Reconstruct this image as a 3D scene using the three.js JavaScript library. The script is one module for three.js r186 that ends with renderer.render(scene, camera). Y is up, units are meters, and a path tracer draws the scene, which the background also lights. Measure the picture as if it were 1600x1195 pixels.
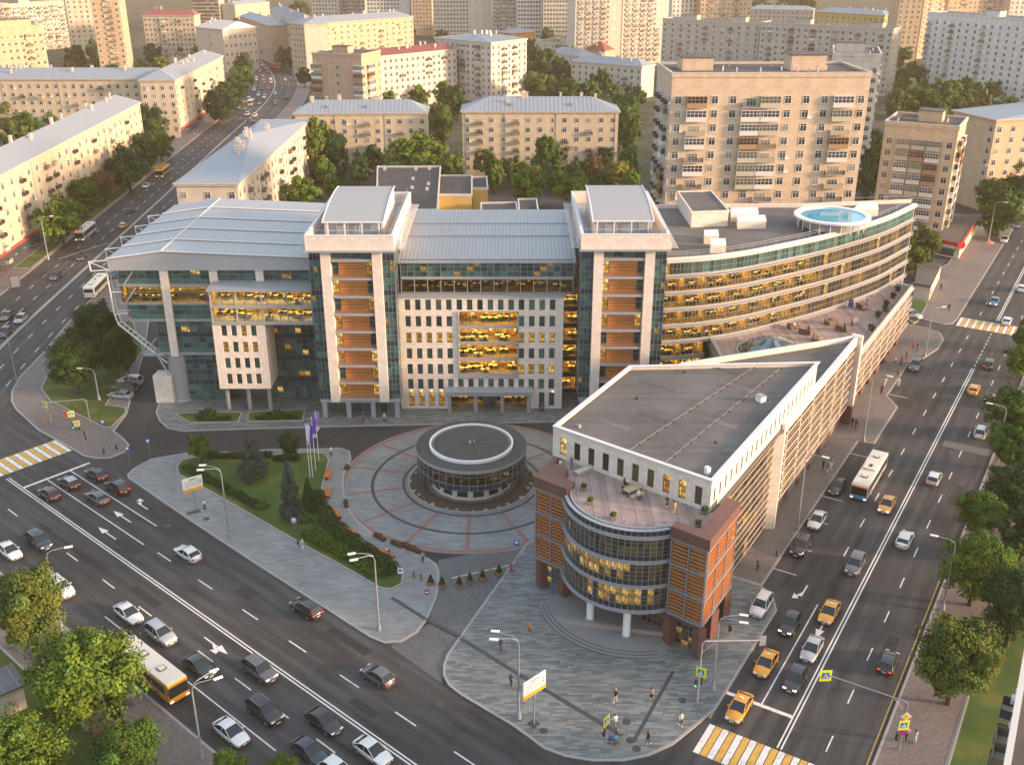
import * as THREE from 'three';
import { mergeGeometries, mergeVertices, toCreasedNormals } from 'three/addons/utils/BufferGeometryUtils.js';
import { RoundedBoxGeometry } from 'three/addons/geometries/RoundedBoxGeometry.js';
import { MarchingCubes } from 'three/addons/objects/MarchingCubes.js';

// ---------- camera, sky, sun, exposure (units: metres, camera above the origin looking to -z) ----------
const scene = new THREE.Scene();
const camera = new THREE.PerspectiveCamera(41.07, 1024 / 764, 1, 6000);
camera.position.set(0, 76, 0);
camera.rotation.set(-23.6 * Math.PI / 180, 0, 0);
scene.add(camera);
const renderer = new THREE.WebGLRenderer({ antialias: true });
renderer.toneMapping = THREE.LinearToneMapping;
renderer.toneMappingExposure = 2.15;
renderer.shadowMap.enabled = true;

const SUN_AZ = 103 * Math.PI / 180, SUN_EL = 10.5 * Math.PI / 180;
const sunDir = new THREE.Vector3(Math.sin(SUN_AZ) * Math.cos(SUN_EL), Math.sin(SUN_EL), -Math.cos(SUN_AZ) * Math.cos(SUN_EL));
{
  const W = 512, Hh = 256, d = new Float32Array(W * Hh * 4), v = new THREE.Vector3();
  for (let j = 0; j < Hh; j++) for (let i = 0; i < W; i++) {
    const el = ((j + 0.5) / Hh - 0.5) * Math.PI, az = ((i + 0.5) / W - 0.5) * 2 * Math.PI;
    v.set(Math.cos(el) * Math.cos(az), Math.sin(el), Math.cos(el) * Math.sin(az));
    const up = Math.max(0, v.y), c = v.dot(sunDir), k = (j * W + i) * 4;
    const hz = Math.exp(-up * 4.5), g1 = Math.exp((c - 1) * 3.2), g2 = Math.exp((c - 1) * 14);
    d[k] = 0.32 + 0.2 * hz + 0.7 * g1 + 1.5 * g2;
    d[k + 1] = 0.43 + 0.14 * hz + 0.42 * g1 + 0.9 * g2;
    d[k + 2] = 0.55 + 0.06 * hz + 0.15 * g1 + 0.35 * g2;
    if (v.y < 0) { d[k] *= 0.6; d[k + 1] *= 0.6; d[k + 2] *= 0.6; }
    d[k + 3] = 1;
  }
  const sky = new THREE.DataTexture(d, W, Hh, THREE.RGBAFormat, THREE.FloatType);
  sky.mapping = THREE.EquirectangularReflectionMapping; sky.magFilter = THREE.LinearFilter; sky.needsUpdate = true;
  scene.background = sky; scene.environment = sky;
}
const sun = new THREE.DirectionalLight(new THREE.Color().setRGB(1, 0.65, 0.41), 4.6);
sun.position.copy(sunDir).multiplyScalar(700); sun.position.z -= 150; sun.target.position.set(0, 0, -150);
sun.castShadow = true; sun.shadow.radius = 12; sun.shadow.mapSize.set(4096, 4096);
Object.assign(sun.shadow.camera, { left: -500, right: 500, top: 500, bottom: -500, near: 1, far: 1800 });
scene.add(sun, sun.target);
scene.fog = new THREE.FogExp2(new THREE.Color().setRGB(1, 0.8, 0.56), 0.00015);

// ---------- helpers ----------
let seed = 12345;
const rnd = () => { seed = (seed * 1664525 + 1013904223) >>> 0; return seed / 4294967296; };
const rr = (a, b) => a + (b - a) * rnd();
const pick = (a) => a[Math.floor(rnd() * a.length)];
const C = (r, g, b) => new THREE.Color().setRGB(r, g, b);
const taken = new Map();
function numbered(n) { const k = taken.get(n) ?? 0; taken.set(n, k + 1); return k ? `${n}_${String(k).padStart(3, '0')}` : n; }
function mesh(name, geo, mat, parent) {
  const m = new THREE.Mesh(geo, mat); m.name = parent ? name : numbered(name); m.castShadow = m.receiveShadow = true;
  (parent ?? scene).add(m); return m;
}
function thing(name, label, category, pos = [0, 0, 0], rot = 0, group) {
  const g = new THREE.Group(); g.name = numbered(name); g.position.set(...pos); g.rotation.y = rot;
  g.userData = { label, category }; if (group) g.userData.group = group; scene.add(g); return g;
}
function tag(o, label, category, group) { o.userData.label = label; o.userData.category = category; if (group) o.userData.group = group; return o; }
function struct(name, geo, mat) { const m = mesh(name, geo, mat); m.userData = { kind: 'structure' }; return m; }
function stuff(m) { m.userData.kind = 'stuff'; return m; }
function copyOf(o, label, pos, rot = 0, group) {
  const c = o.clone(); c.name = numbered(o.name.replace(/_\d{3}$/, '')); c.userData = { ...o.userData, label };
  if (group) c.userData.group = group; c.position.set(...pos); c.rotation.y = rot; scene.add(c); return c;
}
function M(list) {                                  // join geometries
  const l = list.map((g) => { const n = g.index ? g.toNonIndexed() : g; for (const k of Object.keys(n.attributes)) if (!['position', 'normal', 'uv'].includes(k)) n.deleteAttribute(k); return n; });
  return mergeGeometries(l);
}
function box(w, h, d, x = 0, y = 0, z = 0, ry = 0) {    // centred in x and z, standing on y, uv in metres
  const g = new THREE.BoxGeometry(w, h, d), uv = g.attributes.uv, s = [[d, h], [d, h], [w, d], [w, d], [w, h], [w, h]];
  for (let f = 0; f < 6; f++) for (let i = 0; i < 4; i++) uv.setXY(f * 4 + i, uv.getX(f * 4 + i) * s[f][0], uv.getY(f * 4 + i) * s[f][1]);
  if (ry) g.rotateY(ry); g.translate(x, y + h / 2, z); return g;
}
function shapeOf(pts, holes = []) {
  const s = new THREE.Shape(pts.map(([x, z]) => new THREE.Vector2(x, -z)));
  for (const h of holes) s.holes.push(new THREE.Path(h.map(([x, z]) => new THREE.Vector2(x, -z))));
  return s;
}
function prism(pts, y0, y1, holes) { const g = new THREE.ExtrudeGeometry(shapeOf(pts, holes), { depth: y1 - y0, bevelEnabled: false }); g.rotateX(-Math.PI / 2); g.translate(0, y0, 0); return g; }
function flat(pts, y, holes) { const g = new THREE.ShapeGeometry(shapeOf(pts, holes)); g.rotateX(-Math.PI / 2); g.translate(0, y, 0); return g; }
function rawGeo(pos, uv, idx) {
  const g = new THREE.BufferGeometry(); g.setAttribute('position', new THREE.Float32BufferAttribute(pos, 3)); g.setAttribute('uv', new THREE.Float32BufferAttribute(uv, 2));
  if (idx) g.setIndex(idx); const n = idx ? g.toNonIndexed() : g; n.computeVertexNormals(); return n;
}
function ribbon(pts, w, y0, y1, closed = false, side = 1) { // mitred band of boxes along a path, w wide to the left (side 1) / right (-1), 0 = centred
  const n = pts.length, inn = [], out = [];
  for (let i = 0; i < n; i++) {
    const a = pts[closed ? (i + n - 1) % n : Math.max(0, i - 1)], b = pts[i], c = pts[closed ? (i + 1) % n : Math.min(n - 1, i + 1)];
    let d1 = [b[0] - a[0], b[1] - a[1]], d2 = [c[0] - b[0], c[1] - b[1]];
    const l1 = Math.hypot(...d1), l2 = Math.hypot(...d2);
    d1 = l1 > 1e-6 ? d1.map((v) => v / l1) : d2.map((v) => v / l2); d2 = l2 > 1e-6 ? d2.map((v) => v / l2) : d1;
    let nx = -(d1[1] + d2[1]), nz = d1[0] + d2[0]; const l = Math.hypot(nx, nz) || 1; nx /= l; nz /= l;
    const k = 1 / Math.max(0.5, nx * -d1[1] + nz * d1[0]);
    const o0 = side === 0 ? -w / 2 : 0, o1 = side === 0 ? w / 2 : side * w;
    inn.push([b[0] + nx * o0 * k, b[1] + nz * o0 * k]); out.push([b[0] + nx * o1 * k, b[1] + nz * o1 * k]);
  }
  const pos = [], uv = []; let run = 0; const m = closed ? n : n - 1;
  const quad = (a, b, c, d, u0, u1, v0, v1) => { pos.push(...a, ...b, ...c, ...a, ...c, ...d); uv.push(u0, v0, u1, v0, u1, v1, u0, v0, u1, v1, u0, v1); };
  for (let i = 0; i < m; i++) {
    const j = (i + 1) % n, L = Math.hypot(pts[j][0] - pts[i][0], pts[j][1] - pts[i][1]);
    const P = (q, y) => [q[0], y, q[1]], u0 = run, u1 = run + L; run = u1;
    const [A, B, D, E] = [inn[i], inn[j], out[j], out[i]];
    quad(P(A, y1), P(B, y1), P(D, y1), P(E, y1), u0, u1, 0, w);
    quad(P(A, y0), P(B, y0), P(B, y1), P(A, y1), u0, u1, y0, y1);
    quad(P(E, y0), P(D, y0), P(D, y1), P(E, y1), u0, u1, y0, y1);
    quad(P(A, y0), P(B, y0), P(D, y0), P(E, y0), u0, u1, 0, w);
    if (!closed && i === 0) quad(P(A, y0), P(E, y0), P(E, y1), P(A, y1), 0, w, y0, y1);
    if (!closed && i === m - 1) quad(P(B, y0), P(D, y0), P(D, y1), P(B, y1), 0, w, y0, y1);
  }
  return rawGeo(pos, uv);
}
function tube(pts, r, seg = 6, closed = false) {      // polyline pipe
  const path = new THREE.CurvePath(); const v = pts.map((p) => new THREE.Vector3(...p));
  for (let i = 0; i < v.length - 1; i++) path.add(new THREE.LineCurve3(v[i], v[i + 1]));
  return M(path.curves.map((c) => bar(c.v1.toArray(), c.v2.toArray(), r, r, seg)));
}
function bar(a, b, r0, r1 = r0, seg = 6) {
  const A = new THREE.Vector3(...a), B = new THREE.Vector3(...b), L = A.distanceTo(B);
  const g = new THREE.CylinderGeometry(r1, r0, L, seg); g.translate(0, L / 2, 0);
  g.applyQuaternion(new THREE.Quaternion().setFromUnitVectors(new THREE.Vector3(0, 1, 0), B.sub(A).normalize())); g.translate(...a); return g;
}
function arc(cx, cz, r, a0, a1, n) { const o = []; for (let i = 0; i <= n; i++) { const a = a0 + (a1 - a0) * i / n; o.push([cx + r * Math.cos(a), cz + r * Math.sin(a)]); } return o; }
const circle = (cx, cz, r, n = 64) => arc(cx, cz, r, 0, 2 * Math.PI, n).slice(0, n);
function smooth(pts, closed = true, k = 6) {
  const c = new THREE.CatmullRomCurve3(pts.map(([x, z]) => new THREE.Vector3(x, 0, z)), closed, 'centripetal');
  return c.getPoints(pts.length * k).slice(0, closed ? -1 : undefined).map((p) => [p.x, p.z]);
}
const lerp2 = (a, b, t) => [a[0] + (b[0] - a[0]) * t, a[1] + (b[1] - a[1]) * t];

// ---------- procedural textures ----------
function lattice(n, s) { let q = s >>> 0; const a = new Float32Array(n * n); for (let i = 0; i < n * n; i++) { q = (q * 1664525 + 1013904223) >>> 0; a[i] = q / 4294967296; } return a; }
const LAT = lattice(256, 77);
function vn(x, y, px, py) {                         // value noise that wraps after px, py cells
  const xi = Math.floor(x), yi = Math.floor(y), fx = x - xi, fy = y - yi, w = (a, p) => ((a % p) + p) % p;
  const h = (i, j) => LAT[(w(i, px) * 57 + w(j, py) * 131 + (w(i, px) * w(j, py)) % 91) & 65535];
  const sx = fx * fx * (3 - 2 * fx), sy = fy * fy * (3 - 2 * fy);
  return (h(xi, yi) * (1 - sx) + h(xi + 1, yi) * sx) * (1 - sy) + (h(xi, yi + 1) * (1 - sx) + h(xi + 1, yi + 1) * sx) * sy;
}
function fbm(u, v, p, o = 4) { let s = 0, a = 0.5, t = 0; for (let i = 0; i < o; i++) { s += a * vn(u * p + i * 7, v * p + i * 3, p, p); t += a; a *= 0.5; p *= 2; } return s / t; }
const hash = (i, j) => LAT[((i * 97 + j * 61 + ((i * j) % 53) * 7) % 65536 + 65536) & 65535];
function tex(size, metres, fn, data = false, my = metres) { // fn(u,v) -> [r,g,b] 0..1 in sRGB, repeated every so many metres
  const d = new Uint8Array(size * size * 4);
  for (let j = 0; j < size; j++) for (let i = 0; i < size; i++) { const c = fn(i / size, j / size), k = (j * size + i) * 4; for (let q = 0; q < 3; q++) d[k + q] = Math.max(0, Math.min(255, (typeof c === 'number' ? c : c[q]) * 255)); d[k + 3] = 255; }
  const t = new THREE.DataTexture(d, size, size); t.wrapS = t.wrapT = THREE.RepeatWrapping; t.magFilter = THREE.LinearFilter; t.minFilter = THREE.LinearMipmapLinearFilter; t.generateMipmaps = true;
  t.repeat.set(1 / metres, 1 / my); if (!data) t.colorSpace = THREE.SRGBColorSpace; t.needsUpdate = true; return t;
}
const std = (color, roughness = 0.8, o = {}) => new THREE.MeshStandardMaterial({ color, roughness, ...o });
const phy = (o) => new THREE.MeshPhysicalMaterial(o);
const grey = (f, a, b, tint = [1, 1, 1]) => { const v = a + (b - a) * f; return [v * tint[0], v * tint[1], v * tint[2]]; };
const gsm = (pts, y) => flat(pts, y);

const T = {};
T.asphalt = tex(512, 23, (u, v) => grey(0.5 * fbm(u, v, 4, 4) + 0.35 * fbm(u, v, 48, 3) + 0.15 * hash(u * 512 | 0, v * 512 | 0), 0.13, 0.31, [0.98, 0.99, 1.02]));
T.road = tex(512, 64, (u, v) => {                   // u runs along the road, v across (8 m): streaks of wear follow the lanes
  const lane = 0.5 + 0.5 * Math.cos(v * Math.PI * 16), st = fbm(u * 0.25, v, 32, 3), pt = fbm(u, v, 5, 4), oil = Math.max(0, fbm(v + 0.3, u, 9, 4) - 0.58) * 3;
  return grey(0.45 * st + 0.4 * pt + 0.16 * lane + 0.19 * hash(u * 512 | 0, v * 512 | 0) - 0.35 * oil - 0.1, 0.13, 0.35, [0.98, 0.99, 1.02]);
}, false, 16);
T.slab = tex(512, 12, (u, v) => {                   // long granite setts of uneven tone
  const j = Math.floor(v * 40), i = Math.floor(u * 10 + hash(j, 3) * 4), h = hash(i % 10, j);
  return grey(0.55 * h + 0.3 * fbm(u, v, 3, 3) + 0.15 * hash(u * 512 | 0, v * 512 | 0), 0.31, 0.57, [0.95, 1.0, 1.01]);
});
T.slabPale = tex(512, 12, (u, v) => {
  const j = Math.floor(v * 40), i = Math.floor(u * 10 + hash(j, 5) * 4), h = hash(i % 10, j + 9);
  return grey(0.4 * h + 0.4 * fbm(u, v, 3, 3) + 0.2 * hash(u * 512 | 0, v * 512 | 0), 0.41, 0.6, [0.965, 0.985, 1.0]);
});
T.cobble = tex(512, 9, (u, v) => grey(0.55 * hash(u * 90 | 0, v * 60 | 0) + 0.45 * fbm(u, v, 3, 4), 0.28, 0.46, [0.98, 0.99, 1.02]));
T.walk = tex(512, 15, (u, v) => grey(0.35 * fbm(u, v, 3, 4) + 0.45 * hash(u * 50 | 0, v * 75 | 0) + 0.2 * hash(u * 512 | 0, v * 512 | 0), 0.36, 0.52, [1, 0.93, 0.9]));
T.grass = tex(512, 14, (u, v) => { const f = 0.5 * fbm(u, v, 5, 5) + 0.5 * hash(u * 512 | 0, v * 512 | 0), b = fbm(v, u, 4, 3); const d = Math.max(0, b - 0.5) * 3; return [0.16 + 0.16 * f + 0.16 * d, 0.24 + 0.18 * f + 0.05 * d, 0.09 + 0.07 * f + 0.04 * d]; });
T.earth = tex(512, 60, (u, v) => { const f = fbm(u, v, 5, 5), b = fbm(v, u, 7, 4); return b > 0.48 ? [0.15 + 0.08 * f, 0.19 + 0.1 * f, 0.09 + 0.05 * f] : grey(f, 0.2, 0.34, [1, 0.97, 0.94]); });
T.worn = tex(256, 3, (u, v) => { const f = fbm(u, v, 8, 4), s = fbm(v, u, 40, 2); const w = 0.95 - 0.5 * Math.max(0, f - 0.58) - 0.4 * Math.max(0, s - 0.6); return [w, w, w]; });
T.tar = tex(256, 5, (u, v) => grey(0.5 * fbm(u, v, 6, 4) + 0.5 * hash(u * 256 | 0, v * 256 | 0), 0.12, 0.2));
const mapd = (t, roughness = 0.9, o = {}) => new THREE.MeshStandardMaterial({ map: t, roughness, ...o });
const MAT = {
  asphalt: mapd(T.asphalt, 0.93), road: mapd(T.road, 0.85), slab: mapd(T.slab, 0.62), slabPale: mapd(T.slabPale, 0.75), cobble: mapd(T.cobble, 0.8), walk: mapd(T.walk, 0.85),
  grass: mapd(T.grass, 1), earth: mapd(T.earth, 1), kerb: std(C(0.3, 0.29, 0.28), 0.85), paint: mapd(T.worn, 0.8, { color: C(0.78, 0.77, 0.74) }), paintYellow: mapd(T.worn, 0.8, { color: C(0.68, 0.4, 0.08) }),
  darkLine: std(C(0.05, 0.05, 0.055), 0.6), redBrick: std(C(0.24, 0.13, 0.11), 0.85), metal: std(C(0.38, 0.4, 0.43), 0.35, { metalness: 0.7 }), steel: std(C(0.33, 0.35, 0.38), 0.5), darkMetal: std(C(0.05, 0.052, 0.058), 0.45),
  white: std(C(0.78, 0.77, 0.75), 0.6), black: std(C(0.02, 0.02, 0.022), 0.5), rubber: std(C(0.025, 0.025, 0.026), 0.85),
};
// the two avenues in their own frames: s along, t to the right of the direction of travel
const frame = (o, d) => (s, t) => [o[0] + d[0] * s - d[1] * t, o[1] + d[1] * s + d[0] * t];
const R = frame([46.37, -111.68], [0.5225, -0.8526]);      // right avenue, heading away to the upper right
const L = frame([-9.87, -78.33], [-0.7527, -0.6584]);      // front avenue, heading away to the left
const RA = Math.atan2(-0.5225, 0.8526), LA = Math.atan2(0.7527, 0.6584);   // rotation.y that turns -z into the direction of travel

// ---------- ground, roads, pavements ----------
{
  struct('ground', flat([[-2500, 400], [2500, 400], [2500, -3500], [-2500, -3500]], -0.03), MAT.earth);
  struct('asphalt_yard', flat([[-330, -20], [330, -20], [330, -330], [-330, -330]], -0.012), MAT.asphalt);
  const strip = (F, s0, s1, t0, t1, y) => { const p = [F(s0, t0), F(s1, t0), F(s1, t1), F(s0, t1)]; return rawGeo(p.flatMap(([x, z]) => [x, y, z]), [s0, t0, s1, t0, s1, t1, s0, t1], [0, 2, 1, 0, 3, 2]); };
  const fr = struct('front_road', strip(L, -60, 190, -12.2, 12.2, 0.0), MAT.road);
  const rd = struct('right_road', strip(R, -80, 700, -13, 9.2, 0.004), MAT.road);
  // street on the left that bends away
  const mid = smooth([[-99.2,-154.4], [-103.6,-192.2], [-107.3,-250.2], [-111.9,-328.3], [-117.8,-424.6], [-124.6,-534.4], [-137.5,-610.3], [-174.3,-729.2], [-218,-861.5], [-264.5,-1017.9], [-341.3,-1287.1]], false, 8);
  const halfw = (i) => 12.5;
  const pos = [], uv = [], idx = []; let run = 0;
  mid.forEach((p, i) => {
    const a = mid[Math.max(0, i - 1)], b = mid[Math.min(mid.length - 1, i + 1)], l = Math.hypot(b[0] - a[0], b[1] - a[1]), nx = -(b[1] - a[1]) / l, nz = (b[0] - a[0]) / l;
    if (i) run += Math.hypot(p[0] - mid[i - 1][0], p[1] - mid[i - 1][1]);
    pos.push(p[0] + nx * 12.5, 0.008, p[1] + nz * 12.5, p[0] - nx * 12.5, 0.008, p[1] - nz * 12.5); uv.push(run, 12.5, run, -12.5);
    if (i) idx.push(2 * i - 2, 2 * i - 1, 2 * i, 2 * i, 2 * i - 1, 2 * i + 1);
  });
  struct('left_street', rawGeo(pos, uv, idx), MAT.road);
  globalThis.leftMid = mid;
  // markings --------------------------------------------------
  const lineAt = (F, t, s0, s1, w = 0.15, y = 0.012) => strip(F, s0, s1, t - w / 2, t + w / 2, y);
  const mark = (name, geos, parent, m = MAT.paint) => mesh(name, geos.length > 1 ? M(geos) : geos[0], m, parent);
  for (const t of [-0.2, 0.2]) { mark('double_line', [lineAt(R, t, -36.5, 81, 0.17)], rd); mark('double_line', [lineAt(R, t, 112, 420, 0.17)], rd); mark('double_line', [lineAt(L, t, -40, 89.5, 0.17, 0.008)], fr); }
  for (let s = 82; s < 103; s += 2.2) mark('lane_dash', [lineAt(R, 0.05, s, s + 1.2, 0.16)], rd);
  for (let k = -1; k < 30; k++) { const s = -33.1 + k * 8.35; if (s > 99 && s < 113) continue; mark('lane_dash', [lineAt(R, 4.2, s - 1.3, s + 1.3)], rd); }
  for (let k = 0; k < 26; k++) { const s = 3.9 + k * 8.55; if (s > 99 && s < 113) continue; mark('lane_dash', [lineAt(R, -3.85, s - 1.3, s + 1.3)], rd); }
  mark('lane_line', [lineAt(R, -3.7, -31, -10, 0.16)], rd);
  mark('stop_line', [strip(R, -31.5, -31.0, -7.6, -0.3, 0.012)], rd);
  mark('edge_line', [lineAt(R, 8.2, -70, 15, 0.16)], rd, MAT.paintYellow);
  mark('edge_line', [lineAt(R, -7.7, -36, -14, 0.2)], rd, MAT.paintYellow);
  for (const s of [-20, -5.2, 1.4, 9.5, 17, 33, 60]) mark('bay_line', [strip(R, s, s + 0.15, -10.9, -7.9, 0.012)], rd);
  // arrows on the road
  const arrow = (F, s, t, kind, parent, dir = 1, y = 0.012) => {
    const P = (a, b) => { const q = F(s + a * dir, t + b * dir); return [q[0], y, q[1]]; }; const tri = [];
    const q = (...p) => { for (let i = 1; i < p.length - 1; i++) tri.push(p[0], p[i], p[i + 1]); };
    q(P(-2.4, -0.09), P(0.4, -0.09), P(0.4, 0.09), P(-2.4, 0.09));
    if (kind !== 'right') q(P(0.4, -0.5), P(2.4, 0), P(0.4, 0.5));
    if (kind !== 'ahead') { q(P(-0.6, 0.1), P(0.5, 0.65), P(0.75, 0.5), P(0, 0)); q(P(0.05, 0.95), P(1.3, 0.9), P(0.95, 0.15)); }
    const g = rawGeo(tri.flat(), tri.flatMap(() => [0, 0])); return mark('road_arrow', [g], parent);
  };
  arrow(L, 63.5, 2, 'ahead', fr, 1, 0.008); arrow(L, 66, 5.7, 'ahead', fr, 1, 0.008); arrow(L, 67.5, 9.2, 'right', fr, 1, 0.008);
  arrow(L, 31, -2.2, 'both', fr, -1, 0.008); arrow(R, -9, -6, 'right', rd, -1); arrow(R, -14.5, -2, 'ahead', rd, -1);
  // front avenue lanes
  mark('lane_line', [lineAt(L, 3.8, 57, 84.4, 0.16, 0.008)], fr); mark('lane_line', [lineAt(L, 7.55, 60, 84.6, 0.16, 0.008)], fr);
  for (const s of [52.2, 42.6, 33, 23.7, 14.5, 5.4, -3.4, -12]) mark('lane_dash', [lineAt(L, 4, s - 1.6, s + 1.6, 0.16, 0.008)], fr);
  for (const s of [78.9, 69, 61.5, 52, 43.3, 30.3, 23, 16.3, 8.7, 1, -7]) mark('lane_dash', [lineAt(L, -4.1, s - 1.5, s + 1.5, 0.16, 0.008)], fr);
  for (const s of [95, 103, 111]) for (const t of [-4, 4]) mark('lane_dash', [lineAt(L, t, s - 1.5, s + 1.5, 0.16, 0.008)], fr);
  mark('lane_line', [lineAt(L, -7.9, 38, 46, 0.15, 0.008)], fr); mark('lane_line', [lineAt(L, -7.9, 12, 30, 0.15, 0.008)], fr);
  mark('stop_line', [strip(L, 84.6, 85.1, 0.3, 10.8, 0.008)], fr);
  // zebra crossings, white and yellow
  const zebra = (F, s0, s1, t0, t1, w, y, parent) => { let k = 0; for (let t = t0; t < t1; t += w, k++) mark('zebra_stripe', [strip(F, s0, s1, t + 0.03, t + w - 0.06, y)], parent, k % 2 ? MAT.paintYellow : MAT.paint); };
  zebra(R, -41.5, -36.8, -7.4, 8.6, 0.75, 0.012, rd); zebra(R, 104.2, 110.2, -7.2, 8.6, 0.75, 0.012, rd); zebra(L, 91, 96.6, -11.5, 10.8, 0.78, 0.008, fr);
  // left street lanes
  const ls = mesh('lane_line', ribbon(mid.slice(4, 70), 0.16, 0.012, 0.016, false, 0), MAT.paint, scene.getObjectByName('left_street'));
  const off = (d) => mid.map((p, i) => { const a = mid[Math.max(0, i - 1)], b = mid[Math.min(mid.length - 1, i + 1)], l = Math.hypot(b[0] - a[0], b[1] - a[1]); return [p[0] - (b[1] - a[1]) / l * d, p[1] + (b[0] - a[0]) / l * d]; });
  globalThis.leftOff = off;
  for (const d of [0.45]) mesh('lane_line', ribbon(off(d).slice(4, 70), 0.16, 0.012, 0.016, false, 0), MAT.paint, scene.getObjectByName('left_street'));
  for (const d of [-7.6, -3.8, 4, 8]) {
    const c = new THREE.CatmullRomCurve3(off(d).map(([x, z]) => new THREE.Vector3(x, 0, z))), n = Math.floor(c.getLength() / 8.4);
    for (let i = 2; i < n; i++) { const a = c.getPointAt(i / n), b = c.getPointAt(Math.min(1, i / n + 0.32 / n)); mesh('lane_dash', ribbon([[a.x, a.z], [b.x, b.z]], 0.15, 0.012, 0.016, false, 0), MAT.paint, scene.getObjectByName('left_street')); }
  }
  // zebra on the left street
  for (let k = 0; k < 16; k++) { const a = [-116.7,-253.6], b = [-111.3,-264.8]; const p = lerp2(a, b, k / 16); mesh('zebra_stripe', ribbon([p, [p[0] + 2.4, p[1] - 4.2]], 0.5, 0.016, 0.019, false, 0), k % 2 ? MAT.paintYellow : MAT.paint, scene.getObjectByName('left_street')); }
  // pavements ------------------------------------------------
  const pave = (name, pts, m, y = 0.13, kerbW = 0.28) => { const o = struct(name, prism(pts, -0.02, y), m); mesh('kerb', ribbon(pts, kerbW, -0.02, y + 0.012, true, 0), MAT.kerb, o); return o; };
  const lawn = (pts, y = 0.17, edge = true) => { const o = struct('lawn', prism(pts, 0, y), MAT.grass); if (edge) mesh('lawn_edging', ribbon(pts, 0.22, 0, y + 0.03, true, 0), MAT.kerb, o); return o; };
  pave('pavement', [[-58.6,-137.2], [-45.4,-124.7], [-33.8,-114], [-23.8,-105], [-16.7,-98.6], [-15,-97.6], [-13.1,-97.8], [-11.4,-99.6], [-10.4,-102], [-9.7,-105.7], [-9.4,-108.4], [-9.6,-112], [-10.1,-113.9], [-11.2,-115.1], [-13.1,-116.3], [-16.6,-118.9], [-19.6,-121.6], [-22.2,-125], [-23.9,-128.6], [-24.9,-131.7], [-25.6,-135.2], [-26,-138.6], [-25.6,-143.4], [-26.2,-146], [-28,-147.2], [-29.5,-146.9], [-39,-146.7], [-44.5,-145.8], [-52.2,-145.4], [-57.2,-143.4], [-58.9,-140.2], [-59.2,-138.4]], MAT.slabPale);
  lawn([[-52.3,-140.7], [-52.2,-142.8], [-50.9,-143.6], [-44.2,-144.3], [-38.5,-144.5], [-31.8,-145.6], [-29.9,-144.9], [-29,-143], [-28.8,-139.6], [-28.6,-134.2], [-27.2,-128.9], [-25.3,-124.5], [-22,-120.3], [-18.4,-116.6], [-15.1,-113.3], [-14.1,-111.5], [-14.1,-109.3], [-15.3,-108.1], [-16.8,-108.4], [-20.8,-112], [-28.8,-118.7], [-36.5,-125.5], [-45.3,-133.2], [-51.3,-138.2]], 0.24);
  // forecourt of the front building and the pavement along the right avenue
  pave('forecourt_pavement', [[2,-118.7], [-0.7,-112], [-6.1,-98.6], [-7.4,-95.3], [-7.7,-93.5], [-7.6,-91.7], [-6.9,-90.1], [-5.5,-88.6], [0,-84], [1.7,-82.3], [3.3,-80.6], [5.4,-79.5], [8.1,-78.9], [11.3,-78.9], [13.8,-79.6], [16.5,-81.2], [19.1,-83.7], R(-34.5, -7.7), R(-14, -7.7), R(-11.5, -9), R(-10, -11), R(-10, -40)], MAT.slab);
  pave('avenue_pavement', [R(-9.7, -11), R(38, -11), R(38.4, -8.5), R(55, -8.5), R(59, -11.2), R(75, -11.2), R(80, -9.5), R(88, -7.8), R(94, -7.9), R(97.5, -9.2), R(99, -12), R(100, -22), R(40, -24), R(-9.7, -40)], MAT.walk);
  pave('pavement', [R(104, -24), R(104.5, -14), R(103.5, -9.5), R(105, -8), R(108, -7.7), R(500, -7.7), R(500, -15), R(150, -17), R(125, -22)], MAT.walk);
  lawn([[85.8,-207.7], [86,-205.3], [87.3,-206.5], [93.6,-217.7], [93.8,-219.5], [91,-220.3]], 0.18);
  // forecourt of the left wing and strip in front of the main facade
  pave('main_forecourt', [[-63.6,-173.2], [-62.1,-161], [-60.3,-157.4], [-58.1,-154.7], [-55.3,-153.5], [-43.1,-154.4], [-27,-155.4], [10.9,-157.2], [32, -162], [32, -176], [-64, -178], [-64, -176]], MAT.slab);
  lawn([[-58.3,-160], [-47.1,-160.7], [-46.7,-156.7], [-54.9,-156.4]], 0.22); lawn([[-45.9,-160.7], [-36.3,-161.8], [-35.8,-157.2], [-45.1,-156.9]], 0.22);
  // left corner
  pave('corner_pavement', [[-93.3,-188.1], [-92.6,-176.2], [-91.1,-169.7], [-89.2,-165.3], [-86.9,-162], [-79.6,-153.9], [-71.6,-147.4], [-68.5,-144.7], [-66.3,-143.8], [-64.1,-143.8], [-62.3,-146], [-62.5,-148.3], [-64.2,-150.6], [-66.9,-153.5], [-67,-160], [-73.7,-189.8], [-78.6,-207.7], [-87.7,-239.5], [-96.9,-234.5], [-95.5,-207.7]], MAT.walk);
  lawn([[-86.3,-170.9], [-82.4,-165.5], [-69.1,-154.9], [-67.7,-154.7], [-67.2,-160.5], [-68.1,-162.6], [-71.9,-163.6], [-73.9,-189.8], [-82.3,-207.7], [-89.6,-196.2], [-87.9,-177.7]], 0.2);
  // far side of the left street
  { const e = off(-12.6), o = off(-24); const b = e.slice(2, 42).concat(o.slice(2, 42).reverse()); pave('street_pavement', b, MAT.walk); const e2 = off(-13.2), o2 = off(-17.5); lawn(e2.slice(17, 31).concat(o2.slice(17, 31).reverse()), 0.2); lawn(e2.slice(9, 14).concat(o2.slice(9, 14).reverse()), 0.2); }
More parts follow.
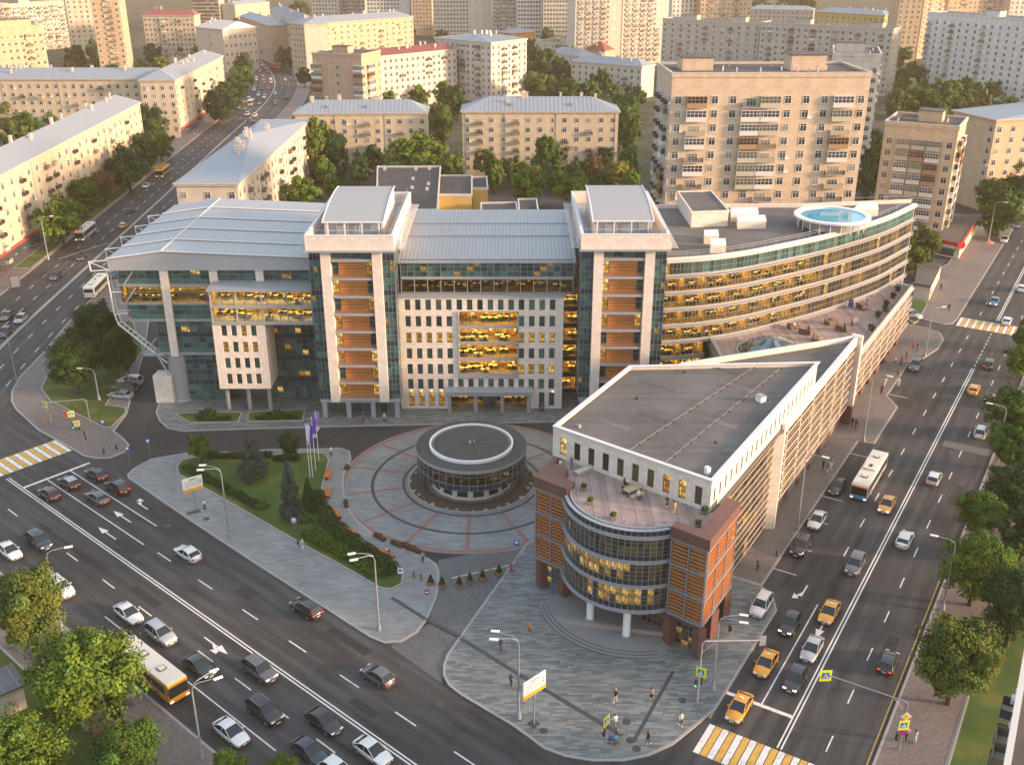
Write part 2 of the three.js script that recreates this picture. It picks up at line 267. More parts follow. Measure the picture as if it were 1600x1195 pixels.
  { const e = off(12.6), o = off(19); pave('street_pavement', o.slice(22, 60).concat(e.slice(22, 60).reverse()), MAT.walk); }
  // south side of the front avenue, far side of the right avenue
  pave('south_pavement', [L(-30, -12.2), L(-30, -19), L(160, -19), L(160, -12.2)], MAT.walk);
  lawn([L(-30, -19.2), L(-30, -70), L(160, -70), L(160, -19.2)], 0.15, false);
  pave('east_pavement', [R(-75, 8.8), R(500, 8.8), R(500, 15), R(-75, 15)], MAT.walk);
  lawn([R(-75, 15.2), R(500, 15.2), R(500, 40), R(-75, 40)], 0.17, true);
  // driveway, round plaza with its rings and spokes
  const plaza = struct('round_plaza', flat(circle(-6.1, -136.6, 20.2, 96), 0.012), MAT.slabPale);
  struct('driveway', flat([[-9.8,-115], [2,-118.7], [-0.7,-112], [-7.9,-92.4], [-7.8,-90.5], [-14.2,-96.9], [-10,-101.2]], 0.006), MAT.cobble);
  const cx = -6.1, cz = -136.6;
  const ring = (r, w, y, m, n) => mesh(n, ribbon(circle(cx, cz, r, 96), w, 0.006, y, true, 0), m, plaza);
  ring(10.4, 0.4, 0.03, MAT.darkLine, 'dark_ring'); ring(15.1, 0.5, 0.026, MAT.darkLine, 'dark_ring'); ring(19.6, 0.7, 0.026, MAT.redBrick, 'brick_ring');
  for (let k = 0; k < 14; k++) { const a = k * Math.PI / 7 + Math.PI / 2; if (Math.sin(a) < -0.8) continue; mesh('brick_spoke', ribbon([[cx + 10.7 * Math.cos(a), cz + 10.7 * Math.sin(a)], [cx + 19.2 * Math.cos(a), cz + 19.2 * Math.sin(a)]], 0.6, 0.006, 0.02, false, 0), MAT.redBrick, plaza); }
  // concentric bands of setts between the rings
  for (let r = 11.2; r < 19; r += 1.24) if (Math.abs(r - 15.1) > 0.5) stuff(mesh('sett_course', ribbon(circle(cx, cz, r, 72), 0.05, 0.006, 0.016, true, 0), MAT.slab, plaza));
  // drain grates across the pavement
  const drain = (pts, w) => struct('drain_channel', ribbon(pts, w, 0.1, 0.146, false, 0), MAT.darkLine);
  drain([[-15.1,-106.4], [-10.5,-102]], 0.5); drain([[-10.4,-102], [-6.1,-98.6]].map((p) => p), 0.5); drain([[-6.1,-98.3], [0,-92.6], [11.4,-82.3]], 0.55); drain([[18.2,-92.4], [12.5,-81.4]], 0.4);
  // manhole covers and patches
  const hole = (x, z, r, y) => struct('manhole_cover', new THREE.CylinderGeometry(r, r, 0.02, 20).translate(x, y, z), MAT.darkLine);
  for (const [x, z] of [[12.1,-84.3], [12.7,-80.4], [12.2,-81.6], [18.5,-87.6], [3.3,-83], [-43.5,-125.2], [-46.3,-126.8]]) hole(x, z, 0.45, 0.145);
  for (const [x, z] of [[-48.5,-123.6], [-7.8,-87], [70.6,-145.8]]) hole(x, z, 0.5, 0.016);
  // repairs: tar patches and sealed cracks
  const tar = mapd(T.tar, 0.8);
  for (const [F, s, t, l, w] of [[L, 58, 2.1, 5, 1.4], [L, 37, 6.4, 3, 2], [L, 20, 8.6, 7, 1.2], [L, 10, 2.2, 4, 1.1], [L, 46, -2.4, 6, 1.2], [L, 70, -6.2, 4, 1.6], [L, 26, -9.6, 5, 1.2], [R, 12, 2.1, 4, 1.3], [R, 28, 6.2, 6, 1.1], [R, -14, 5.9, 5, 1.4], [R, 62, -5.8, 5, 1.3], [R, 84, -2, 7, 1.2], [R, -22, -5.6, 3, 1.5], [R, 48, -1.8, 4, 1.2]]) struct('tar_patch', strip(F, s - l / 2, s + l / 2, t - w / 2, t + w / 2, F === L ? 0.005 : 0.0085), tar);
  for (const [F, s, t, n] of [[L, 8, 7, 9], [L, 2, 8.5, 7], [L, 30, 2, 10], [L, 55, 9.5, 9], [L, 64, -9, 8], [L, 40, -6, 8], [R, -4, 6.5, 9], [R, 20, -2, 9], [R, 36, 2, 8], [R, 70, 5, 9], [R, -28, 3, 7], [R, 55, -6, 8]]) { const p = []; let a = s, b = t; for (let k = 0; k < n; k++) { p.push(F(a, b)); a += rr(0.4, 1.1); b += rr(-0.55, 0.55); } struct('sealed_crack', ribbon(p, 0.09, F === L ? 0.001 : 0.005, F === L ? 0.0055 : 0.009, false, 0), tar); }
  struct('road_patch', strip(R, 43.5, 46, 1.2, 8.4, 0.012), std(C(0.13, 0.12, 0.115), 0.9));
}

// ---------- materials of the office complex ----------
T.stone = tex(512, 4.8, (u, v) => { const jx = (u * 8) % 1, jy = (v * 8) % 1, j = Math.min(jx, jy) < 0.035 ? 0.86 : 1, h = hash(u * 8 | 0, v * 8 | 0); const f = 0.78 + 0.05 * h + 0.05 * fbm(u, v, 4, 4) + 0.02 * hash(u * 512 | 0, v * 512 | 0); return [f * j * 1.02, f * j * 0.965, f * j * 0.91]; });
T.wood = tex(512, 3.6, (u, v) => { const p = Math.floor(v * 18), gap = (v * 18) % 1 < 0.12 ? 0.62 : 1, h = hash(p, 5), gr = fbm(u * 0.5, v, 64, 3), f = (0.6 + 0.28 * h + 0.25 * gr) * gap; return [0.8 * f, 0.52 * f, 0.28 * f]; });
T.deck = tex(512, 4.8, (u, v) => { const p = Math.floor(u * 32), gap = (u * 32) % 1 < 0.14 ? 0.72 : 1, h = hash(p, 9), st = fbm(u, v, 3, 4); const f = (0.42 + 0.1 * h + 0.14 * st) * gap; return [f * 1.12, f * 0.98, f * 0.95]; });
T.felt = tex(512, 16, (u, v) => { const p = Math.floor(v * 16), seam = (v * 16) % 1 < 0.05 ? 0.9 : 1, f = (0.27 + 0.05 * hash(p, 21) + 0.12 * fbm(u, v, 3, 5) + 0.02 * hash(u * 512 | 0, v * 512 | 0)) * seam; return [f * 1.02, f, f * 0.99]; });
T.redStone = tex(256, 3, (u, v) => { const f = 0.7 + 0.2 * fbm(u, v, 8, 4) + 0.1 * hash(u * 256 | 0, v * 256 | 0); return [0.47 * f, 0.33 * f, 0.3 * f]; });
T.gravel = tex(256, 3, (u, v) => { const f = 0.45 + 0.55 * hash(u * 128 | 0, v * 128 | 0); return [0.44 * f, 0.37 * f, 0.32 * f]; });
Object.assign(MAT, {
  stone: mapd(T.stone, 0.75), wood: mapd(T.wood, 0.6), deck: mapd(T.deck, 0.75), felt: mapd(T.felt, 0.9), redStone: mapd(T.redStone, 0.55), gravel: mapd(T.gravel, 1),
  roofMetal: std(C(0.36, 0.37, 0.385), 0.5, { metalness: 0.2 }), frame: std(C(0.22, 0.24, 0.26), 0.45, { metalness: 0.4 }), ledge: std(C(0.3, 0.31, 0.33), 0.55), ledgePale: std(C(0.5, 0.48, 0.45), 0.6), spandrel: std(C(0.02, 0.035, 0.06), 0.12),
  parapetCap: std(C(0.62, 0.62, 0.63), 0.5), concrete: std(C(0.3, 0.3, 0.3), 0.8), interior: std(C(0.52, 0.36, 0.14), 0.85), interiorDark: std(C(0.17, 0.155, 0.14), 0.9), carpet: std(C(0.13, 0.085, 0.04), 0.95),
  furnDark: std(C(0.025, 0.022, 0.02), 0.7), furnPale: std(C(0.62, 0.54, 0.38), 0.6), furnWood: std(C(0.34, 0.18, 0.06), 0.6), louvre: mapd(T.wood, 0.55, { color: C(0.92, 0.84, 0.72) }),
  clear: phy({ color: C(0.62, 0.66, 0.63), transmission: 1, thickness: 0, roughness: 0.02, ior: 1.45 }),
  lampGlow: std(C(0.9, 0.8, 0.6), 0.6, { emissive: C(1, 0.66, 0.22), emissiveIntensity: 2.2 }),
  stainless: std(C(0.55, 0.56, 0.58), 0.3, { metalness: 0.85 }), water: phy({ bumpMap: tex(256, 4, (u, v) => fbm(u, v, 8, 4), true), bumpScale: 0.05, color: C(0.03, 0.42, 0.6), roughness: 0.06, clearcoat: 1 }),
});
T.glow = tex(256, 3.2, (u, v) => { const b = hash(u * 11 | 0, v * 9 | 0), c = fbm(u, v, 6, 4); const f = 0.25 + 0.5 * b * b + 0.6 * Math.max(0, c - 0.35); return [f, f, f]; });
const teal = [C(0.035, 0.1, 0.1), C(0.05, 0.14, 0.135), C(0.025, 0.062, 0.07), C(0.08, 0.18, 0.17), C(0.06, 0.1, 0.085)].map((c) => phy({ color: c, roughness: 0.06, metalness: 0.15, specularIntensity: 1 }));
const brown = [C(0.05, 0.04, 0.022), C(0.085, 0.062, 0.03), C(0.03, 0.03, 0.024), C(0.11, 0.08, 0.035)].map((c) => phy({ color: c, roughness: 0.12, specularIntensity: 0.7 }));
const litGlass = [C(1, 0.55, 0.09), C(0.9, 0.44, 0.05), C(1, 0.6, 0.14)].map((c, i) => phy({ color: C(0.12, 0.08, 0.02), roughness: 0.08, emissive: c, emissiveIntensity: [0.85, 0.5, 1.1][i], emissiveMap: T.glow }));
for (const m of litGlass) m.name = 'lit_window';
const mixed = (p) => () => (rnd() < p ? pick(litGlass) : pick(teal));

const geoCache = new Map();
const unitBox = (w, h, d) => { const k = [w, h, d].map((v) => v.toFixed(2)).join(); if (!geoCache.has(k)) geoCache.set(k, box(w, h, d)); return geoCache.get(k); };
// vertical glazing along p0 -> p1 (left to right seen from outside); every pane is a mesh of its own
function glazing(parent, p0, p1, y0, y1, nx, ny, matFn, o = {}) {
  const dx = p1[0] - p0[0], dz = p1[1] - p0[1], Lg = Math.hypot(dx, dz), ry = Math.atan2(-dz, dx), w = Lg / nx, h = (y1 - y0) / ny, fw = o.fw ?? 0.08, bars = [];
  const skip = o.skip ?? (() => false);
  for (let i = 0; i < nx; i++) for (let j = 0; j < ny; j++) {
    if (skip(i, j)) continue; const m = matFn(i, j); if (!m) continue;
    const p = mesh('glass_pane', unitBox(w - 0.02, h - 0.02, 0.03), m, parent), t = (i + 0.5) / nx; p.position.set(p0[0] + dx * t, y0 + j * h + 0.01, p0[1] + dz * t); p.rotation.y = ry;
  }
  for (let i = 0; i <= nx; i++) bars.push(box(fw * (o.major && i % o.major === 0 ? 2 : 1), y1 - y0, 0.14, p0[0] + dx * i / nx, y0, p0[1] + dz * i / nx, ry));
  for (let j = 0; j <= ny; j++) bars.push(box(Lg, fw, 0.12, p0[0] + dx / 2, y0 + j * h - fw / 2, p0[1] + dz / 2, ry));
  return mesh('mullions', M(bars), o.frame ?? MAT.frame, parent);
}
// a wall slab with real openings; local x runs p0 -> p1, front face outwards
function holedWall(parent, name, p0, p1, y0, y1, holes, mat, thick = 0.35) {
  const Lg = Math.hypot(p1[0] - p0[0], p1[1] - p0[1]), ry = Math.atan2(-(p1[1] - p0[1]), p1[0] - p0[0]);
  const s = new THREE.Shape([[0, y0], [Lg, y0], [Lg, y1], [0, y1]].map((p) => new THREE.Vector2(...p)));
  for (const [a, b, c, d] of holes) s.holes.push(new THREE.Path([[a, b], [a, d], [c, d], [c, b]].map((p) => new THREE.Vector2(...p))));
  const g = new THREE.ExtrudeGeometry(s, { depth: thick, bevelEnabled: false }); g.translate(0, 0, -thick);
  const m = mesh(name, g, mat, parent); m.position.set(p0[0], 0, p0[1]); m.rotation.y = ry; return m;
}
// frame + pane set into an opening
const winGeo = new Map();
function setWindow(parent, w, h, x, y, z, ry, glass, frame = MAT.darkMetal, rails = 1, name = 'window') {
  const k = `${w.toFixed(2)},${h.toFixed(2)},${rails}`;
  if (!winGeo.has(k)) { const f = 0.07, b = [box(f, h, 0.1, -w / 2 + f / 2), box(f, h, 0.1, w / 2 - f / 2), box(w, f, 0.1, 0, 0), box(w, f, 0.1, 0, h - f)]; if (rails) b.push(box(w, f, 0.09, 0, h * 0.62)); winGeo.set(k, [M(b), box(w, h, 0.03)]); }
  const [fg, pg] = winGeo.get(k), m = mesh(name, fg, frame, parent); m.position.set(x, y, z); m.rotation.y = ry; mesh('pane', pg, glass, m); return m;
}
// a lit office storey behind glass: floor, ceiling with lamps, back wall, desks and chairs
function litRoom(parent, p0, p1, y0, y1, depth, o = {}) {
  const dx = p1[0] - p0[0], dz = p1[1] - p0[1], Lg = Math.hypot(dx, dz), ux = dx / Lg, uz = dz / Lg, ox = uz, oz = -ux, ry = Math.atan2(-dz, dx);
  const at = (s, d) => [p0[0] + ux * s + ox * d, p0[1] + uz * s + oz * d];
  const B = (w, h, dd, s, y, d) => { const q = at(s, d); return box(w, h, dd, q[0], y, q[1], ry); };
  mesh('back_wall', M([B(Lg, y1 - y0, 0.1, Lg / 2, y0, depth), B(0.1, y1 - y0, depth, 0.05, y0, depth / 2), B(0.1, y1 - y0, depth, Lg - 0.05, y0, depth / 2)]), o.wall ?? MAT.interior, parent);
  mesh('floor_slab', B(Lg, 0.06, depth, Lg / 2, y0, depth / 2), MAT.carpet, parent); mesh('ceiling', B(Lg, 0.06, depth, Lg / 2, y1 - 0.06, depth / 2), MAT.furnPale, parent);
  const d1 = [], d2 = [], d3 = [];
  for (let s = 0.8; s < Lg - 0.8; s += rr(0.9, 1.4)) {
    const f = rr(0.8, depth * 0.75), r = rnd();
    if (r < 0.72) { d2.push(B(1.5, 0.06, 0.8, s, y0 + 0.76, f)); d1.push(B(0.06, 0.7, 0.7, s - 0.6, y0 + 0.06, f), B(0.06, 0.7, 0.7, s + 0.6, y0 + 0.06, f), B(0.55, 0.38, 0.06, s + rr(-0.3, 0.3), y0 + 0.86, f + 0.2)); for (const q of [-0.7, 0.7]) d1.push(B(0.5, 0.55, 0.1, s + rr(-0.4, 0.4), y0 + 0.5, f + q), B(0.5, 0.1, 0.5, s, y0 + 0.45, f + q)); }
    else if (r < 0.88) d3.push(B(rr(0.8, 1.4), rr(1.3, 2), 0.45, s, y0 + 0.06, depth - 0.5));
    else d3.push(B(0.12, y1 - y0 - 0.1, rr(1, 2), s, y0 + 0.05, depth * 0.55));
    if (rnd() < 0.5) d2.push(new THREE.SphereGeometry(rr(0.16, 0.26), 8, 6).translate(...(() => { const q = at(s + rr(-0.6, 0.6), rr(0.8, depth * 0.6)); return [q[0], y0 + rr(1.2, 2), q[1]]; })()));
  }
  if (d1.length) stuff(mesh('chairs_and_screens', M(d1), MAT.furnDark, parent)); if (d2.length) stuff(mesh('desks', M(d2), MAT.furnPale, parent)); if (d3.length) stuff(mesh('cabinets', M(d3), MAT.furnWood, parent));
  if (o.light === 0) return;
  const lamps = []; for (let s = 1; s < Lg - 0.5; s += 2.2) lamps.push(B(1.3, 0.05, 0.3, s, y1 - 0.16, depth * 0.35));
  mesh('ceiling_lamps', M(lamps), MAT.lampGlow, parent);
  const l = new THREE.RectAreaLight(C(1, 0.54, 0.1), (o.light ?? 5) * 3.9, Lg - 0.6, 0.9), q = at(Lg / 2, depth * 0.38), hold = new THREE.Group(); hold.name = 'lamp_light';
  l.position.set(q[0], y1 - 0.2, q[1]); l.rotation.order = 'YXZ'; l.rotation.set(-Math.PI / 2, ry, 0); parent.add(l);
}
const STOREY = 2.93;
// ---------- central block with white stone front ----------
{
  const X0 = -19.5, X1 = 8.7, Z = -162.3, g = thing('office_block', 'white stone office block with square windows and a large amber glazed opening between two towers', 'building', [(X0 + X1) / 2, 0.1, Z]);
  const w = X1 - X0, x0 = -w / 2, rows = [19.2, 16.25, 13.3, 10.4, 7.5, 4.7], holes = [], wins = [];
  const col = (i) => 1.9 + 1.745 * i, big = [10.35, 6.2, 20.6, 18];
  rows.forEach((y, r) => { for (let i = 0; i < 15; i++) { const x = col(i); if (r > 0 && r < 5 && x > 9.9 && x < 21) continue; holes.push([x - 0.47, y - 0.95, x + 0.47, y + 0.95]); wins.push([x, y - 0.95, 0.94, 1.9, (r === 2 && rnd() < 0.95) || (r === 4 && i > 10) || rnd() < 0.06 ? pick(litGlass) : pick(teal)]); } });
  for (const i of [0, 1, 2, 3, 13, 14]) { const x = col(i) + 0.1; holes.push([x - 0.47, 0.5, x + 0.47, 3.1]); wins.push([x, 0.5, 0.94, 2.6, i < 4 ? litGlass[1] : teal[0]]); }
  holes.push(big, [8.6, 0.02, 22.6, 3.4]);
  holedWall(g, 'stone_wall', [x0, 0], [-x0, 0], 0, 20.6, holes, MAT.stone, 0.4);
  for (const [x, y, ww, hh, m] of wins) setWindow(g, ww, hh, x0 + x, y, -0.28, 0, m);
  mesh('side_wall', M([box(0.35, 20.6, 14, x0 + 0.18, 0, -7.4), box(0.35, 20.6, 14, -x0 - 0.18, 0, -7.4)]), MAT.stone, g);
  mesh('core', M([box(w - 0.8, 5.5, 9, 0, 0, -8.5), box(w - 0.8, 2.4, 13, 0, 18.15, -7.2), box(9.6, 14, 13, x0 + 5.4, 4.2, -7.2), box(7, 14, 13, -x0 - 4, 4.2, -7.2)]), MAT.interiorDark, g);
  for (let k = 0; k < 4; k++) {
    const y = 6.2 + k * 2.95; litRoom(g, [x0 + 10.3, -0.5], [x0 + 20.65, -0.5], y, y + 2.75, 5, { light: 10 });
    mesh('floor_edge', box(10.3, 0.5, 0.3, x0 + 15.47, y - 0.12, -0.25), MAT.ledge, g); mesh('handrail', box(10.3, 0.06, 0.06, x0 + 15.47, y + 1, -0.2), MAT.frame, g);
    glazing(g, [x0 + 10.35, -0.35], [x0 + 20.6, -0.35], y + 0.4, y + 2.8, 6, 1, () => MAT.clear, { fw: 0.06 });
  }
  mesh('opening_frame', M([box(0.25, 11.9, 0.5, x0 + 10.4, 6.15, -0.02), box(0.25, 11.9, 0.5, x0 + 20.55, 6.15, -0.02), box(10.4, 0.3, 0.6, x0 + 15.47, 5.95, 0.05)]), MAT.ledge, g);
  // entrance porch
  const p = mesh('porch_canopy', box(14.8, 0.75, 2.6, x0 + 15.6, 3.35, 0.9), MAT.ledge, g); mesh('canopy_trim', box(15, 0.14, 2.8, 0, 0.4, 0), MAT.steel, p).position.set(x0 + 15.6, 3.6, 0.9);
  for (const q of [8.7, 13.2, 17.8, 22.4]) mesh('porch_column', new THREE.CylinderGeometry(0.32, 0.32, 3.4, 16).translate(x0 + q, 1.7, 1.6), MAT.ledge, g);
  litRoom(g, [x0 + 8.6, -2.2], [x0 + 22.6, -2.2], 0.02, 3.35, 3, { light: 4 });
  glazing(g, [x0 + 8.6, -2], [x0 + 22.6, -2], 0.05, 3.3, 9, 2, () => MAT.clear);
  mesh('revolving_door', M([new THREE.CylinderGeometry(1.35, 1.35, 0.25, 24).translate(x0 + 15.6, 2.6, -1.6), ...[0, 1, 2, 3].map((i) => box(0.06, 2.5, 1.2, x0 + 15.6 + Math.sin(i * 1.57) * 0.65, 0.05, -1.6 + Math.cos(i * 1.57) * 0.65, i * 1.57))]), MAT.frame, g);
  for (const i of [0, 1, 2, 3]) mesh('wall_lamp', new THREE.SphereGeometry(0.11, 10, 8).translate(x0 + col(i) + 0.1, 3.5, 0.14), MAT.lampGlow, g);
  mesh('wall_lamp', new THREE.SphereGeometry(0.11, 10, 8).translate(x0 + 26.6, 3.3, 0.14), MAT.lampGlow, g);
  // two glazed storeys above
  mesh('cornice', box(w + 0.5, 0.28, 1.9, 0, 20.55, -0.7), MAT.ledge, g);
  const zg = -1.2, gx0 = x0 + 0.9, gx1 = -x0 + 1.6;
  mesh('upper_core', box(gx1 - gx0, 3, 20, (gx0 + gx1) / 2, 23.6, zg - 10.3), MAT.interiorDark, g);
  litRoom(g, [gx0, zg - 0.15], [gx1, zg - 0.15], 21, 23.5, 6, { light: 0.8, wall: MAT.interiorDark });
  glazing(g, [gx0, zg], [gx1, zg], 21, 23.6, 13, 1, () => MAT.clear, { fw: 0.11, frame: MAT.steel });
  mesh('floor_edge', box(gx1 - gx0, 0.4, 0.5, (gx0 + gx1) / 2, 23.4, zg + 0.1), MAT.ledge, g);
  glazing(g, [gx0, zg], [gx1, zg], 23.8, 26.4, 26, 3, () => (rnd() < 0.04 ? litGlass[1] : pick(teal)), { fw: 0.07, major: 2, frame: MAT.frame });
  // standing seam roof in two slopes
  const prof = [[zg + 0.35, 26.4], [zg - 9.5, 28.1], [zg - 16, 28.6], [zg - 26, 28.7]], rx0 = gx0 - 0.5, rx1 = gx1 + 0.4, pos = [], uv = [];
  for (let i = 0; i < 3; i++) { const [a, b] = [prof[i], prof[i + 1]]; pos.push(rx0, a[1], a[0], rx1, a[1], a[0], rx1, b[1], b[0], rx0, a[1], a[0], rx1, b[1], b[0], rx0, b[1], b[0]); for (let k = 0; k < 6; k++) uv.push(0, 0); }
  const roof = mesh('metal_roof', rawGeo(pos, uv), MAT.roofMetal, g);
  mesh('roof_edge', box(rx1 - rx0, 0.3, 0.3, (rx0 + rx1) / 2, 26.2, zg + 0.3), MAT.ledge, g); mesh('roof_gutter', box(rx1 - rx0, 0.25, 0.4, (rx0 + rx1) / 2, 28.02, zg - 9.5), MAT.ledge, g); mesh('roof_gutter', box(rx1 - rx0, 0.2, 0.3, (rx0 + rx1) / 2, 28.55, zg - 16), MAT.ledge, g);
  for (let k = 0; k <= 46; k++) { const x = rx0 + 0.2 + (rx1 - rx0 - 0.4) * k / 46; mesh('roof_seam', M([0, 1, 2].map((i) => bar([x, prof[i][1] + 0.03, prof[i][0]], [x, prof[i + 1][1] + 0.03, prof[i + 1][0]], 0.05, 0.05, 4))), MAT.roofMetal, roof); }
  // recess between block and right tower: amber storeys
  for (let k = 0; k < 6; k++) { const y = 1 + k * 3.1, a = [-x0 + 0.2, -5], b = [-x0 + 3.2, -5]; litRoom(g, a, b, y + 0.7, y + 3, 3, { light: 5 }); glazing(g, [a[0], -4.8], [b[0], -4.8], y + 0.75, y + 3, 2, 2, () => MAT.clear); mesh('spandrel_panel', box(3, 0.75, 0.3, -x0 + 1.7, y, -4.8), MAT.spandrel, g); }
  mesh('recess_cap', box(3, 1.2, 8, -x0 + 1.7, 19.6, -8.8), MAT.furnWood, g);
}
// ---------- two towers ----------
function tower(xc, z, label) {
  const g = thing('office_tower', label, 'tower', [xc, 0.1, z], 0, 'twin stone and timber towers');
  mesh('core', box(13.2, 26.6, 27, 0, 3.3, -15), MAT.interiorDark, g); mesh('ground_core', box(9, 3.3, 24, 0, 0, -15), MAT.interiorDark, g);
  // flank walls: stone bands with glazing beyond the corner strips
  for (const s of [-1, 1]) {
    const p0 = s < 0 ? [-6.85, -9] : [6.85, -0.6], p1 = s < 0 ? [-6.85, -0.6] : [6.85, -9];
    glazing(g, p0, p1, 3.3, 30, 4, 18, (i, j) => (j % 6 === 1 ? MAT.spandrel : rnd() < 0.03 ? litGlass[1] : pick(teal)), { fw: 0.07 });
    mesh('flank_wall', box(0.3, 30, 19, s * 6.75, 0.2, -18.6), MAT.stone, g);
    // corner glazing on the front
    const a = s < 0 ? -6.85 : 4.95, b = s < 0 ? -4.95 : 6.85;
    glazing(g, [a, -0.5], [b, -0.5], 3.3, 30, 3, 27, (i, j) => (j % 9 === 1 || j % 9 === 7 ? MAT.spandrel : rnd() < 0.05 ? litGlass[1] : pick(teal)), { fw: 0.06 });
    mesh('stone_pillar', box(1.55, 26.8, 1.9, s * 4.15, 3.2, -0.75), MAT.stone, g);
    for (const q of [2.1, 6.2]) mesh('ground_column', box(0.75, 3.4, 0.75, s * q, 0, -0.6), MAT.ledge, g);
  }
  glazing(g, [-5.8, -2.6], [5.8, -2.6], 0.05, 3.3, 8, 2, (i, j) => pick(teal));
  mesh('first_floor_slab', box(13.6, 0.5, 2.6, 0, 3, -1.4), MAT.ledge, g);
  const zr = -1.05;
  for (let k = 0; k < 8; k++) {
    const y = 3.4 + k * 3.06;
    mesh('ledge', box(6.7, 0.42, 1.3, 0, y + 0.02, zr + 0.5), MAT.ledge, g);
    mesh('timber_panel', box(4.5, 2.4, 0.2, 0, y + 0.44, zr), MAT.wood, g);
    for (const s of [-1, 1]) setWindow(g, 1.05, 2.3, s * 2.8, y + 0.48, zr, 0, rnd() < 0.62 ? pick(litGlass) : teal[2], MAT.frame, 1);
    const rails = []; for (let r = 0; r < 4; r++) rails.push(box(6.66, 0.05, 0.05, 0, y + 0.55 + r * 0.17, zr + 1.05)); mesh('timber_railing', M(rails), MAT.louvre, g);
  }
  mesh('ledge', box(6.7, 0.42, 1.3, 0, 27.95, zr + 0.5), MAT.ledge, g); glazing(g, [-3.35, zr], [3.35, zr], 28.3, 30, 4, 1, () => pick(teal));
  // roof tray: stone parapet, brise soleil on the sides, glazed penthouse with a curved metal roof
  mesh('roof_slab', box(13.6, 0.3, 29.6, 0, 30, -14.4), MAT.ledge, g);
  const P = [[-6.9, 0.5], [6.9, 0.5], [6.9, -29.2], [-6.9, -29.2]];
  mesh('parapet', ribbon(P, 0.4, 29.9, 32.4, true, 0), MAT.stone, g); mesh('parapet_cap', ribbon(P, 0.55, 32.4, 32.5, true, 0), MAT.parapetCap, g); mesh('soffit', box(14.6, 0.25, 1.6, 0, 29.8, 0.4), MAT.ledge, g);
  for (const s of [-1, 1]) { const b = []; for (let r = 0; r < 5; r++) b.push(box(0.07, 0.09, 29.5, s * (7.3 + r * 0.28), 30.2, -14.4)); for (let r = 0; r < 24; r++) b.push(box(1.6, 0.1, 0.07, s * 7.8, 30.12, 0.2 - r * 1.27)); mesh('brise_soleil', M(b), MAT.parapetCap, g); }
  const fr = []; for (const q of [[-6.4, 0.1], [6.4, 0.1]]) fr.push(box(0.06, 1, 0.06, q[0], 32.5, q[1])); mesh('guard_rail', M([...fr, box(13, 0.05, 0.05, 0, 33.2, 0.2), box(0.05, 0.05, 29, -6.6, 33.2, -14.4), box(0.05, 0.05, 29, 6.6, 33.2, -14.4)]), MAT.steel, g);
  const hw = 5, z0 = -4.2, z1 = -22;
  glazing(g, [-hw + 0.4, z0 - 0.6], [hw - 0.4, z0 - 0.6], 30.3, 33.3, 5, 2, () => MAT.ledge, { frame: MAT.parapetCap, fw: 0.1 });
  for (const x of [-4.2, -1.4, 1.4, 4.2]) mesh('penthouse_post', box(0.26, 3, 0.26, x, 30.3, z0 - 0.1), MAT.parapetCap, g);
  const cs = []; const n = 14; const prof = []; for (let i = 0; i <= n; i++) { const t = i / n; prof.push([z0 + (z1 - z0) * t, 33.3 + 1.9 * Math.sin(Math.PI * Math.min(1, t * 0.6)) ** 0.85]); }
  const sh = new THREE.Shape([...prof.map(([zz, y]) => new THREE.Vector2(-zz, y)), new THREE.Vector2(-z1, 30.3), new THREE.Vector2(-z0 + 0.9, 30.3), new THREE.Vector2(-z0 + 0.9, 33.2), new THREE.Vector2(-z0, 33.2)]);
  const body = new THREE.ExtrudeGeometry(sh, { depth: 2 * hw - 0.3, bevelEnabled: false }); body.rotateY(Math.PI / 2); body.translate(-hw + 0.15, 0, 0); mesh('penthouse_wall', body, MAT.stone, g);
  const rp = [], ru = []; for (let i = 0; i < n; i++) { const [a, b] = [prof[i], prof[i + 1]], o = 0.12; rp.push(-hw, a[1] + o, a[0], hw, a[1] + o, a[0], hw, b[1] + o, b[0], -hw, a[1] + o, a[0], hw, b[1] + o, b[0], -hw, b[1] + o, b[0]); for (let k = 0; k < 6; k++) ru.push(0, 0); }
  const rf = mesh('curved_roof', toCreasedNormals(rawGeo(rp, ru), 0.6), MAT.roofMetal, g);
  for (let i = 0; i < n * 2; i++) { const q = Math.floor(i / 2), f = (i % 2) / 2, y = prof[q][1] + (prof[q + 1][1] - prof[q][1]) * f, zz = prof[q][0] + (prof[q + 1][0] - prof[q][0]) * f; mesh('roof_seam', box(2 * hw, 0.05, 0.05, 0, y + 0.11, zz), MAT.roofMetal, rf); }
  mesh('eave_trim', M([box(2 * hw + 0.2, 0.22, 0.2, 0, 33.25, z0 + 0.05), ...[-1, 1].flatMap((s) => prof.slice(1).map((p, i) => bar([s * hw, prof[i][1] + 0.1, prof[i][0]], [s * hw, p[1] + 0.1, p[0]], 0.12, 0.12, 5)))]), MAT.parapetCap, g);
  return g;
}
tower(-25.9, -158.2, 'left stone and timber tower with curved metal penthouse roof beside the gabled glass wing');
tower(18.15, -158.9, 'right stone and timber tower with curved metal penthouse roof beside the curved wing');
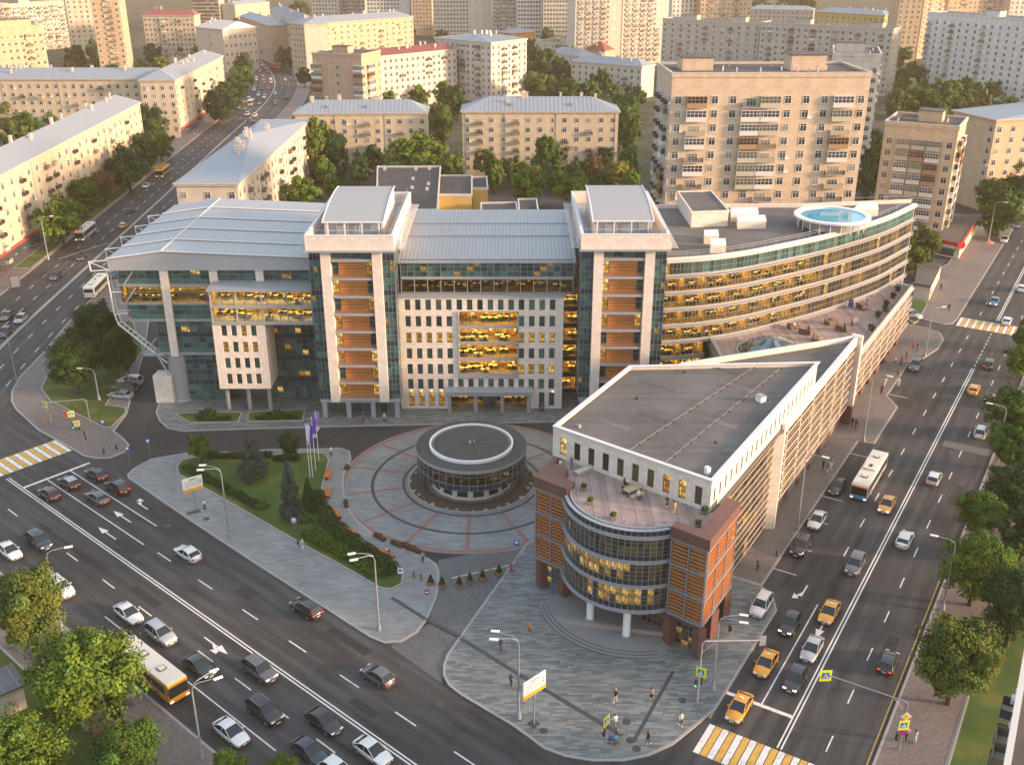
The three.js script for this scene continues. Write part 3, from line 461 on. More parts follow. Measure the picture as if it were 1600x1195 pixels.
// ---------- glass wing on the left with metal gable roof ----------
{
  const X0 = -67, X1 = -32.8, Z = -165.5, g = thing('glass_wing', 'teal glass office wing with pitched grey metal roof standing on a fat round column', 'building', [-50, 0.1, Z]);
  const lx = (x) => x + 50;
  const lv = [3.6, 6.7, 8.9, 12.3, 15.5, 18.4, 21.5, 24.6];
  mesh('core', M([box(34, 9.2, 24, lx(-49.8), 15.4, -14), box(24.4, 15.2, 28, lx(-45), 0.1, -17), box(4, 6.4, 24, lx(-59.2), 9, -13.2)]), MAT.interiorDark, g);
  const dimMat = (p) => (i, j) => (j === 0 ? teal[3] : j % 6 === 3 ? MAT.spandrel : rnd() < p ? pick(litGlass) : pick(teal));
  // top storey and lit storey
  glazing(g, [lx(X0 + 0.3), 0], [lx(X1), 0], 21.9, 24.5, 22, 3, dimMat(0.05), { fw: 0.06 });
  litRoom(g, [lx(X0 + 0.4), -0.2], [lx(-50.6), -0.2], 18.5, 21.3, 5, { light: 9 });
  glazing(g, [lx(X0 + 0.3), 0], [lx(-50.5), 0], 18.5, 21.4, 10, 3, () => MAT.clear, { fw: 0.05 });
  glazing(g, [lx(-65.6), 0], [lx(-50.3), 0], 15.5, 18.1, 10, 3, dimMat(0.05), { fw: 0.05 });
  glazing(g, [lx(-61.4), 0], [lx(-50.3), 0], 9.2, 15.2, 8, 6, dimMat(0.04), { fw: 0.05 });
  glazing(g, [lx(-57.4), -0.3], [lx(-50.3), -0.3], 0.1, 9, 6, 9, (i, j) => (j % 4 === 3 ? MAT.spandrel : pick(teal)), { fw: 0.05 });
  glazing(g, [lx(-42), -1.6], [lx(X1), -1.6], 0.1, 16.4, 9, 16, (i, j) => (j % 4 === 3 ? MAT.spandrel : rnd() < 0.06 ? pick(litGlass) : pick(teal)), { fw: 0.05 });
  for (const y of [8.9, 15.1, 18.1, 21.4]) { const a = y < 10 ? -61.6 : y < 16 ? -65.8 : -67; mesh('floor_edge', box(-50.2 - a, 0.38, 0.5, lx((a - 50.2) / 2), y + 0.1, 0.1), MAT.ledge, g); }
  mesh('floor_edge', box(17.4, 0.4, 0.7, lx(-41.5), 21.4, 0.2), MAT.ledge, g);
  for (const [x, y0] of [[-58.8, 8.8], [-50.4, 21.8], [-42.6, 21.8]]) mesh('stone_pier', box(1.35, 24.6 - y0, 0.5, lx(x), y0, 0.45), MAT.stone, g);
  // projecting two-storey lit bay and the white stone box under it
  const bz = 5;
  for (let k = 0; k < 2; k++) {
    const y = 16.8 + k * 2.9; litRoom(g, [lx(-50.1), bz - 0.4], [lx(-33.2), bz - 0.4], y, y + 2.5, 5, { light: 5 }); mesh('bay_floor', box(17.3, 0.5, 5.4, lx(-41.6), y - 0.42, bz - 2.5), MAT.ledge, g);
    glazing(g, [lx(-50.1), bz - 0.3], [lx(-33.1), bz - 0.3], y + 0.1, y + 2.5, 9, 2, () => MAT.clear, { fw: 0.06 }); const rl = [0.5, 0.8, 1.1].map((q) => box(17.2, 0.05, 0.05, lx(-41.6), y + q, bz)); mesh('handrail', M(rl), MAT.steel, g);
    for (const x of [-50.1, -45.9, -41.6, -37.4, -33.3]) mesh('bay_post', box(0.2, 2.5, 0.3, lx(x), y, bz - 0.05), MAT.ledge, g);
  }
  const lip = prism([[lx(-50.5), bz + 0.4], [lx(-33), bz + 0.4], [lx(-33), 0.3], [lx(-50.5), 0.3]], 22.2, 22.6); mesh('bay_roof', lip, MAT.ledge, g);
  const holes = [], W = 8.8; for (let r = 0; r < 4; r++) for (let i = 0; i < 4; i++) { const x = 1.9 + i * 1.66, y = 5.5 + r * 2.93; holes.push([x - 0.47, y, x + 0.47, y + 1.9]); setWindow(g, 0.94, 1.9, lx(-50.3) + x, y, bz - 0.28, 0, r === 2 && i !== 1 ? litGlass[1] : r === 3 && i === 2 ? litGlass[1] : pick(teal), MAT.darkMetal); }
  holedWall(g, 'stone_box', [lx(-50.3), bz], [lx(-41.5), bz], 4.6, 16.4, holes, MAT.stone, 0.4);
  mesh('stone_box_side', M([box(0.4, 11.8, 5, lx(-50.1), 4.6, bz - 2.9), box(0.4, 11.8, 5.8, lx(-41.7), 4.6, bz - 3.2), box(8.6, 0.3, 5, lx(-45.9), 4.62, bz - 2.9)]), MAT.stone, g); mesh('box_core', box(7.8, 11, 4.2, lx(-45.9), 5, bz - 2.8), MAT.interiorDark, g);
  for (const x of [-49.6, -45.9, -42.3]) mesh('box_column', new THREE.CylinderGeometry(0.36, 0.36, 4.6, 16).translate(lx(x), 2.3, bz - 1.6), MAT.ledge, g);
  mesh('fat_column', new THREE.CylinderGeometry(1.9, 1.9, 8.9, 40).translate(lx(-59), 4.45, -1.6), MAT.concrete, g); mesh('column_foot', new THREE.CylinderGeometry(2.15, 2.25, 0.35, 40).translate(lx(-59), 0.18, -1.6), MAT.ledge, g);
  mesh('thin_column', new THREE.CylinderGeometry(0.7, 0.7, 8.9, 24).translate(lx(-56.3), 4.45, -5), MAT.concrete, g);
  // gable fascia and stepped metal roof: five bays deep
  const ridge = lx(-58.6), xl = lx(-67.6), xr = lx(-33), D = 38;
  const fas = new THREE.Shape([[xl, 24.5], [xr, 24.6], [xr, 26.6], [ridge, 27.7], [xl, 26.4]].map((p) => new THREE.Vector2(...p))); const fg = new THREE.ExtrudeGeometry(fas, { depth: 0.4, bevelEnabled: false }); fg.translate(0, 0, 0.6); mesh('gable_fascia', fg, std(C(0.36, 0.37, 0.39), 0.6), g);
  const y3 = [26.5, 27.8, 26.7], xs = [xl - 0.3, ridge, xr + 0.2];
  for (let k = 0; k < 5; k++) {
    const za = 1.2 - k * D / 5, zb = za - D / 5, up = 0.0, pos = [], uv = []; const lift = (i, e) => y3[i] + 0.05 - (e ? 0.1 : 0);
    for (let i = 0; i < 2; i++) pos.push(xs[i], lift(i, 0), za, xs[i + 1], lift(i + 1, 0), za, xs[i + 1], lift(i + 1, 1), zb, xs[i], lift(i, 0), za, xs[i + 1], lift(i + 1, 1), zb, xs[i], lift(i, 1), zb);
    for (let q = 0; q < pos.length / 3; q++) uv.push(0, 0); const r = mesh('roof_bay', rawGeo(pos, uv), MAT.roofMetal, g);
    mesh('bay_ridge', M([bar([xs[0], y3[0] + 0.12, za], [xs[1], y3[1] + 0.12, za], 0.16, 0.16, 5), bar([xs[1], y3[1] + 0.12, za], [xs[2], y3[2] + 0.12, za], 0.14, 0.14, 5)]), MAT.parapetCap, r); mesh('ridge_cap', bar([xs[1], y3[1] + 0.1, za], [xs[1], y3[1] + 0.02, zb], 0.12, 0.12, 5), MAT.parapetCap, r);
    // steel brackets past the left eave
    const z = za - 0.3; mesh('roof_truss', M([bar([xl, 26.3, z], [xl - 3.4, 26, z], 0.12), bar([xl, 24.6, z], [xl - 3.2, 24.4, z], 0.12), bar([xl - 3.3, 26, z], [xl - 3.2, 24.4, z], 0.12), bar([xl - 0.2, 24.6, z], [xl - 3.3, 26, z], 0.07), bar([xl - 0.1, 26.3, z], [xl - 0.1, 24.5, z], 0.1)]), MAT.parapetCap, g);
  }
  mesh('roof_underside', box(33, 1.6, D - 2, lx(-50), 24.7, -D / 2 + 0.6), MAT.ledge, g);
  // raking ladder truss of the escape stair
  const a0 = [lx(-68.6), 24.6, 0.6], a1 = [lx(-68.4), 16.4, 0.6], a2 = [lx(-68), 14.6, 0.6], a3 = [lx(-60.6), 7.4, 0.6]; const dd = 1.5, T2 = [];
  for (const s of [0, -dd]) T2.push(bar([a0[0], a0[1], s], [a1[0], a1[1], s], 0.13), bar([a1[0], a1[1], s], [a2[0], a2[1], s], 0.13), bar([a2[0], a2[1], s], [a3[0], a3[1], s], 0.16), bar([a1[0], a1[1], s], [lx(-66), 16.6, s], 0.12), bar([a0[0] + 0.2, 20.4, s], [lx(-66.5), 20.4, s], 0.1));
  for (let k = 0; k <= 11; k++) { const t = k / 11; T2.push(bar([a2[0] + (a3[0] - a2[0]) * t, a2[1] + (a3[1] - a2[1]) * t, 0], [a2[0] + (a3[0] - a2[0]) * t, a2[1] + (a3[1] - a2[1]) * t, -dd], 0.1)); }
  mesh('stair_truss', M(T2), MAT.parapetCap, g);
  const st = []; for (let k = 0; k < 2; k++) st.push(bar([lx(-66), 18.6 + k * 3, 0.4], [lx(-64), 21.2 + k * 3, 0.4], 0.14), bar([lx(-66), 18.6 + k * 3, -1], [lx(-64), 21.2 + k * 3, -1], 0.14)); mesh('stair_flight', M(st), MAT.steel, g);
  mesh('stair_base', prism([[lx(-63.2), 0.8], [lx(-60), 0.8], [lx(-59.8), -1.8], [lx(-63), -1.8]], 0, 5.2), MAT.stone, g); mesh('base_brace', M([bar([lx(-61.8), 9, 0.6], [lx(-60.2), 5, 0.6], 0.16), bar([lx(-61.8), 12, 0], [lx(-64.5), 9, 0], 0.12)]), MAT.steel, g);
  mesh('landing', box(3.4, 0.4, 3, lx(-62.4), 8.9, -0.8), MAT.ledge, g);
}
// ---------- curved wing and terrace ----------
{
  const O = [26, -166], g = thing('curved_wing', 'long curved office wing with stepped pale ledges, lit storeys and flat dark roof', 'building', [O[0], 0.1, O[1]]);
  const rel = (p) => [p[0] - O[0], p[1] - O[1]], HR = 25.5;
  const raw = [[26.1,-166.6], [32.8,-168.1], [40,-171], [47.8,-175.6], [56.1,-181], [65.3,-188.1], [73.3,-195.3], [82.3,-205.6]].map(rel);
  const curve = smooth(raw, false, 3), n = curve.length - 1;
  const back = [[82.3,-207.8], [58.6,-204], [44.2,-204], [29.1,-202.9]].map(rel);
  const roofPts = [...curve, ...back];
  const off = (d, pts = curve) => pts.map((p, i) => { const a = pts[Math.max(0, i - 1)], b = pts[Math.min(pts.length - 1, i + 1)], l = Math.hypot(b[0] - a[0], b[1] - a[1]); return [p[0] - (b[1] - a[1]) / l * d, p[1] + (b[0] - a[0]) / l * d]; });
  mesh('flat_roof', prism(roofPts, 25.2, 25.55), MAT.felt, g); const inner = off(-6.2); mesh('core', prism([...inner, ...back], 0, 25.2), MAT.interiorDark, g);
  const e0 = curve[n], e1 = back[0]; mesh('end_wall', ribbon([[e0[0], e0[1]], [e1[0], e1[1]], back[1]], 0.4, 0, 25.3, false, 0), MAT.stone, g);
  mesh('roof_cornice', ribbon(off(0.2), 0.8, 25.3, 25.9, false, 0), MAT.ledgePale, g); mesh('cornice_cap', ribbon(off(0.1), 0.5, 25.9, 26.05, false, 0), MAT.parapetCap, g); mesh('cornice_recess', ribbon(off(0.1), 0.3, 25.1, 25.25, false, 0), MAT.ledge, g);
  mesh('back_parapet', ribbon(back, 0.4, 25.5, 26.3, false, 0), MAT.stone, g);
  mesh('roof_railing', M([ribbon(off(-0.6), 0.05, 26.9, 26.95, false, 0), ribbon(off(-0.6), 0.04, 26.5, 26.54, false, 0), ...off(-0.6).map((p) => box(0.05, 1.4, 0.05, p[0], 25.55, p[1])), ribbon(back, 0.05, 27, 27.05, false, 0)]), MAT.steel, g);
  for (let k = 0; k < 7; k++) {
    const y = 4.5 + k * 3, last = k < 2 ? 4 : n, part = curve.slice(0, last + 1);
    const oo = (d) => off(d).slice(0, last + 1);
    if (k > 0 || true) { mesh('ledge', ribbon(oo(0.3), 0.7, y, y + 0.18, false, 0), MAT.ledge, g); mesh('spandrel_band', ribbon(oo(0.05), 0.3, y + 0.22, y + 0.6, false, 0), MAT.ledge, g); mesh('ledge_rail', M([ribbon(oo(0.7), 0.06, y + 0.5, y + 0.56, false, 0), ribbon(oo(0.65), 0.05, y + 0.78, y + 0.83, false, 0)]), MAT.ledgePale, g); }
    const bars = [];
    for (let i = 0; i < last; i++) {
      const a = curve[i], b = curve[i + 1], lit = k < 6 && (i < 13 ? true : rnd() < 0.3) && !(k === 5 && i > 12);
      const sub = 3, dx = b[0] - a[0], dz = b[1] - a[1], Lg = Math.hypot(dx, dz), ry = Math.atan2(-dz, dx);
      for (let q = 0; q < sub; q++) { const t = (q + 0.5) / sub, m = lit ? MAT.clear : k === 6 && i > 0 ? pick(teal) : rnd() < 0.12 ? pick(litGlass) : pick(brown); const p = mesh('glass_pane', unitBox(Math.round(Lg / sub * 20) / 20, 2.36, 0.03), m, g); p.position.set(a[0] + dx * t, y + 0.61, a[1] + dz * t); p.rotation.y = ry; }
      for (let q = 0; q <= sub; q++) bars.push(box(0.07, 2.25, 0.14, a[0] + dx * q / sub, y + 0.75, a[1] + dz * q / sub, ry)); bars.push(box(Lg, 0.06, 0.12, a[0] + dx / 2, y + 1.5, a[1] + dz / 2, ry));
      if (lit && i % 2 === 0 && i + 1 < n) { const c = curve[Math.min(last, i + 2)]; litRoom(g, [a[0] + 0.1 * dz / Lg, a[1] - 0.1 * dx / Lg], [c[0] + 0.1 * dz / Lg, c[1] - 0.1 * dx / Lg], y + 0.3, y + 2.95, 5.4, { light: i < 13 ? 5.5 : 2.5 }); }
    }
    mesh('mullions', M(bars), MAT.frame, g);
  }
  // penthouse and plant boxes on the roof
  const bx = (name, pts, h0, h1, m, cap) => { const p = pts.map(rel), o = mesh(name, prism(p, h0, h1), m, g); if (cap) mesh('roof_cap', prism(p, h1, h1 + 0.12), cap, o); return o; };
  const ph = bx('penthouse', [[33.8,-188.3], [40.9,-189.3], [40.5,-205.6], [33.6,-205]], 25.5, 28.3, MAT.stone, MAT.felt); mesh('parapet', ribbon([[33.8,-188.3], [40.9,-189.3], [40.5,-205.6], [33.6,-205]].map(rel), 0.3, 28.3, 28.65, true, 0), MAT.stone, ph);
  const cab = [[[42.1,-192.4], [47.5,-192.9], [48.4,-197.9], [43,-197.4]], [[42.3,-187.1], [47.8,-187.6], [48.5,-191.9], [43,-191.4]], [[34.3,-177], [36.9,-177], [37.5,-181.3], [34.9,-180.8]], [[34.4,-171.2], [37.1,-171.4], [37.7,-175.3], [35,-175.1]], [[66.4,-195.9], [71.9,-196.9], [73.2,-201.6], [69.8,-201.6]]];
  for (const c of cab) { const b = mesh('plant_cabinet', prism(c.map(rel), 25.5, 26.95), MAT.stone, g); mesh('cabinet_lid', prism(c.map(rel), 26.97, 27.1), MAT.white, b); }
  // roof pavilion by the tower
  mesh('vent', box(2.4, 1.1, 1.8, 0.9, 25.5, 0.6 - 9), MAT.stone, g);
}
{ // round roof dish filled with blue water
  const c = [60.3,-188.5], g = thing('roof_pool', 'round raised dish of bright blue water on posts on the curved wing roof', 'pool', [c[0], 25.65, c[1]]);
  mesh('drum_wall', new THREE.CylinderGeometry(5.6, 5.3, 1.9, 48, 1, true).translate(0, 1.2, 0), MAT.ledge, g); mesh('rim', ribbon(circle(0, 0, 6.5, 64), 1.0, 2.1, 2.45, true, 0), MAT.white, g); mesh('water', new THREE.CylinderGeometry(6.1, 6.1, 0.15, 64).translate(0, 2.15, 0), MAT.water, g);
  for (let k = 0; k < 20; k++) { const a = k / 20 * 2 * Math.PI; mesh('post', box(0.14, 2.1, 0.14, 6.2 * Math.cos(a), 0, 6.2 * Math.sin(a)), MAT.white, g); }
}

// ---------- front building: wings with timber louvres, glazed bow, terrace, slatted flank ----------
const FO = [21.4, -94.6], AB = (a, b) => [0.521 * a - 0.776 * b, -0.8536 * a - 0.631 * b];
{
  const g = thing('front_building', 'wedge shaped front building with round glazed bow, timber louvre wings and roof terrace', 'building', [FO[0], 0.13, FO[1]]);
  mesh('core', prism([AB(2.2, 3.4), AB(2.2, 20.4), AB(6, 23.3), AB(30, 24.6), AB(42.5, 22), AB(68, 4.2), AB(68, 2.9), AB(9.5, 2.9)], 0.05, 14.9), MAT.interiorDark, g);
  mesh('left_wall', prism([AB(5, 23.2), AB(5, 24.3), AB(29.4, 25), AB(29.4, 24)], 0, 15), MAT.stone, g);
  // lower roof with parapet
  const low = [AB(6, 2.2), AB(6, 24.2), AB(29.2, 24.9), AB(42.5, 22.4), AB(68.5, 4), AB(71, 2.6), AB(71, 1.9), AB(32, 1.9), AB(31, 2.2)];
  mesh('lower_roof', prism(low, 14.6, 15.0), MAT.felt, g); mesh('parapet', ribbon([AB(29.2, 24.7), AB(42.5, 22.2), AB(68.5, 3.9), AB(70.8, 2.5), AB(70.8, 2.1), AB(32.2, 2.1)], 0.45, 14.4, 15.7, false, 0), MAT.stone, g); mesh('parapet_cap', ribbon([AB(29.2, 24.7), AB(42.5, 22.2), AB(68.5, 3.9), AB(70.8, 2.5), AB(70.8, 2.1), AB(32.2, 2.1)], 0.6, 15.7, 15.82, false, 0), MAT.parapetCap, g);
  // upper storey
  const U = [AB(6.5, 2.6), AB(6.5, 24.9), AB(29.2, 25.2), AB(47.7, 2.4)], inset = [AB(7.2, 3.2), AB(7.2, 24.3), AB(29, 24.6), AB(46.5, 3)];
  mesh('upper_core', prism(inset, 15, 18.7), MAT.interiorDark, g); mesh('upper_roof', prism(inset.map((p, i) => lerp2(p, U[i], 0.5)), 18.55, 18.75), MAT.felt, g);
  const len = (p, q) => Math.hypot(p[0] - q[0], p[1] - q[1]);
  const wallRow = (p0, p1, n, w, y0, h, first, lastGap, litP) => {
    const Lg = len(p0, p1), holes = [], ry = Math.atan2(-(p1[1] - p0[1]), p1[0] - p0[0]);
    for (let i = 0; i < n; i++) { const x = first + (Lg - first - lastGap) * i / (n - 1); holes.push([x - w / 2, y0, x + w / 2, y0 + h]); const t = x / Lg, q = lerp2(p0, p1, t), nx = -(p1[1] - p0[1]) / Lg * -0.2, nz = (p1[0] - p0[0]) / Lg * -0.2; setWindow(g, w, h, q[0] + nx, y0, q[1] + nz, ry, rnd() < litP ? pick(litGlass) : pick(brown), MAT.darkMetal); }
    holedWall(g, 'upper_wall', p0, p1, 14.95, 19.2, holes, MAT.stone, 0.3);
  };
  wallRow(U[1], U[0], 10, 0.95, 15.5, 2.4, 1.3, 1.6, 0.2); wallRow(U[0], U[3], 22, 0.55, 16, 1.7, 1.2, 2, 0.1);
  mesh('rear_wall', ribbon([U[3], U[2], U[1]], 0.3, 14.95, 19.2, false, 1), MAT.stone, g); mesh('roof_parapet_cap', ribbon(U, 0.55, 19.2, 19.32, true, 0), MAT.parapetCap, g);
  // lightning conductor wires on little blocks
  for (const [p, q] of [[AB(7.5, 14.2), AB(41, 10)], [AB(7.5, 9.2), AB(43, 6.6)]]) { const b = []; mesh('roof_wire', bar([p[0], 18.95, p[1]], [q[0], 18.95, q[1]], 0.025, 0.025, 4), MAT.ledge, g); for (let k = 0; k <= 16; k++) { const c = lerp2(p, q, k / 16); mesh('wire_block', box(0.22, 0.18, 0.22, c[0], 18.75, c[1]), MAT.black, g); } }
  for (const [a, b, w, h, m] of [[8.4, 4, 0.5, 0.9, MAT.white], [31, 5.4, 0.9, 0.8, MAT.white], [9, 22.6, 0.35, 0.35, MAT.ledge], [21, 20, 0.25, 0.3, MAT.black], [33, 18, 0.25, 0.3, MAT.black], [16, 6, 0.25, 0.25, MAT.black]]) { const c = AB(a, b); const v = mesh('roof_vent', box(w, h, w * 1.2, c[0], 18.75, c[1], 0.5), m, g); if (w > 0.8) mesh('vent_lid', box(w * 1.1, 0.08, w * 1.35, c[0], 18.75 + h, c[1], 0.5), MAT.ledge, v); }
  // pale repair strips welded onto the felt
  for (const [a, b, l, w, q] of [[17, 14.5, 7, 1, 0], [21, 7.6, 5, 1, 1], [26, 19.5, 6, 1, 0], [33, 9, 7, 1, 1], [12, 19, 4.5, 1, 1], [37, 13, 4, 1, 0], [14, 4.6, 4, 1, 0]]) mesh('felt_patch', prism([AB(a, b - l / 2), AB(a, b + l / 2), AB(a + w, b + l / 2), AB(a + w, b - l / 2)], 18.74, 18.764 + q * 0.004), mapd(T.felt, 0.85, { color: q ? C(1.25, 1.24, 1.22) : C(0.8, 0.8, 0.82) }), g);
  // terrace deck
  const CB = AB(4.85, 11.75), bowR = 8.35;
  const th0 = Math.atan2(AB(0.6, 5.2)[1] - CB[1], AB(0.6, 5.2)[0] - CB[0]), th1 = (Math.atan2(AB(-0.3, 18.6)[1] - CB[1], AB(-0.3, 18.6)[0] - CB[0]) + 2 * Math.PI) % (2 * Math.PI);
  const bow = (r, n = 24) => arc(CB[0], CB[1], r, th0, th1, n);
  mesh('terrace_deck', prism([AB(6.6, 2), AB(1.3, 2), AB(1.3, 22.6), AB(6.6, 23.4)], 14.8, 15.02), MAT.deck, g);
  mesh('bow_deck', prism([AB(1.5, 4.4), ...bow(bowR - 0.4).filter((p) => true), AB(1.5, 19)], 14.85, 15.014), MAT.deck, g);
  const edge = [AB(6.5, 1.7), AB(1.2, 1.7), AB(1.2, 4.9), ...bow(bowR - 0.5), AB(1.2, 18.7), AB(1.2, 20.6), AB(3.4, 21.2), AB(3.4, 23.4)];
  mesh('terrace_kerb', ribbon(edge, 0.2, 14.8, 15.2, false, 0), MAT.steel, g);
  mesh('terrace_railing', M([ribbon(edge, 0.035, 15.95, 15.98, false, 0), ribbon(edge, 0.02, 15.6, 15.62, false, 0), ...edge.map((p) => box(0.03, 0.8, 0.03, p[0], 15.2, p[1]))]), MAT.metal, g);
  // bow: ledges and panes
  const N = 22, G0 = 4.2, up = (y) => G0 + (y - 3.4) * 10.8 / 11.6;
  for (const y of [3.4, 7.05, 10.6, 14.05].map(up)) { mesh('bow_ledge', ribbon(bow(bowR + 0.2), 0.45, y - 0.1, y + 0.1, false, 0), MAT.steel, g); mesh('bow_rail', M([ribbon(bow(bowR + 0.5), 0.07, y + 0.4, y + 0.46, false, 0), ribbon(bow(bowR + 0.5), 0.07, y + 0.25, y + 0.3, false, 0)]), MAT.steel, g); }
  mesh('bow_rim', ribbon(bow(bowR), 0.4, 15, 15.12, false, 0), MAT.steel, g);
  mesh('bow_soffit', prism([...bow(bowR), AB(2, 19.5), AB(2, 4)], G0 - 0.2, G0 + 0.05), MAT.ledge, g);
  mesh('bow_core', prism([...bow(bowR - 3.4), AB(3, 18.6), AB(3, 5)], G0, 14.8), MAT.interiorDark, g);
  const pts = bow(bowR, N);
  const rowsY = [[13.95, 15, 'sp', 5], [12.65, 13.95, 'g', 3], [11.45, 12.65, 'g', 3], [10.55, 11.45, 'sp', 3], [9.2, 10.55, 'g', 2], [8, 9.2, 'g', 2], [7, 8, 'sp', 2], [5.6, 7, 'g', 1], [4.4, 5.6, 'g', 1], [3.45, 4.4, 'sp', 1]].map(([a, b, c, d]) => [up(a), up(b), c, d]);
  const panel = phy({ color: C(0.03, 0.032, 0.04), roughness: 0.3 });
  for (const [y0, y1, kind, st] of rowsY) for (let i = 0; i < N; i++) {
    const a = pts[i], b = pts[i + 1], Lg = len(a, b), ry = Math.atan2(-(b[1] - a[1]), b[0] - a[0]) + Math.PI;
    let m = panel; if (kind === 'g') { const f = i / N; m = st === 2 && f > 0.25 && f < 0.95 ? (rnd() < 0.85 ? pick(litGlass) : pick(brown)) : st === 1 && f > 0.05 && f < 0.6 ? (rnd() < 0.7 ? pick(litGlass) : pick(brown)) : rnd() < 0.04 ? litGlass[1] : pick(brown); }
    const p = mesh('bow_pane', unitBox(Math.round(Lg * 50) / 50, y1 - y0 - 0.02, 0.04), m, g); p.position.set((a[0] + b[0]) / 2, y0 + 0.01, (a[1] + b[1]) / 2); p.rotation.y = ry;
  }
  { const b = []; for (let i = 0; i <= N; i++) b.push(box(0.1, 15 - G0, 0.14, pts[i][0] + (pts[i][0] - CB[0]) * 0.006, G0, pts[i][1] + (pts[i][1] - CB[1]) * 0.006, Math.atan2(-(pts[i][1] - CB[1]), pts[i][0] - CB[0]) + Math.PI / 2)); for (const [y0] of rowsY) b.push(ribbon(bow(bowR + 0.02, N), 0.1, y0 - 0.04, y0 + 0.04, false, 0)); for (const y of [13.3, 12, 9.85, 8.6, 6.3, 5].map(up)) b.push(ribbon(bow(bowR + 0.02, N), 0.07, y - 0.02, y + 0.03, false, 0)); mesh('bow_mullions', M(b), MAT.frame, g); }
  // wings
  const wing = (name, P, y0 = 4.3, y1 = 14.5) => { mesh(name, prism(P, y0, y1), MAT.interiorDark, g); };
  const WR = [AB(0.35, 0.35), AB(0.35, 4.5), AB(4, 4.5), AB(9.2, 2.8), AB(9.2, 0.35)], WL = [AB(-0.3, 18.8), AB(-0.3, 23), AB(5, 23.2), AB(5, 19)];
  wing('wing_core', WR); wing('wing_core', WL);
  const grow = (P, d) => { const cx = P.reduce((s, p) => s + p[0], 0) / P.length, cz = P.reduce((s, p) => s + p[1], 0) / P.length; return P.map((p) => { const l = Math.hypot(p[0] - cx, p[1] - cz); return [cx + (p[0] - cx) * (1 + d / l), cz + (p[1] - cz) * (1 + d / l)]; }); };
  const capR = [AB(-0.25, -0.25), AB(-0.25, 4.6), AB(1.1, 4.6), AB(1.1, 1.6), AB(9.4, 1.6), AB(9.4, -0.25)], capL = [AB(-0.9, 18.6), AB(-0.9, 23.6), AB(5, 23.9), AB(5, 23.3), AB(3.3, 23.2), AB(3.3, 20.8), AB(1.1, 20.4), AB(1.1, 18.6)];
  mesh('stone_cap', prism(capR, 14.6, 16), MAT.redStone, g); mesh('stone_cap', prism(capL, 14.6, 16), MAT.redStone, g);
  mesh('wing_base', prism(grow(WR, 0.35), 3.9, 4.4), MAT.redStone, g); mesh('wing_base', prism(grow(WL, 0.35), 3.9, 4.4), MAT.redStone, g);
  for (const [a, b] of [[0.3, 0.3], [0.3, 4.1], [8.8, 0.4], [4.6, 0.4], [0.1, 19.2], [0, 22.7], [4.4, 22.9]]) { const c = AB(a, b); mesh('stone_pier', box(1.1, 3.95, 1.1, c[0], 0, c[1], 0.55), MAT.redStone, g); }
  const beam = (p, q, y, h = 0.3, d = 0.3) => ribbon([p, q], d, y, y + h, false, 0);
  const beamMat = std(C(0.2, 0.215, 0.24), 0.5);
  const cells = (p, q, n, out) => { // timber louvre cells between steel beams
    const ry = Math.atan2(-(q[1] - p[1]), q[0] - p[0]), Lg = len(p, q);
    for (const y of [4.4, 7.72, 11.04, 14.3]) mesh('steel_beam', beam(p, q, y - 0.02, 0.24, 0.34), beamMat, g);
    for (let i = 0; i <= n; i++) { const c = lerp2(p, q, i / n); mesh('steel_post', box(0.15, 10.2, 0.26, c[0], 4.4, c[1], ry), beamMat, g); }
    for (let r = 0; r < 3; r++) for (let i = 0; i < n; i++) for (let k = 0; k < 6; k++) {
      const c = lerp2(p, q, (i + 0.5) / n), s = mesh('louvre_slat', unitBox(Math.round((Lg / n - 0.3) * 50) / 50, 0.27, 0.06), MAT.louvre, g); s.position.set(c[0], 4.78 + r * 3.32 + k * 0.49, c[1]); s.rotation.set(0, ry, 0); s.rotation.order = 'YXZ'; s.rotation.x = 0.15;
    }
  };
  cells(AB(-0.02, 4.5), AB(-0.02, 0.02), 2); cells(AB(0, 0), AB(9.2, 0), 3); cells(AB(-0.65, 23.3), AB(-0.65, 18.7), 2); cells(AB(5, 23.5), AB(-0.6, 23.4), 2);
  // ground floor: glazing behind the columns, steps
  glazing(g, AB(2, 19.2), AB(2, 14.6), 0.2, 4, 6, 5, () => (rnd() < 0.3 ? pick(litGlass) : pick(brown)), { fw: 0.07 }); glazing(g, AB(2.4, 14.6), AB(2.4, 8.6), 0.2, 4, 5, 2, () => brown[1], { fw: 0.09, frame: MAT.furnWood }); glazing(g, AB(2, 8.6), AB(2, 4.4), 0.2, 4, 6, 5, () => pick(brown), { fw: 0.07 });
  glazing(g, AB(0.9, 3.6), AB(0.9, 0.9), 0.1, 3.9, 3, 5, () => (rnd() < 0.25 ? litGlass[1] : pick(brown)), { fw: 0.07 }); glazing(g, AB(0.4, 22.2), AB(0.4, 19.8), 0.1, 3.9, 3, 5, () => (rnd() < 0.4 ? litGlass[0] : pick(teal)), { fw: 0.07 });
  for (const [a, b] of [[-1.9, 14.1], [-1.9, 8.9]]) { const c = AB(a, b); mesh('round_column', new THREE.CylinderGeometry(0.46, 0.46, 4.1, 28).translate(c[0], 2.05, c[1]), MAT.white, g); mesh('column_foot', new THREE.CylinderGeometry(0.56, 0.6, 0.12, 28).translate(c[0], 0.28, c[1]), MAT.ledge, g); }
  const fan = (r) => [AB(2, 3.4), ...arc(CB[0], CB[1], r, th0 + 0.16, th1 - 0.12, 40), AB(2, 20)];
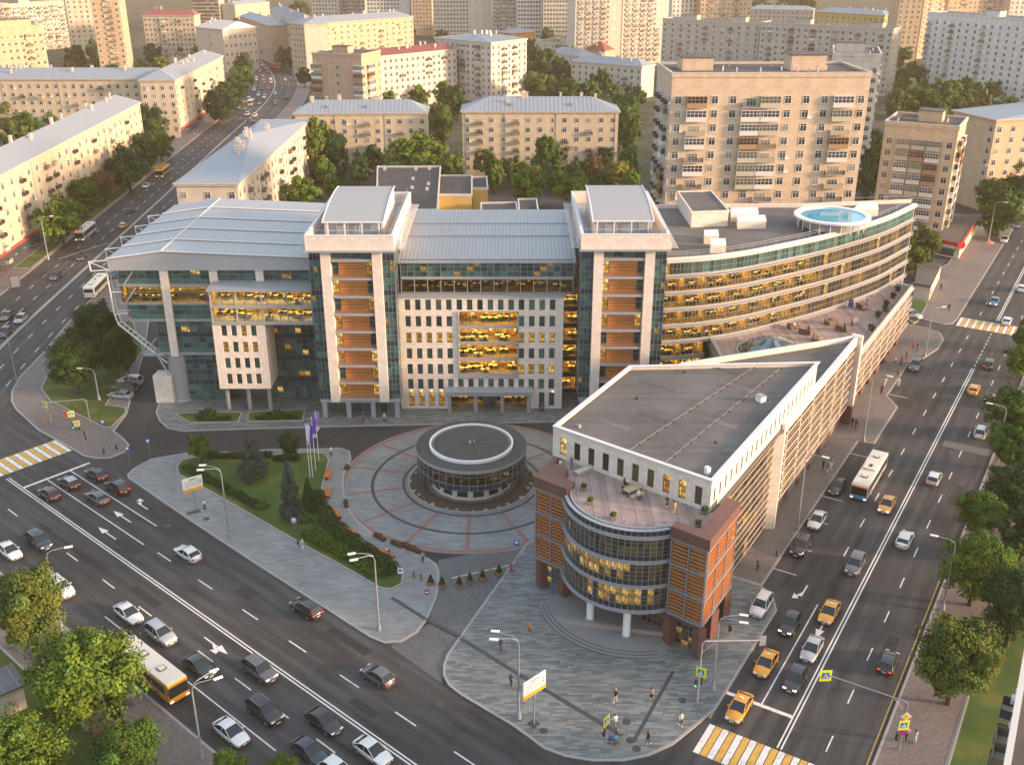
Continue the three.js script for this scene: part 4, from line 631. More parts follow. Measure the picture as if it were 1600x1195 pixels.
  [[11.6, 0.06], [11.1, 0.13], [10.6, 0.2]].forEach(([r, y]) => { mesh('step', prism(fan(r), -0.05, y), std(C(0.2, 0.205, 0.215), 0.7), g); mesh('step_nosing', ribbon(fan(r).slice(1, -1), 0.07, y, y + 0.012, false, 0), MAT.darkLine, g); });
  // flank along the avenue: glass between wing and stone fin, then slatted screens
  glazing(g, AB(9.4, 2.75), AB(31, 2.75), 0.1, 14.8, 14, 10, () => (rnd() < 0.05 ? pick(litGlass) : pick(brown)), { fw: 0.06 });
  const slat = (a0, a1, b, y, t = 0.1, d = 0.22, m = slatMat) => mesh('screen_slat', ribbon([AB(a0, b), AB(a1, b)], d, y, y + t, false, 0), m, g);
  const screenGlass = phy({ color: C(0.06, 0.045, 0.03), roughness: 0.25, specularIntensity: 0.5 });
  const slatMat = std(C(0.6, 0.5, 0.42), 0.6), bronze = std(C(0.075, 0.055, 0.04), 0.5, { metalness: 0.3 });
  for (let k = 0; k < 12; k++) slat(9.6, 31, 2.45, 1 + k * 1.15, 0.07, 0.08);
  mesh('stone_fin', prism([AB(30, 3.6), AB(30.4, 3.9), AB(32.2, 2.2), AB(32.1, 1.6), AB(31.6, 1.6)], 0, 14.6), MAT.stone, g);
  mesh('stone_fin', prism([AB(70.6, 3), AB(71.6, 3), AB(71.6, 1.2), AB(70.6, 1.2)], 3.4, 15.9), MAT.stone, g); mesh('fin_base', prism([AB(70.6, 3), AB(71.6, 3), AB(71.6, 1.2), AB(70.6, 1.2)], 0, 3.38), MAT.redStone, g);
  for (const [a0, a1, top] of [[32.3, 70.6, 14.6], [71.6, 118, 10.6]]) {
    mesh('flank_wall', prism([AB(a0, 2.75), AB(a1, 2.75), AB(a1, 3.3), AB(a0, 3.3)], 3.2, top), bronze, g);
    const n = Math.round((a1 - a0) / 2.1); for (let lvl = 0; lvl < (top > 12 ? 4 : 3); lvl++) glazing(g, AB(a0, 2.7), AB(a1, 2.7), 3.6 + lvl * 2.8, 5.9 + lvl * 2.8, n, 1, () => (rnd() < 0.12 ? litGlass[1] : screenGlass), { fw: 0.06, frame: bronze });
    for (let y = 3.2; y < top - 0.3; y += 1.42) { slat(a0, a1, 2.1, y, 0.15, 0.14); slat(a0, a1, 2.3, y + 0.4, 0.05, 0.06); slat(a0, a1, 2.4, y + 0.95, 0.05, 0.06, MAT.furnWood); }
    for (let a = a0 + 3; a < a1; a += 6.2) { const c = AB(a, 2.3); mesh('screen_post', box(0.14, top - 3.2, 0.2, c[0], 3.2, c[1], 0.55), slatMat, g); }
    mesh('flank_cap', ribbon([AB(a0, 2.3), AB(a1, 2.3)], 0.6, top, top + 0.3, false, 0), MAT.ledgePale, g);
    for (let a = a0 + 2; a < a1; a += 5.6) { const c = AB(a, 3.1); mesh('flank_pier', box(0.9, 3.2, 0.9, c[0], 0, c[1], 0.55), MAT.redStone, g); }
    mesh('arcade_wall', prism([AB(a0, 4.4), AB(a1, 4.4), AB(a1, 4.7), AB(a0, 4.7)], 0, 3.2), MAT.ledge, g);
  }
  mesh('lower_core', prism([AB(71.6, 3.3), AB(118, 3.3), AB(118, 4.8), AB(71.6, 6)], 3.2, 10.4), MAT.interiorDark, g);
  // podium terrace behind, up to the curved wing
  const w = (p) => [p[0] - FO[0], p[1] - FO[1]];
  const T0 = [[35.1,-171.9], [43.1,-172.6], [50.7,-176.6], [58.3,-182.5], [67.6,-191.5], [74.6,-198.7], [83,-208.2]].map(w);
  const terr = [...T0, AB(118, 5), AB(118, 2.6), AB(71.2, 2.6), AB(68, 4.2), AB(58, 11.4), AB(59.7, 22)];
  mesh('podium', prism(terr.map((p) => p), 6, 10.3), MAT.interiorDark, g); mesh('podium_deck', prism(terr, 10.3, 10.5), MAT.deck, g); mesh('podium_edge', ribbon([AB(59.7, 22), T0[0]], 0.5, 9, 11, false, 0), MAT.ledge, g);
  mesh('terrace_parapet', ribbon([AB(117.7, 5.5), AB(117.7, 2.6), AB(71.8, 2.6)], 0.5, 10.4, 11.3, false, 0), MAT.ledgePale, g); mesh('terrace_handrail', M([ribbon([AB(117, 6), AB(117.2, 3.4), AB(71.8, 3.4)], 0.06, 11.6, 11.66, false, 0)]), MAT.darkMetal, g);
}
{ // faceted glass dome on the terrace
  const c = [44.4,-162.4], g = thing('glass_dome', 'faceted glass skylight dome on the pink terrace', 'skylight', [c[0], 10.63, c[1]]);
  const n = 16, rings = [[5.6, 0], [4.6, 1.1], [3, 2], [1.2, 2.6], [0.02, 2.75]], bars = [];
  const P = (r, a) => [rings[r][0] * Math.cos(a), rings[r][1], rings[r][0] * Math.sin(a)];
  const dm = [C(0.05, 0.09, 0.1), C(0.1, 0.2, 0.27), C(0.07, 0.08, 0.06), C(0.2, 0.3, 0.36)].map((q) => phy({ color: q, roughness: 0.05, metalness: 0.2 }));
  for (let r = 0; r < 4; r++) for (let i = 0; i < n; i++) { const a = i / n * 2 * Math.PI, b = (i + 1) / n * 2 * Math.PI, q = [P(r, a), P(r, b), P(r + 1, b), P(r + 1, a)]; mesh('glass_facet', rawGeo([q[0], q[2], q[1], q[0], q[3], q[2]].flat(), new Array(12).fill(0)), pick(dm), g); bars.push(bar(q[0], q[3], 0.05, 0.05, 4), bar(q[0], q[1], 0.05, 0.05, 4)); }
  mesh('ribs', M(bars), MAT.frame, g); mesh('kerb_ring', ribbon(circle(0, 0, 5.7, 32), 0.35, 0, 0.3, true, 0), MAT.ledge, g);
}
{ // round pavilion on the plaza
  const g = thing('round_pavilion', 'low round glass pavilion with dark roof and white ring on the plaza', 'pavilion', [-6.1, 0.03, -136.6]);
  const drumFelt = mapd(T.felt, 0.9, { color: C(0.62, 0.64, 0.67) });
  mesh('gravel_bed', ribbon(circle(0, 0, 8.2, 64), 2.6, 0, 0.12, true, 0), MAT.gravel, g); mesh('bed_edge', ribbon(circle(0, 0, 9.6, 64), 0.25, 0, 0.2, true, 0), MAT.kerb, g);
  mesh('base_core', new THREE.CylinderGeometry(5.9, 5.9, 2.5, 48).translate(0, 1.3, 0), MAT.interiorDark, g); mesh('upper_core', new THREE.CylinderGeometry(4.8, 4.8, 3, 40).translate(0, 4.2, 0), MAT.interior, g);
  const bp = circle(0, 0, 6.2, 16);
  for (let i = 0; i < 16; i++) { const a = bp[(i + 1) % 16], b = bp[i], ry = Math.atan2(-(b[1] - a[1]), b[0] - a[0]), Lg = Math.hypot(b[0] - a[0], b[1] - a[1]); holedWall(g, 'stone_base', a, b, 0.05, 2.6, [[0.4, 0.5, Lg - 0.4, 1.9]], MAT.stone, 0.25); setWindow(g, Lg - 0.8, 1.4, (a[0] + b[0]) / 2 * 0.985, 0.5, (a[1] + b[1]) / 2 * 0.985, ry, teal[2], MAT.darkMetal, 0); }
  mesh('overhang_slab', new THREE.CylinderGeometry(8.1, 7.9, 0.3, 64).translate(0, 2.65, 0), MAT.ledge, g); mesh('spandrel_ring', ribbon(circle(0, 0, 8.12, 64), 0.12, 2.75, 3.5, true, 0), MAT.spandrel, g);
  const n = 44, up = circle(0, 0, 8.1, n), bars = [];
  for (let i = 0; i < n; i++) { const a = up[(i + 1) % n], b = up[i], ry = Math.atan2(-(b[1] - a[1]), b[0] - a[0]), Lg = Math.hypot(b[0] - a[0], b[1] - a[1]); const p = mesh('glass_pane', unitBox(Lg - 0.03, 2.2, 0.03), MAT.clear, g); p.position.set((a[0] + b[0]) / 2, 3.52, (a[1] + b[1]) / 2); p.rotation.y = ry; bars.push(box(0.09, 3.1, 0.16, b[0] * 1.005, 2.7, b[1] * 1.005, ry)); }
  bars.push(ribbon(circle(0, 0, 8.13, 64), 0.12, 3.5, 3.6, true, 0), ribbon(circle(0, 0, 8.13, 64), 0.1, 4.9, 4.96, true, 0)); mesh('mullions', M(bars), MAT.frame, g);
  mesh('floor', ribbon(circle(0, 0, 6.4, 48), 3.2, 2.82, 2.9, true, 0), MAT.carpet, g);
  const fd = [], fp = []; for (let k = 0; k < 18; k++) { const a = k / 18 * 6.28, q = [6.9 * Math.cos(a), 6.9 * Math.sin(a)]; fp.push(new THREE.CylinderGeometry(0.45, 0.45, 0.05, 12).translate(q[0], 3.6, q[1])); fd.push(box(0.5, 0.9, 0.5, q[0] * 1.06 + 0.5, 2.9, q[1] * 1.06, a)); } stuff(mesh('tables', M(fp), MAT.furnPale, g)); stuff(mesh('chairs', M(fd), MAT.furnDark, g));
  for (let k = 0; k < 4; k++) { const a = k * Math.PI / 2 + 0.8, c = [6.6 * Math.cos(a), 6.6 * Math.sin(a)]; mesh('ceiling_lamp', new THREE.CylinderGeometry(0.4, 0.4, 0.06, 16).translate(c[0], 5.55, c[1]), MAT.lampGlow, g); const l = new THREE.RectAreaLight(C(1, 0.7, 0.3), 9, 0.9, 0.9); l.position.set(c[0], 5.48, c[1]); l.rotation.x = -Math.PI / 2; g.add(l); }
  mesh('roof', new THREE.CylinderGeometry(8.3, 8.3, 0.4, 72).translate(0, 5.95, 0), drumFelt, g); mesh('roof_fascia', ribbon(circle(0, 0, 8.28, 72), 0.12, 5.6, 6.1, true, 0), MAT.ledge, g);
  mesh('white_ring', ribbon(circle(0, 0, 6.15, 72), 0.28, 6.15, 6.6, true, 0), MAT.white, g); mesh('inner_ring', ribbon(circle(0, 0, 5.75, 72), 0.1, 6.15, 6.5, true, 0), MAT.ledge, g); mesh('inner_roof', new THREE.CylinderGeometry(5.6, 5.6, 0.3, 64).translate(0, 6.3, 0), drumFelt, g); mesh('roof_vent', M([new THREE.CylinderGeometry(0.2, 0.25, 0.3, 12).translate(-0.2, 6.6, 0.1), new THREE.CylinderGeometry(0.15, 0.15, 0.25, 12).translate(0.4, 6.55, -0.2)]), MAT.steel, g);
  for (let k = 0; k < 6; k++) { const a = k / 6 * 6.28 + 0.3; mesh('roof_seam', bar([0, 6.47, 0], [5.5 * Math.cos(a), 6.47, 5.5 * Math.sin(a)], 0.03, 0.03, 4), drumFelt, g); }
  const rk = [], pl = []; for (let k = 0; k < 46; k++) { const a = k / 46 * 6.28 + rr(-0.05, 0.05), r = rr(8.9, 9.4), s = rr(0.12, 0.3); (k % 3 ? rk : pl).push(new THREE.IcosahedronGeometry(s, 1).scale(1.2, 0.8, 1).translate(r * Math.cos(a), 0.15, r * Math.sin(a))); } stuff(mesh('rocks', M(rk), MAT.concrete, g)); stuff(mesh('bed_plants', M(pl), std(C(0.05, 0.09, 0.03), 1), g));
}

// ---------- apartment blocks of the quarter ----------
T.plaster = tex(256, 9, (u, v) => { const f = 0.9 + 0.1 * fbm(u, v, 4, 5) + 0.03 * (hash(u * 256 | 0, v * 256 | 0) - 0.5); return [f, f, f]; });
T.brick = tex(512, 6, (u, v) => { const j = Math.floor(v * 75), i = Math.floor(u * 24 + (j % 2) * 0.5), m = ((v * 75) % 1 < 0.16) ? 0.93 : 1, f = (0.8 + 0.13 * hash(i % 24, j) + 0.14 * fbm(u, v, 5, 5)) * m; return [f, f * 0.985, f * 0.96]; });
T.panelWall = tex(256, 6, (u, v) => { const j = (u * 2) % 1 < 0.02 || (v * 2) % 1 < 0.03 ? 0.8 : 1, f = (0.88 + 0.06 * hash(u * 2 | 0, v * 2 | 0) + 0.08 * fbm(u, v, 4, 4)) * j; return [f, f, f]; });
const wallMat = (t, r, g, b) => mapd(t, 0.9, { color: C(r, g, b) });
const WALL = {
  cream: wallMat(T.plaster, 0.6, 0.5, 0.36), creamPale: wallMat(T.plaster, 0.62, 0.54, 0.44), ochre: wallMat(T.plaster, 0.62, 0.5, 0.35), white: wallMat(T.plaster, 0.62, 0.57, 0.5), peach: wallMat(T.plaster, 0.58, 0.43, 0.29), grey: wallMat(T.panelWall, 0.56, 0.5, 0.43), panel: wallMat(T.panelWall, 0.68, 0.61, 0.52), panelWhite: wallMat(T.panelWall, 0.74, 0.71, 0.67), brick: wallMat(T.brick, 0.66, 0.53, 0.4), brickPink: wallMat(T.brick, 0.58, 0.41, 0.3), brickRight: wallMat(T.brick, 0.64, 0.5, 0.35), yellow: wallMat(T.plaster, 0.62, 0.45, 0.15), orange: wallMat(T.plaster, 0.55, 0.27, 0.07), tan: wallMat(T.panelWall, 0.55, 0.41, 0.26),
};
const ROOF = { blue: std(C(0.25, 0.29, 0.34), 0.6), red: std(C(0.24, 0.07, 0.06), 0.6), felt: mapd(T.felt, 0.9, { color: C(0.75, 0.7, 0.68) }), pale: std(C(0.55, 0.52, 0.5), 0.6) };
const PANE = [C(0.03, 0.035, 0.045), C(0.06, 0.07, 0.085), C(0.13, 0.13, 0.125), C(0.25, 0.23, 0.2)].map((c) => phy({ color: c, roughness: 0.1 }));
const wFrame = std(C(0.66, 0.64, 0.6), 0.6), wFrameDark = std(C(0.3, 0.22, 0.15), 0.7);
const aptWin = new Map();
function aptWindow(w, h, n) {                       // frame and panes in one mesh, two materials
  const k = `${w.toFixed(2)}|${h.toFixed(2)}|${n}`; if (aptWin.has(k)) return aptWin.get(k);
  const f = 0.09, b = [box(f, h, 0.12, -w / 2 + f / 2), box(f, h, 0.12, w / 2 - f / 2), box(w, f, 0.12), box(w, f, 0.12, 0, h - f), box(w + 0.16, 0.07, 0.2, 0, -0.07)];
  for (let i = 1; i < n; i++) b.push(box(f * 0.8, h, 0.11, -w / 2 + w * i / n)); if (h > 1.3) b.push(box(w, f * 0.7, 0.11, 0, h * 0.7));
  const fg = M(b), pg = M([box(w - 0.04, h - 0.04, 0.05, 0, 0.02, 0)]); const g = mergeGeometries([fg, pg], true); aptWin.set(k, g); return g;
}
const balGeo = new Map();
function balconyGeo(kind, w) {
  const k = kind + w.toFixed(1); if (balGeo.has(k)) return balGeo.get(k); let a = [], b = [];
  if (kind === 'open') { a = [box(w, 0.16, 1, 0, 0, 0.5)]; const r = [box(w, 0.06, 0.06, 0, 1, 0.97), box(w, 0.05, 0.05, 0, 0.35, 0.97)]; for (let i = 0; i <= 10; i++) r.push(box(0.05, 0.95, 0.05, -w / 2 + w * i / 10, 0.1, 0.97)); for (const s of [-1, 1]) r.push(box(0.06, 0.9, 0.95, s * (w / 2 - 0.03), 0.15, 0.5)); b = r; }
  if (kind === 'solid') { a = [box(w, 0.16, 1, 0, 0, 0.5)]; b = [box(w, 0.95, 0.08, 0, 0.1, 0.97), box(0.08, 0.95, 0.95, -w / 2 + 0.04, 0.1, 0.48), box(0.08, 0.95, 0.95, w / 2 - 0.04, 0.1, 0.48)]; }
  if (kind === 'glazed') { a = [box(w, 1.05, 1, 0, 0, 0.5), box(w, 0.12, 1.05, 0, 2.4, 0.5), ...[0, 1, 2, 3, 4, 5].map((i) => box(0.09, 1.4, 0.08, -w / 2 + 0.05 + (w - 0.1) * i / 5, 1.05, 0.97)), box(0.08, 1.4, 0.08, -w / 2 + 0.05, 1.05, 0.1), box(w, 0.08, 0.08, 0, 1.75, 0.97)]; b = [box(w - 0.12, 1.4, 0.88, 0, 1.03, 0.48)]; }
  const g = mergeGeometries([M(a), M(b)], true); balGeo.set(k, g); return g;
}
const balMat = { open: [[std(C(0.4, 0.36, 0.3), 0.9), MAT.darkMetal]], solid: [[std(C(0.42, 0.38, 0.32), 0.9), std(C(0.2, 0.15, 0.1), 0.8)], [std(C(0.4, 0.36, 0.3), 0.9), std(C(0.34, 0.33, 0.24), 0.8)], [std(C(0.5, 0.46, 0.4), 0.9), std(C(0.5, 0.47, 0.42), 0.8)]], glazed: [[std(C(0.62, 0.6, 0.56), 0.7), PANE[1]], [std(C(0.34, 0.22, 0.12), 0.7), PANE[0]], [std(C(0.45, 0.43, 0.33), 0.7), PANE[2]], [std(C(0.68, 0.66, 0.62), 0.7), PANE[0]]] };
/* block: A,B = front eave corners (left, right seen from the street), depth behind, h = eave height */
function block(name, label, A, B, depth, h, o) {
  const dx = B[0] - A[0], dz = B[1] - A[1], Lg = Math.hypot(dx, dz), ry = Math.atan2(-dz, dx), wall = WALL[o.wall], st = o.storey ?? 3.1;
  const g = thing(name, label, 'building', [A[0], 0, A[1]], ry, o.group);
  mesh('walls', box(Lg, h, depth, Lg / 2, 0, -depth / 2), wall, g);
  const rows = Math.floor((h - (o.top ?? 0.9) - 1) / st), y0 = h - (o.top ?? 0.9) - rows * st + 0.5, ww = o.ww ?? 1.5, wh = o.wh ?? 1.75;
  let budget = o.budget ?? 290;
  const put = (x, y, z, r, geo, mats, nm) => { const m = mesh(nm, geo, mats, g); m.position.set(x, y, z); m.rotation.y = r; };
  const wg = (w, n) => aptWindow(w, wh, n), fm = o.darkFrames ? wFrameDark : wFrame;
  const facade = (len, n, at, rot, bal, kinds, margin = 1.6) => {
    if (!n) return; const gap = (len - 2 * margin) / Math.max(1, n - 1);
    for (let i = 0; i < n; i++) for (let r = 0; r < rows; r++) {
      if (budget <= 0) return; const x = n === 1 ? len / 2 : margin + gap * i, y = y0 + r * st, [px, pz] = at(x, 0.03), isB = bal?.includes(i);
      if (isB && (o.strip || rnd() < (o.balP ?? 0.9))) {
        const kind = o.strip ?? pick(kinds ?? ['open', 'solid', 'glazed']), bw = Math.min(gap * (o.bwf ?? 0.96), o.bw ?? 3);
        if (kind !== 'glazed') { put(px, y - 0.5, pz, rot, wg(Math.min(bw * 0.8, ww * 1.5), 3), [fm, pick(PANE)], 'window'); budget--; }
        const [bx, bz] = at(x, 0.02); put(bx, y - 0.75, bz, rot, balconyGeo(kind, bw), pick(balMat[kind]), 'balcony'); budget--; continue;
      }
      put(px, y, pz, rot, wg(o.narrow?.includes(i) ? 0.8 : ww, o.narrow?.includes(i) ? 1 : 2), [fm, rnd() < 0.72 ? PANE[rnd() < 0.5 ? 0 : 1] : pick(PANE)], 'window'); budget--;
      if (rnd() < (o.ac ? 0.1 : 0.05)) put(...(() => { const [ax, az] = at(x + 1, 0.2); return [ax, y - 0.2, az]; })(), rot, unitBox(0.8, 0.5, 0.35), MAT.white, 'air_conditioner');
    }
  };
  facade(Lg, o.nf, (x, e) => [x, e], 0, o.bf, o.kf);
  if (o.nr) facade(depth, o.nr, (x, e) => [Lg + e, -x], Math.PI / 2, o.br, o.kr);
  if (o.nl) facade(depth, o.nl, (x, e) => [-e, -depth + x], -Math.PI / 2, o.bl, o.kl);
  if (o.pipes) for (const t of o.pipes) mesh('downpipe', box(0.12, h - 0.5, 0.12, Lg * t, 0, 0.08), MAT.steel, g);
  if (o.shop) { mesh('shop_front', box(Lg, 3.2, 0.12, Lg / 2, 0.1, 0.06), PANE[1], g); mesh('shop_fascia', box(Lg, 0.7, 0.3, Lg / 2, 3.2, 0.12), std(C(0.5, 0.06, 0.05), 0.6), g); }
  if (o.roof === 'flat') {
    const P = [[0, 0], [Lg, 0], [Lg, -depth], [0, -depth]]; mesh('flat_roof', box(Lg - 0.2, 0.1, depth - 0.2, Lg / 2, h - 0.02, -depth / 2), ROOF.felt, g); mesh('parapet', ribbon(P, 0.4, h - 0.4, h + 0.55, true, 0), wall, g); mesh('parapet_cap', ribbon(P, 0.5, h + 0.55, h + 0.63, true, 0), ROOF.pale, g);
    for (const [fx, fz, w, d, hh] of o.boxes ?? [[0.5, 0.5, Math.min(8, Lg * 0.25), Math.min(5, depth * 0.4), 2.8]]) { const b = mesh('lift_house', box(w, hh, d, Lg * fx, h + 0.05, -depth * fz), wall, g); mesh('lift_house_roof', box(w + 0.5, 0.18, d + 0.5, Lg * fx, h + 0.05 + hh, -depth * fz), ROOF.felt, b); }
    for (let k = 0; k < (o.pots ?? 5); k++) mesh('vent_pipe', new THREE.CylinderGeometry(0.18, 0.18, 1, 8).translate(rr(0.1, 0.9) * Lg, h + 0.5, -rr(0.15, 0.85) * depth), ROOF.pale, g);
  } else {
    const rh = o.rh ?? depth * 0.28, ov = 0.6, hip = o.hip ?? depth * 0.5, rm = ROOF[o.roofMat ?? 'blue'];
    const a = [-ov, h, ov], b = [Lg + ov, h, ov], c = [Lg + ov, h, -depth - ov], d = [-ov, h, -depth - ov], e = [Math.min(hip, Lg / 2.01), h + rh, -depth / 2], f = [Math.max(Lg - hip, Lg / 1.99), h + rh, -depth / 2];
    const slope = (nm, ...p) => { const t = []; for (let i = 1; i < p.length - 1; i++) t.push(...p[0], ...p[i], ...p[i + 1]); return mesh(nm, rawGeo(t, new Array(t.length / 3 * 2).fill(0)), rm, g); };
    const fs = slope('roof_slope', a, b, f, e), ls = slope('roof_slope', d, a, e), rs = slope('roof_slope', b, c, f); slope('roof_slope', c, d, e, f);
    mesh('cornice', ribbon([[-0.1, 0.1], [Lg + 0.1, 0.1], [Lg + 0.1, -depth - 0.1], [-0.1, -depth - 0.1]], 0.7, h - 0.55, h - 0.02, true, 0), wall, g);
    mesh('gutter', ribbon([[-ov, ov], [Lg + ov, ov], [Lg + ov, -depth - ov], [-ov, -depth - ov]], 0.14, h - 0.06, h + 0.08, true, 0), ROOF.pale, g);
    if (o.seams !== 0) { const sb = []; for (let x = 0.6; x < Lg; x += o.seamStep ?? 1.4) { const t = Math.min(1, Math.min(x / hip, (Lg - x) / hip)); sb.push(bar([x, h + 0.04, ov], [x, h + rh * t + 0.04, -depth / 2 * t], 0.045, 0.045, 3)); } mesh('roof_seams', M(sb), rm, fs); }
    for (let k = 0; k < (o.chim ?? Math.max(2, Math.round(Lg / 9))); k++) { const x = rr(hip * 0.7, Lg - hip * 0.7), t = rr(0.45, 1.3), zz = -depth / 2 * t, y = h + rh * (t <= 1 ? t : 2 - t) - 0.2; const ch = mesh('chimney', box(rr(0.6, 1.4), rr(1.5, 2.1), 0.7, x, y, zz), WALL.white, g); mesh('chimney_cap', box(1.1, 0.12, 0.9, x, y + 1.8, zz), ROOF.pale, ch); }
    for (const t of o.dormers ?? []) { const x = Lg * t, y = h + rh * 0.35; mesh('dormer', M([box(1.1, 1, 1.6, x, y, -depth * 0.2)]), rm, g); }
  }
  if (o.bands) for (const t of o.bands) mesh('string_course', box(Lg + 0.2, 0.3, 0.15, Lg / 2, h * t, 0.07), wall, g);
  return g;
}
const GRP = 'apartment blocks behind the office complex';
block('apartment_building', 'cream five storey apartment block with blue hipped roof directly behind the right tower', [-16.9,-353.6], [36.2,-353.6], 14, 21.7, { wall: 'cream', nf: 13, bf: [1, 4, 8, 10], nl: 4, rh: 4, pipes: [0.02, 0.27, 0.6, 0.98], dormers: [0.32, 0.7], hip: 9, storey: 3.2, top: 1.1, narrow: [7], bw: 2.6, balP: 0.5, kf: ['open', 'solid'] });
block('apartment_building', 'cream apartment block with blue roof behind the left tower', [-74.5,-357.2], [-29.5,-358.6], 13, 20.5, { wall: 'cream', nf: 12, bf: [1, 3, 6, 9], rh: 3.6, pipes: [0.3, 0.68], dormers: [0.25, 0.55], hip: 6, storey: 3.2, top: 1.1, narrow: [5], bw: 2.6, balP: 0.5, kf: ['open', 'solid'] });
block('apartment_building', 'long pale apartment block with grey hipped roof between left street and the glass wing', [-83.2,-250.9], [-68,-250.9], 96, 20, { wall: 'creamPale', nf: 3, nr: 21, br: [2, 5, 6, 10, 13, 14, 18], rh: 3.8, hip: 8, seams: 0, chim: 14, storey: 3.2, top: 1.1, bw: 2.4, kr: ['open', 'solid'] });
block('apartment_building', 'long sunlit cream apartment block with brown balconies along the left street', [-125.9,-228.2], [-132.7,-372.7], 13, 22, { wall: 'cream', nf: 26, bf: [1, 3, 6, 9, 10, 13, 16, 19, 22], nr: 4, rh: 3.4, hip: 5, pipes: [0.3, 0.5, 0.72], storey: 3.3, top: 1.1, chim: 9, bw: 2.4, kf: ['open', 'solid'], shop: 1, ac: 1 });
block('apartment_building', 'beige six storey apartment block with blue roof at the far left corner, facade in shade', [-223.7,-429.6], [-137.6,-429.6], 14, 23, { wall: 'ochre', nf: 24, bf: [6, 8, 12, 15, 17, 20], rh: 3.6, hip: 8, pipes: [0.18, 0.45, 0.7], storey: 3.25, top: 1.1, chim: 12, bw: 2.6, balP: 0.6, kf: ['open', 'solid'], nr: 4 });
block('apartment_building', 'sunlit beige apartment block with red shop fascia on the left street corner', [-136.1,-425.6], [-140.6,-517.1], 14, 23, { wall: 'cream', nf: 13, bf: [1, 4, 6, 8, 10], rh: 3.6, hip: 7, storey: 3.25, top: 1.1, chim: 7, bw: 2.4, kf: ['open', 'solid'], shop: 1, nl: 4 });
block('apartment_building', 'beige brick flat roofed block at the far left edge with a bright narrow end', [-254.8,-498.2], [-230.3,-527.8], 16, 36, { wall: 'tan', roof: 'flat', nf: 12, bf: [9], nr: 4, br: [2], st: 3.2, storey: 3.2, boxes: [[0.72, 0.5, 16, 6, 3]], top: 2.4 });
block('apartment_tower', 'tall beige tower with a ladder of loggias rising past the top left', [-233.5,-601.8], [-218.8,-604.6], 22, 66, { wall: 'tan', roof: 'flat', nf: 4, bf: [2], strip: 'solid', nr: 4, nl: 5, storey: 3.1 });
block('apartment_building', 'grey long panel block far behind at the top left', [-368.9,-745.2], [-323.1,-805.5], 14, 32, { wall: 'grey', roof: 'flat', nf: 26, bf: [1, 3, 5, 7, 9, 11, 13, 15, 17, 19, 21, 23], storey: 3, budget: 300 });
block('apartment_building', 'light beige slab between the grey panel block and the tall tower', [-296.5,-721.3], [-280.3,-729.2], 16, 48, { wall: 'cream', roof: 'flat', nf: 5, storey: 3.1, nr: 3 });
block('apartment_building', 'beige block with dark red roof beside the tall tower', [-240.4,-703.3], [-207.1,-703.3], 14, 29, { wall: 'ochre', nf: 12, bf: [4, 8], roofMat: 'red', rh: 3.6, hip: 3, seams: 0, storey: 3.1, balP: 0.6, chim: 2 });
block('apartment_building', 'blank gabled cream end house left of the bending street', [-194.9,-663.1], [-173.5,-644.2], 24, 25, { wall: 'creamPale', nf: 1, nr: 7, rh: 4, hip: 0.2, roofMat: 'pale', storey: 5 });
block('apartment_building', 'large peach block with grey roof behind the traffic street, long front', [-121.4,-629.5], [-63.4,-691.7], 15, 29, { wall: 'peach', nf: 17, bf: [4, 8, 11, 14], nl: 5, rh: 3.4, hip: 7, storey: 3.15, top: 1.1, balP: 0.6, kf: ['open', 'solid'], chim: 7 });
block('apartment_building', 'pale side wing of the peach block facing the traffic street', [-169.6,-760.3], [-121.7,-629.5], 14, 29, { wall: 'creamPale', nf: 16, bf: [3, 6, 9, 12], rh: 3.4, hip: 5, storey: 3.15, top: 1.1, kf: ['open', 'solid'], chim: 7 });
block('apartment_tower', 'pink brick flat roofed tower with white balconies behind the cream block', [-80.1,-426.7], [-59.4,-419.5], 17, 33, { wall: 'brickPink', roof: 'flat', nf: 3, bf: [0, 2], strip: 'glazed', bw: 4.2, nr: 4, br: [1], storey: 3.1, top: 3, boxes: [[0.45, 0.45, 7, 5, 2.6]] });
block('apartment_building', 'white six storey block with dark red roof in the middle distance', [-63,-494.8], [-27.6,-530.2], 14, 25, { wall: 'white', nf: 15, bf: [4, 9, 12], rh: 2.6, hip: 3, roofMat: 'red', storey: 3.1, balP: 0.4, kf: ['open'], nl: 3 });
block('apartment_building', 'tall white block with pale blue roof and stacked balconies in the middle distance', [-10.2,-519.4], [7.4,-539.7], 38, 29, { wall: 'white', nf: 7, bf: [2, 4], nr: 6, nl: 11, bl: [2, 5, 8], kl: ['glazed', 'open'], rh: 2.4, hip: 8, storey: 3.1, chim: 8 });
block('apartment_building', 'small white block with bright blue roof left of the big brick tower', [31.3,-560.2], [65.4,-534.3], 13, 16, { wall: 'white', nf: 11, bf: [3, 8], rh: 3, hip: 6, storey: 3.1, balP: 0.7, kf: ['open', 'solid'], nl: 3 });
block('apartment_building', 'low white house with blue roof among the trees behind the white block', [22.6,-649.9], [39.5,-620.9], 12, 12, { wall: 'white', nf: 5, rh: 3, hip: 6, storey: 3.2 });
block('brick_tower', 'big pink brick apartment tower with balconies and glazed loggias behind the curved wing', [35.3,-232.5], [79.4,-233.6], 21, 48, { wall: 'brick', roof: 'flat', nf: 11, bf: [1, 4, 5, 9], nl: 5, bl: [1, 3], kl: ['glazed', 'open'], storey: 3.03, top: 3.6, ww: 1.5, wh: 1.75, bw: 4.5, bwf: 1.2, boxes: [[0.16, 0.55, 7, 7, 2.8], [0.73, 0.5, 8, 6, 3.4]], pots: 12, kf: ['open', 'solid', 'glazed', 'glazed'], balP: 0.96, ac: 1, budget: 300 });
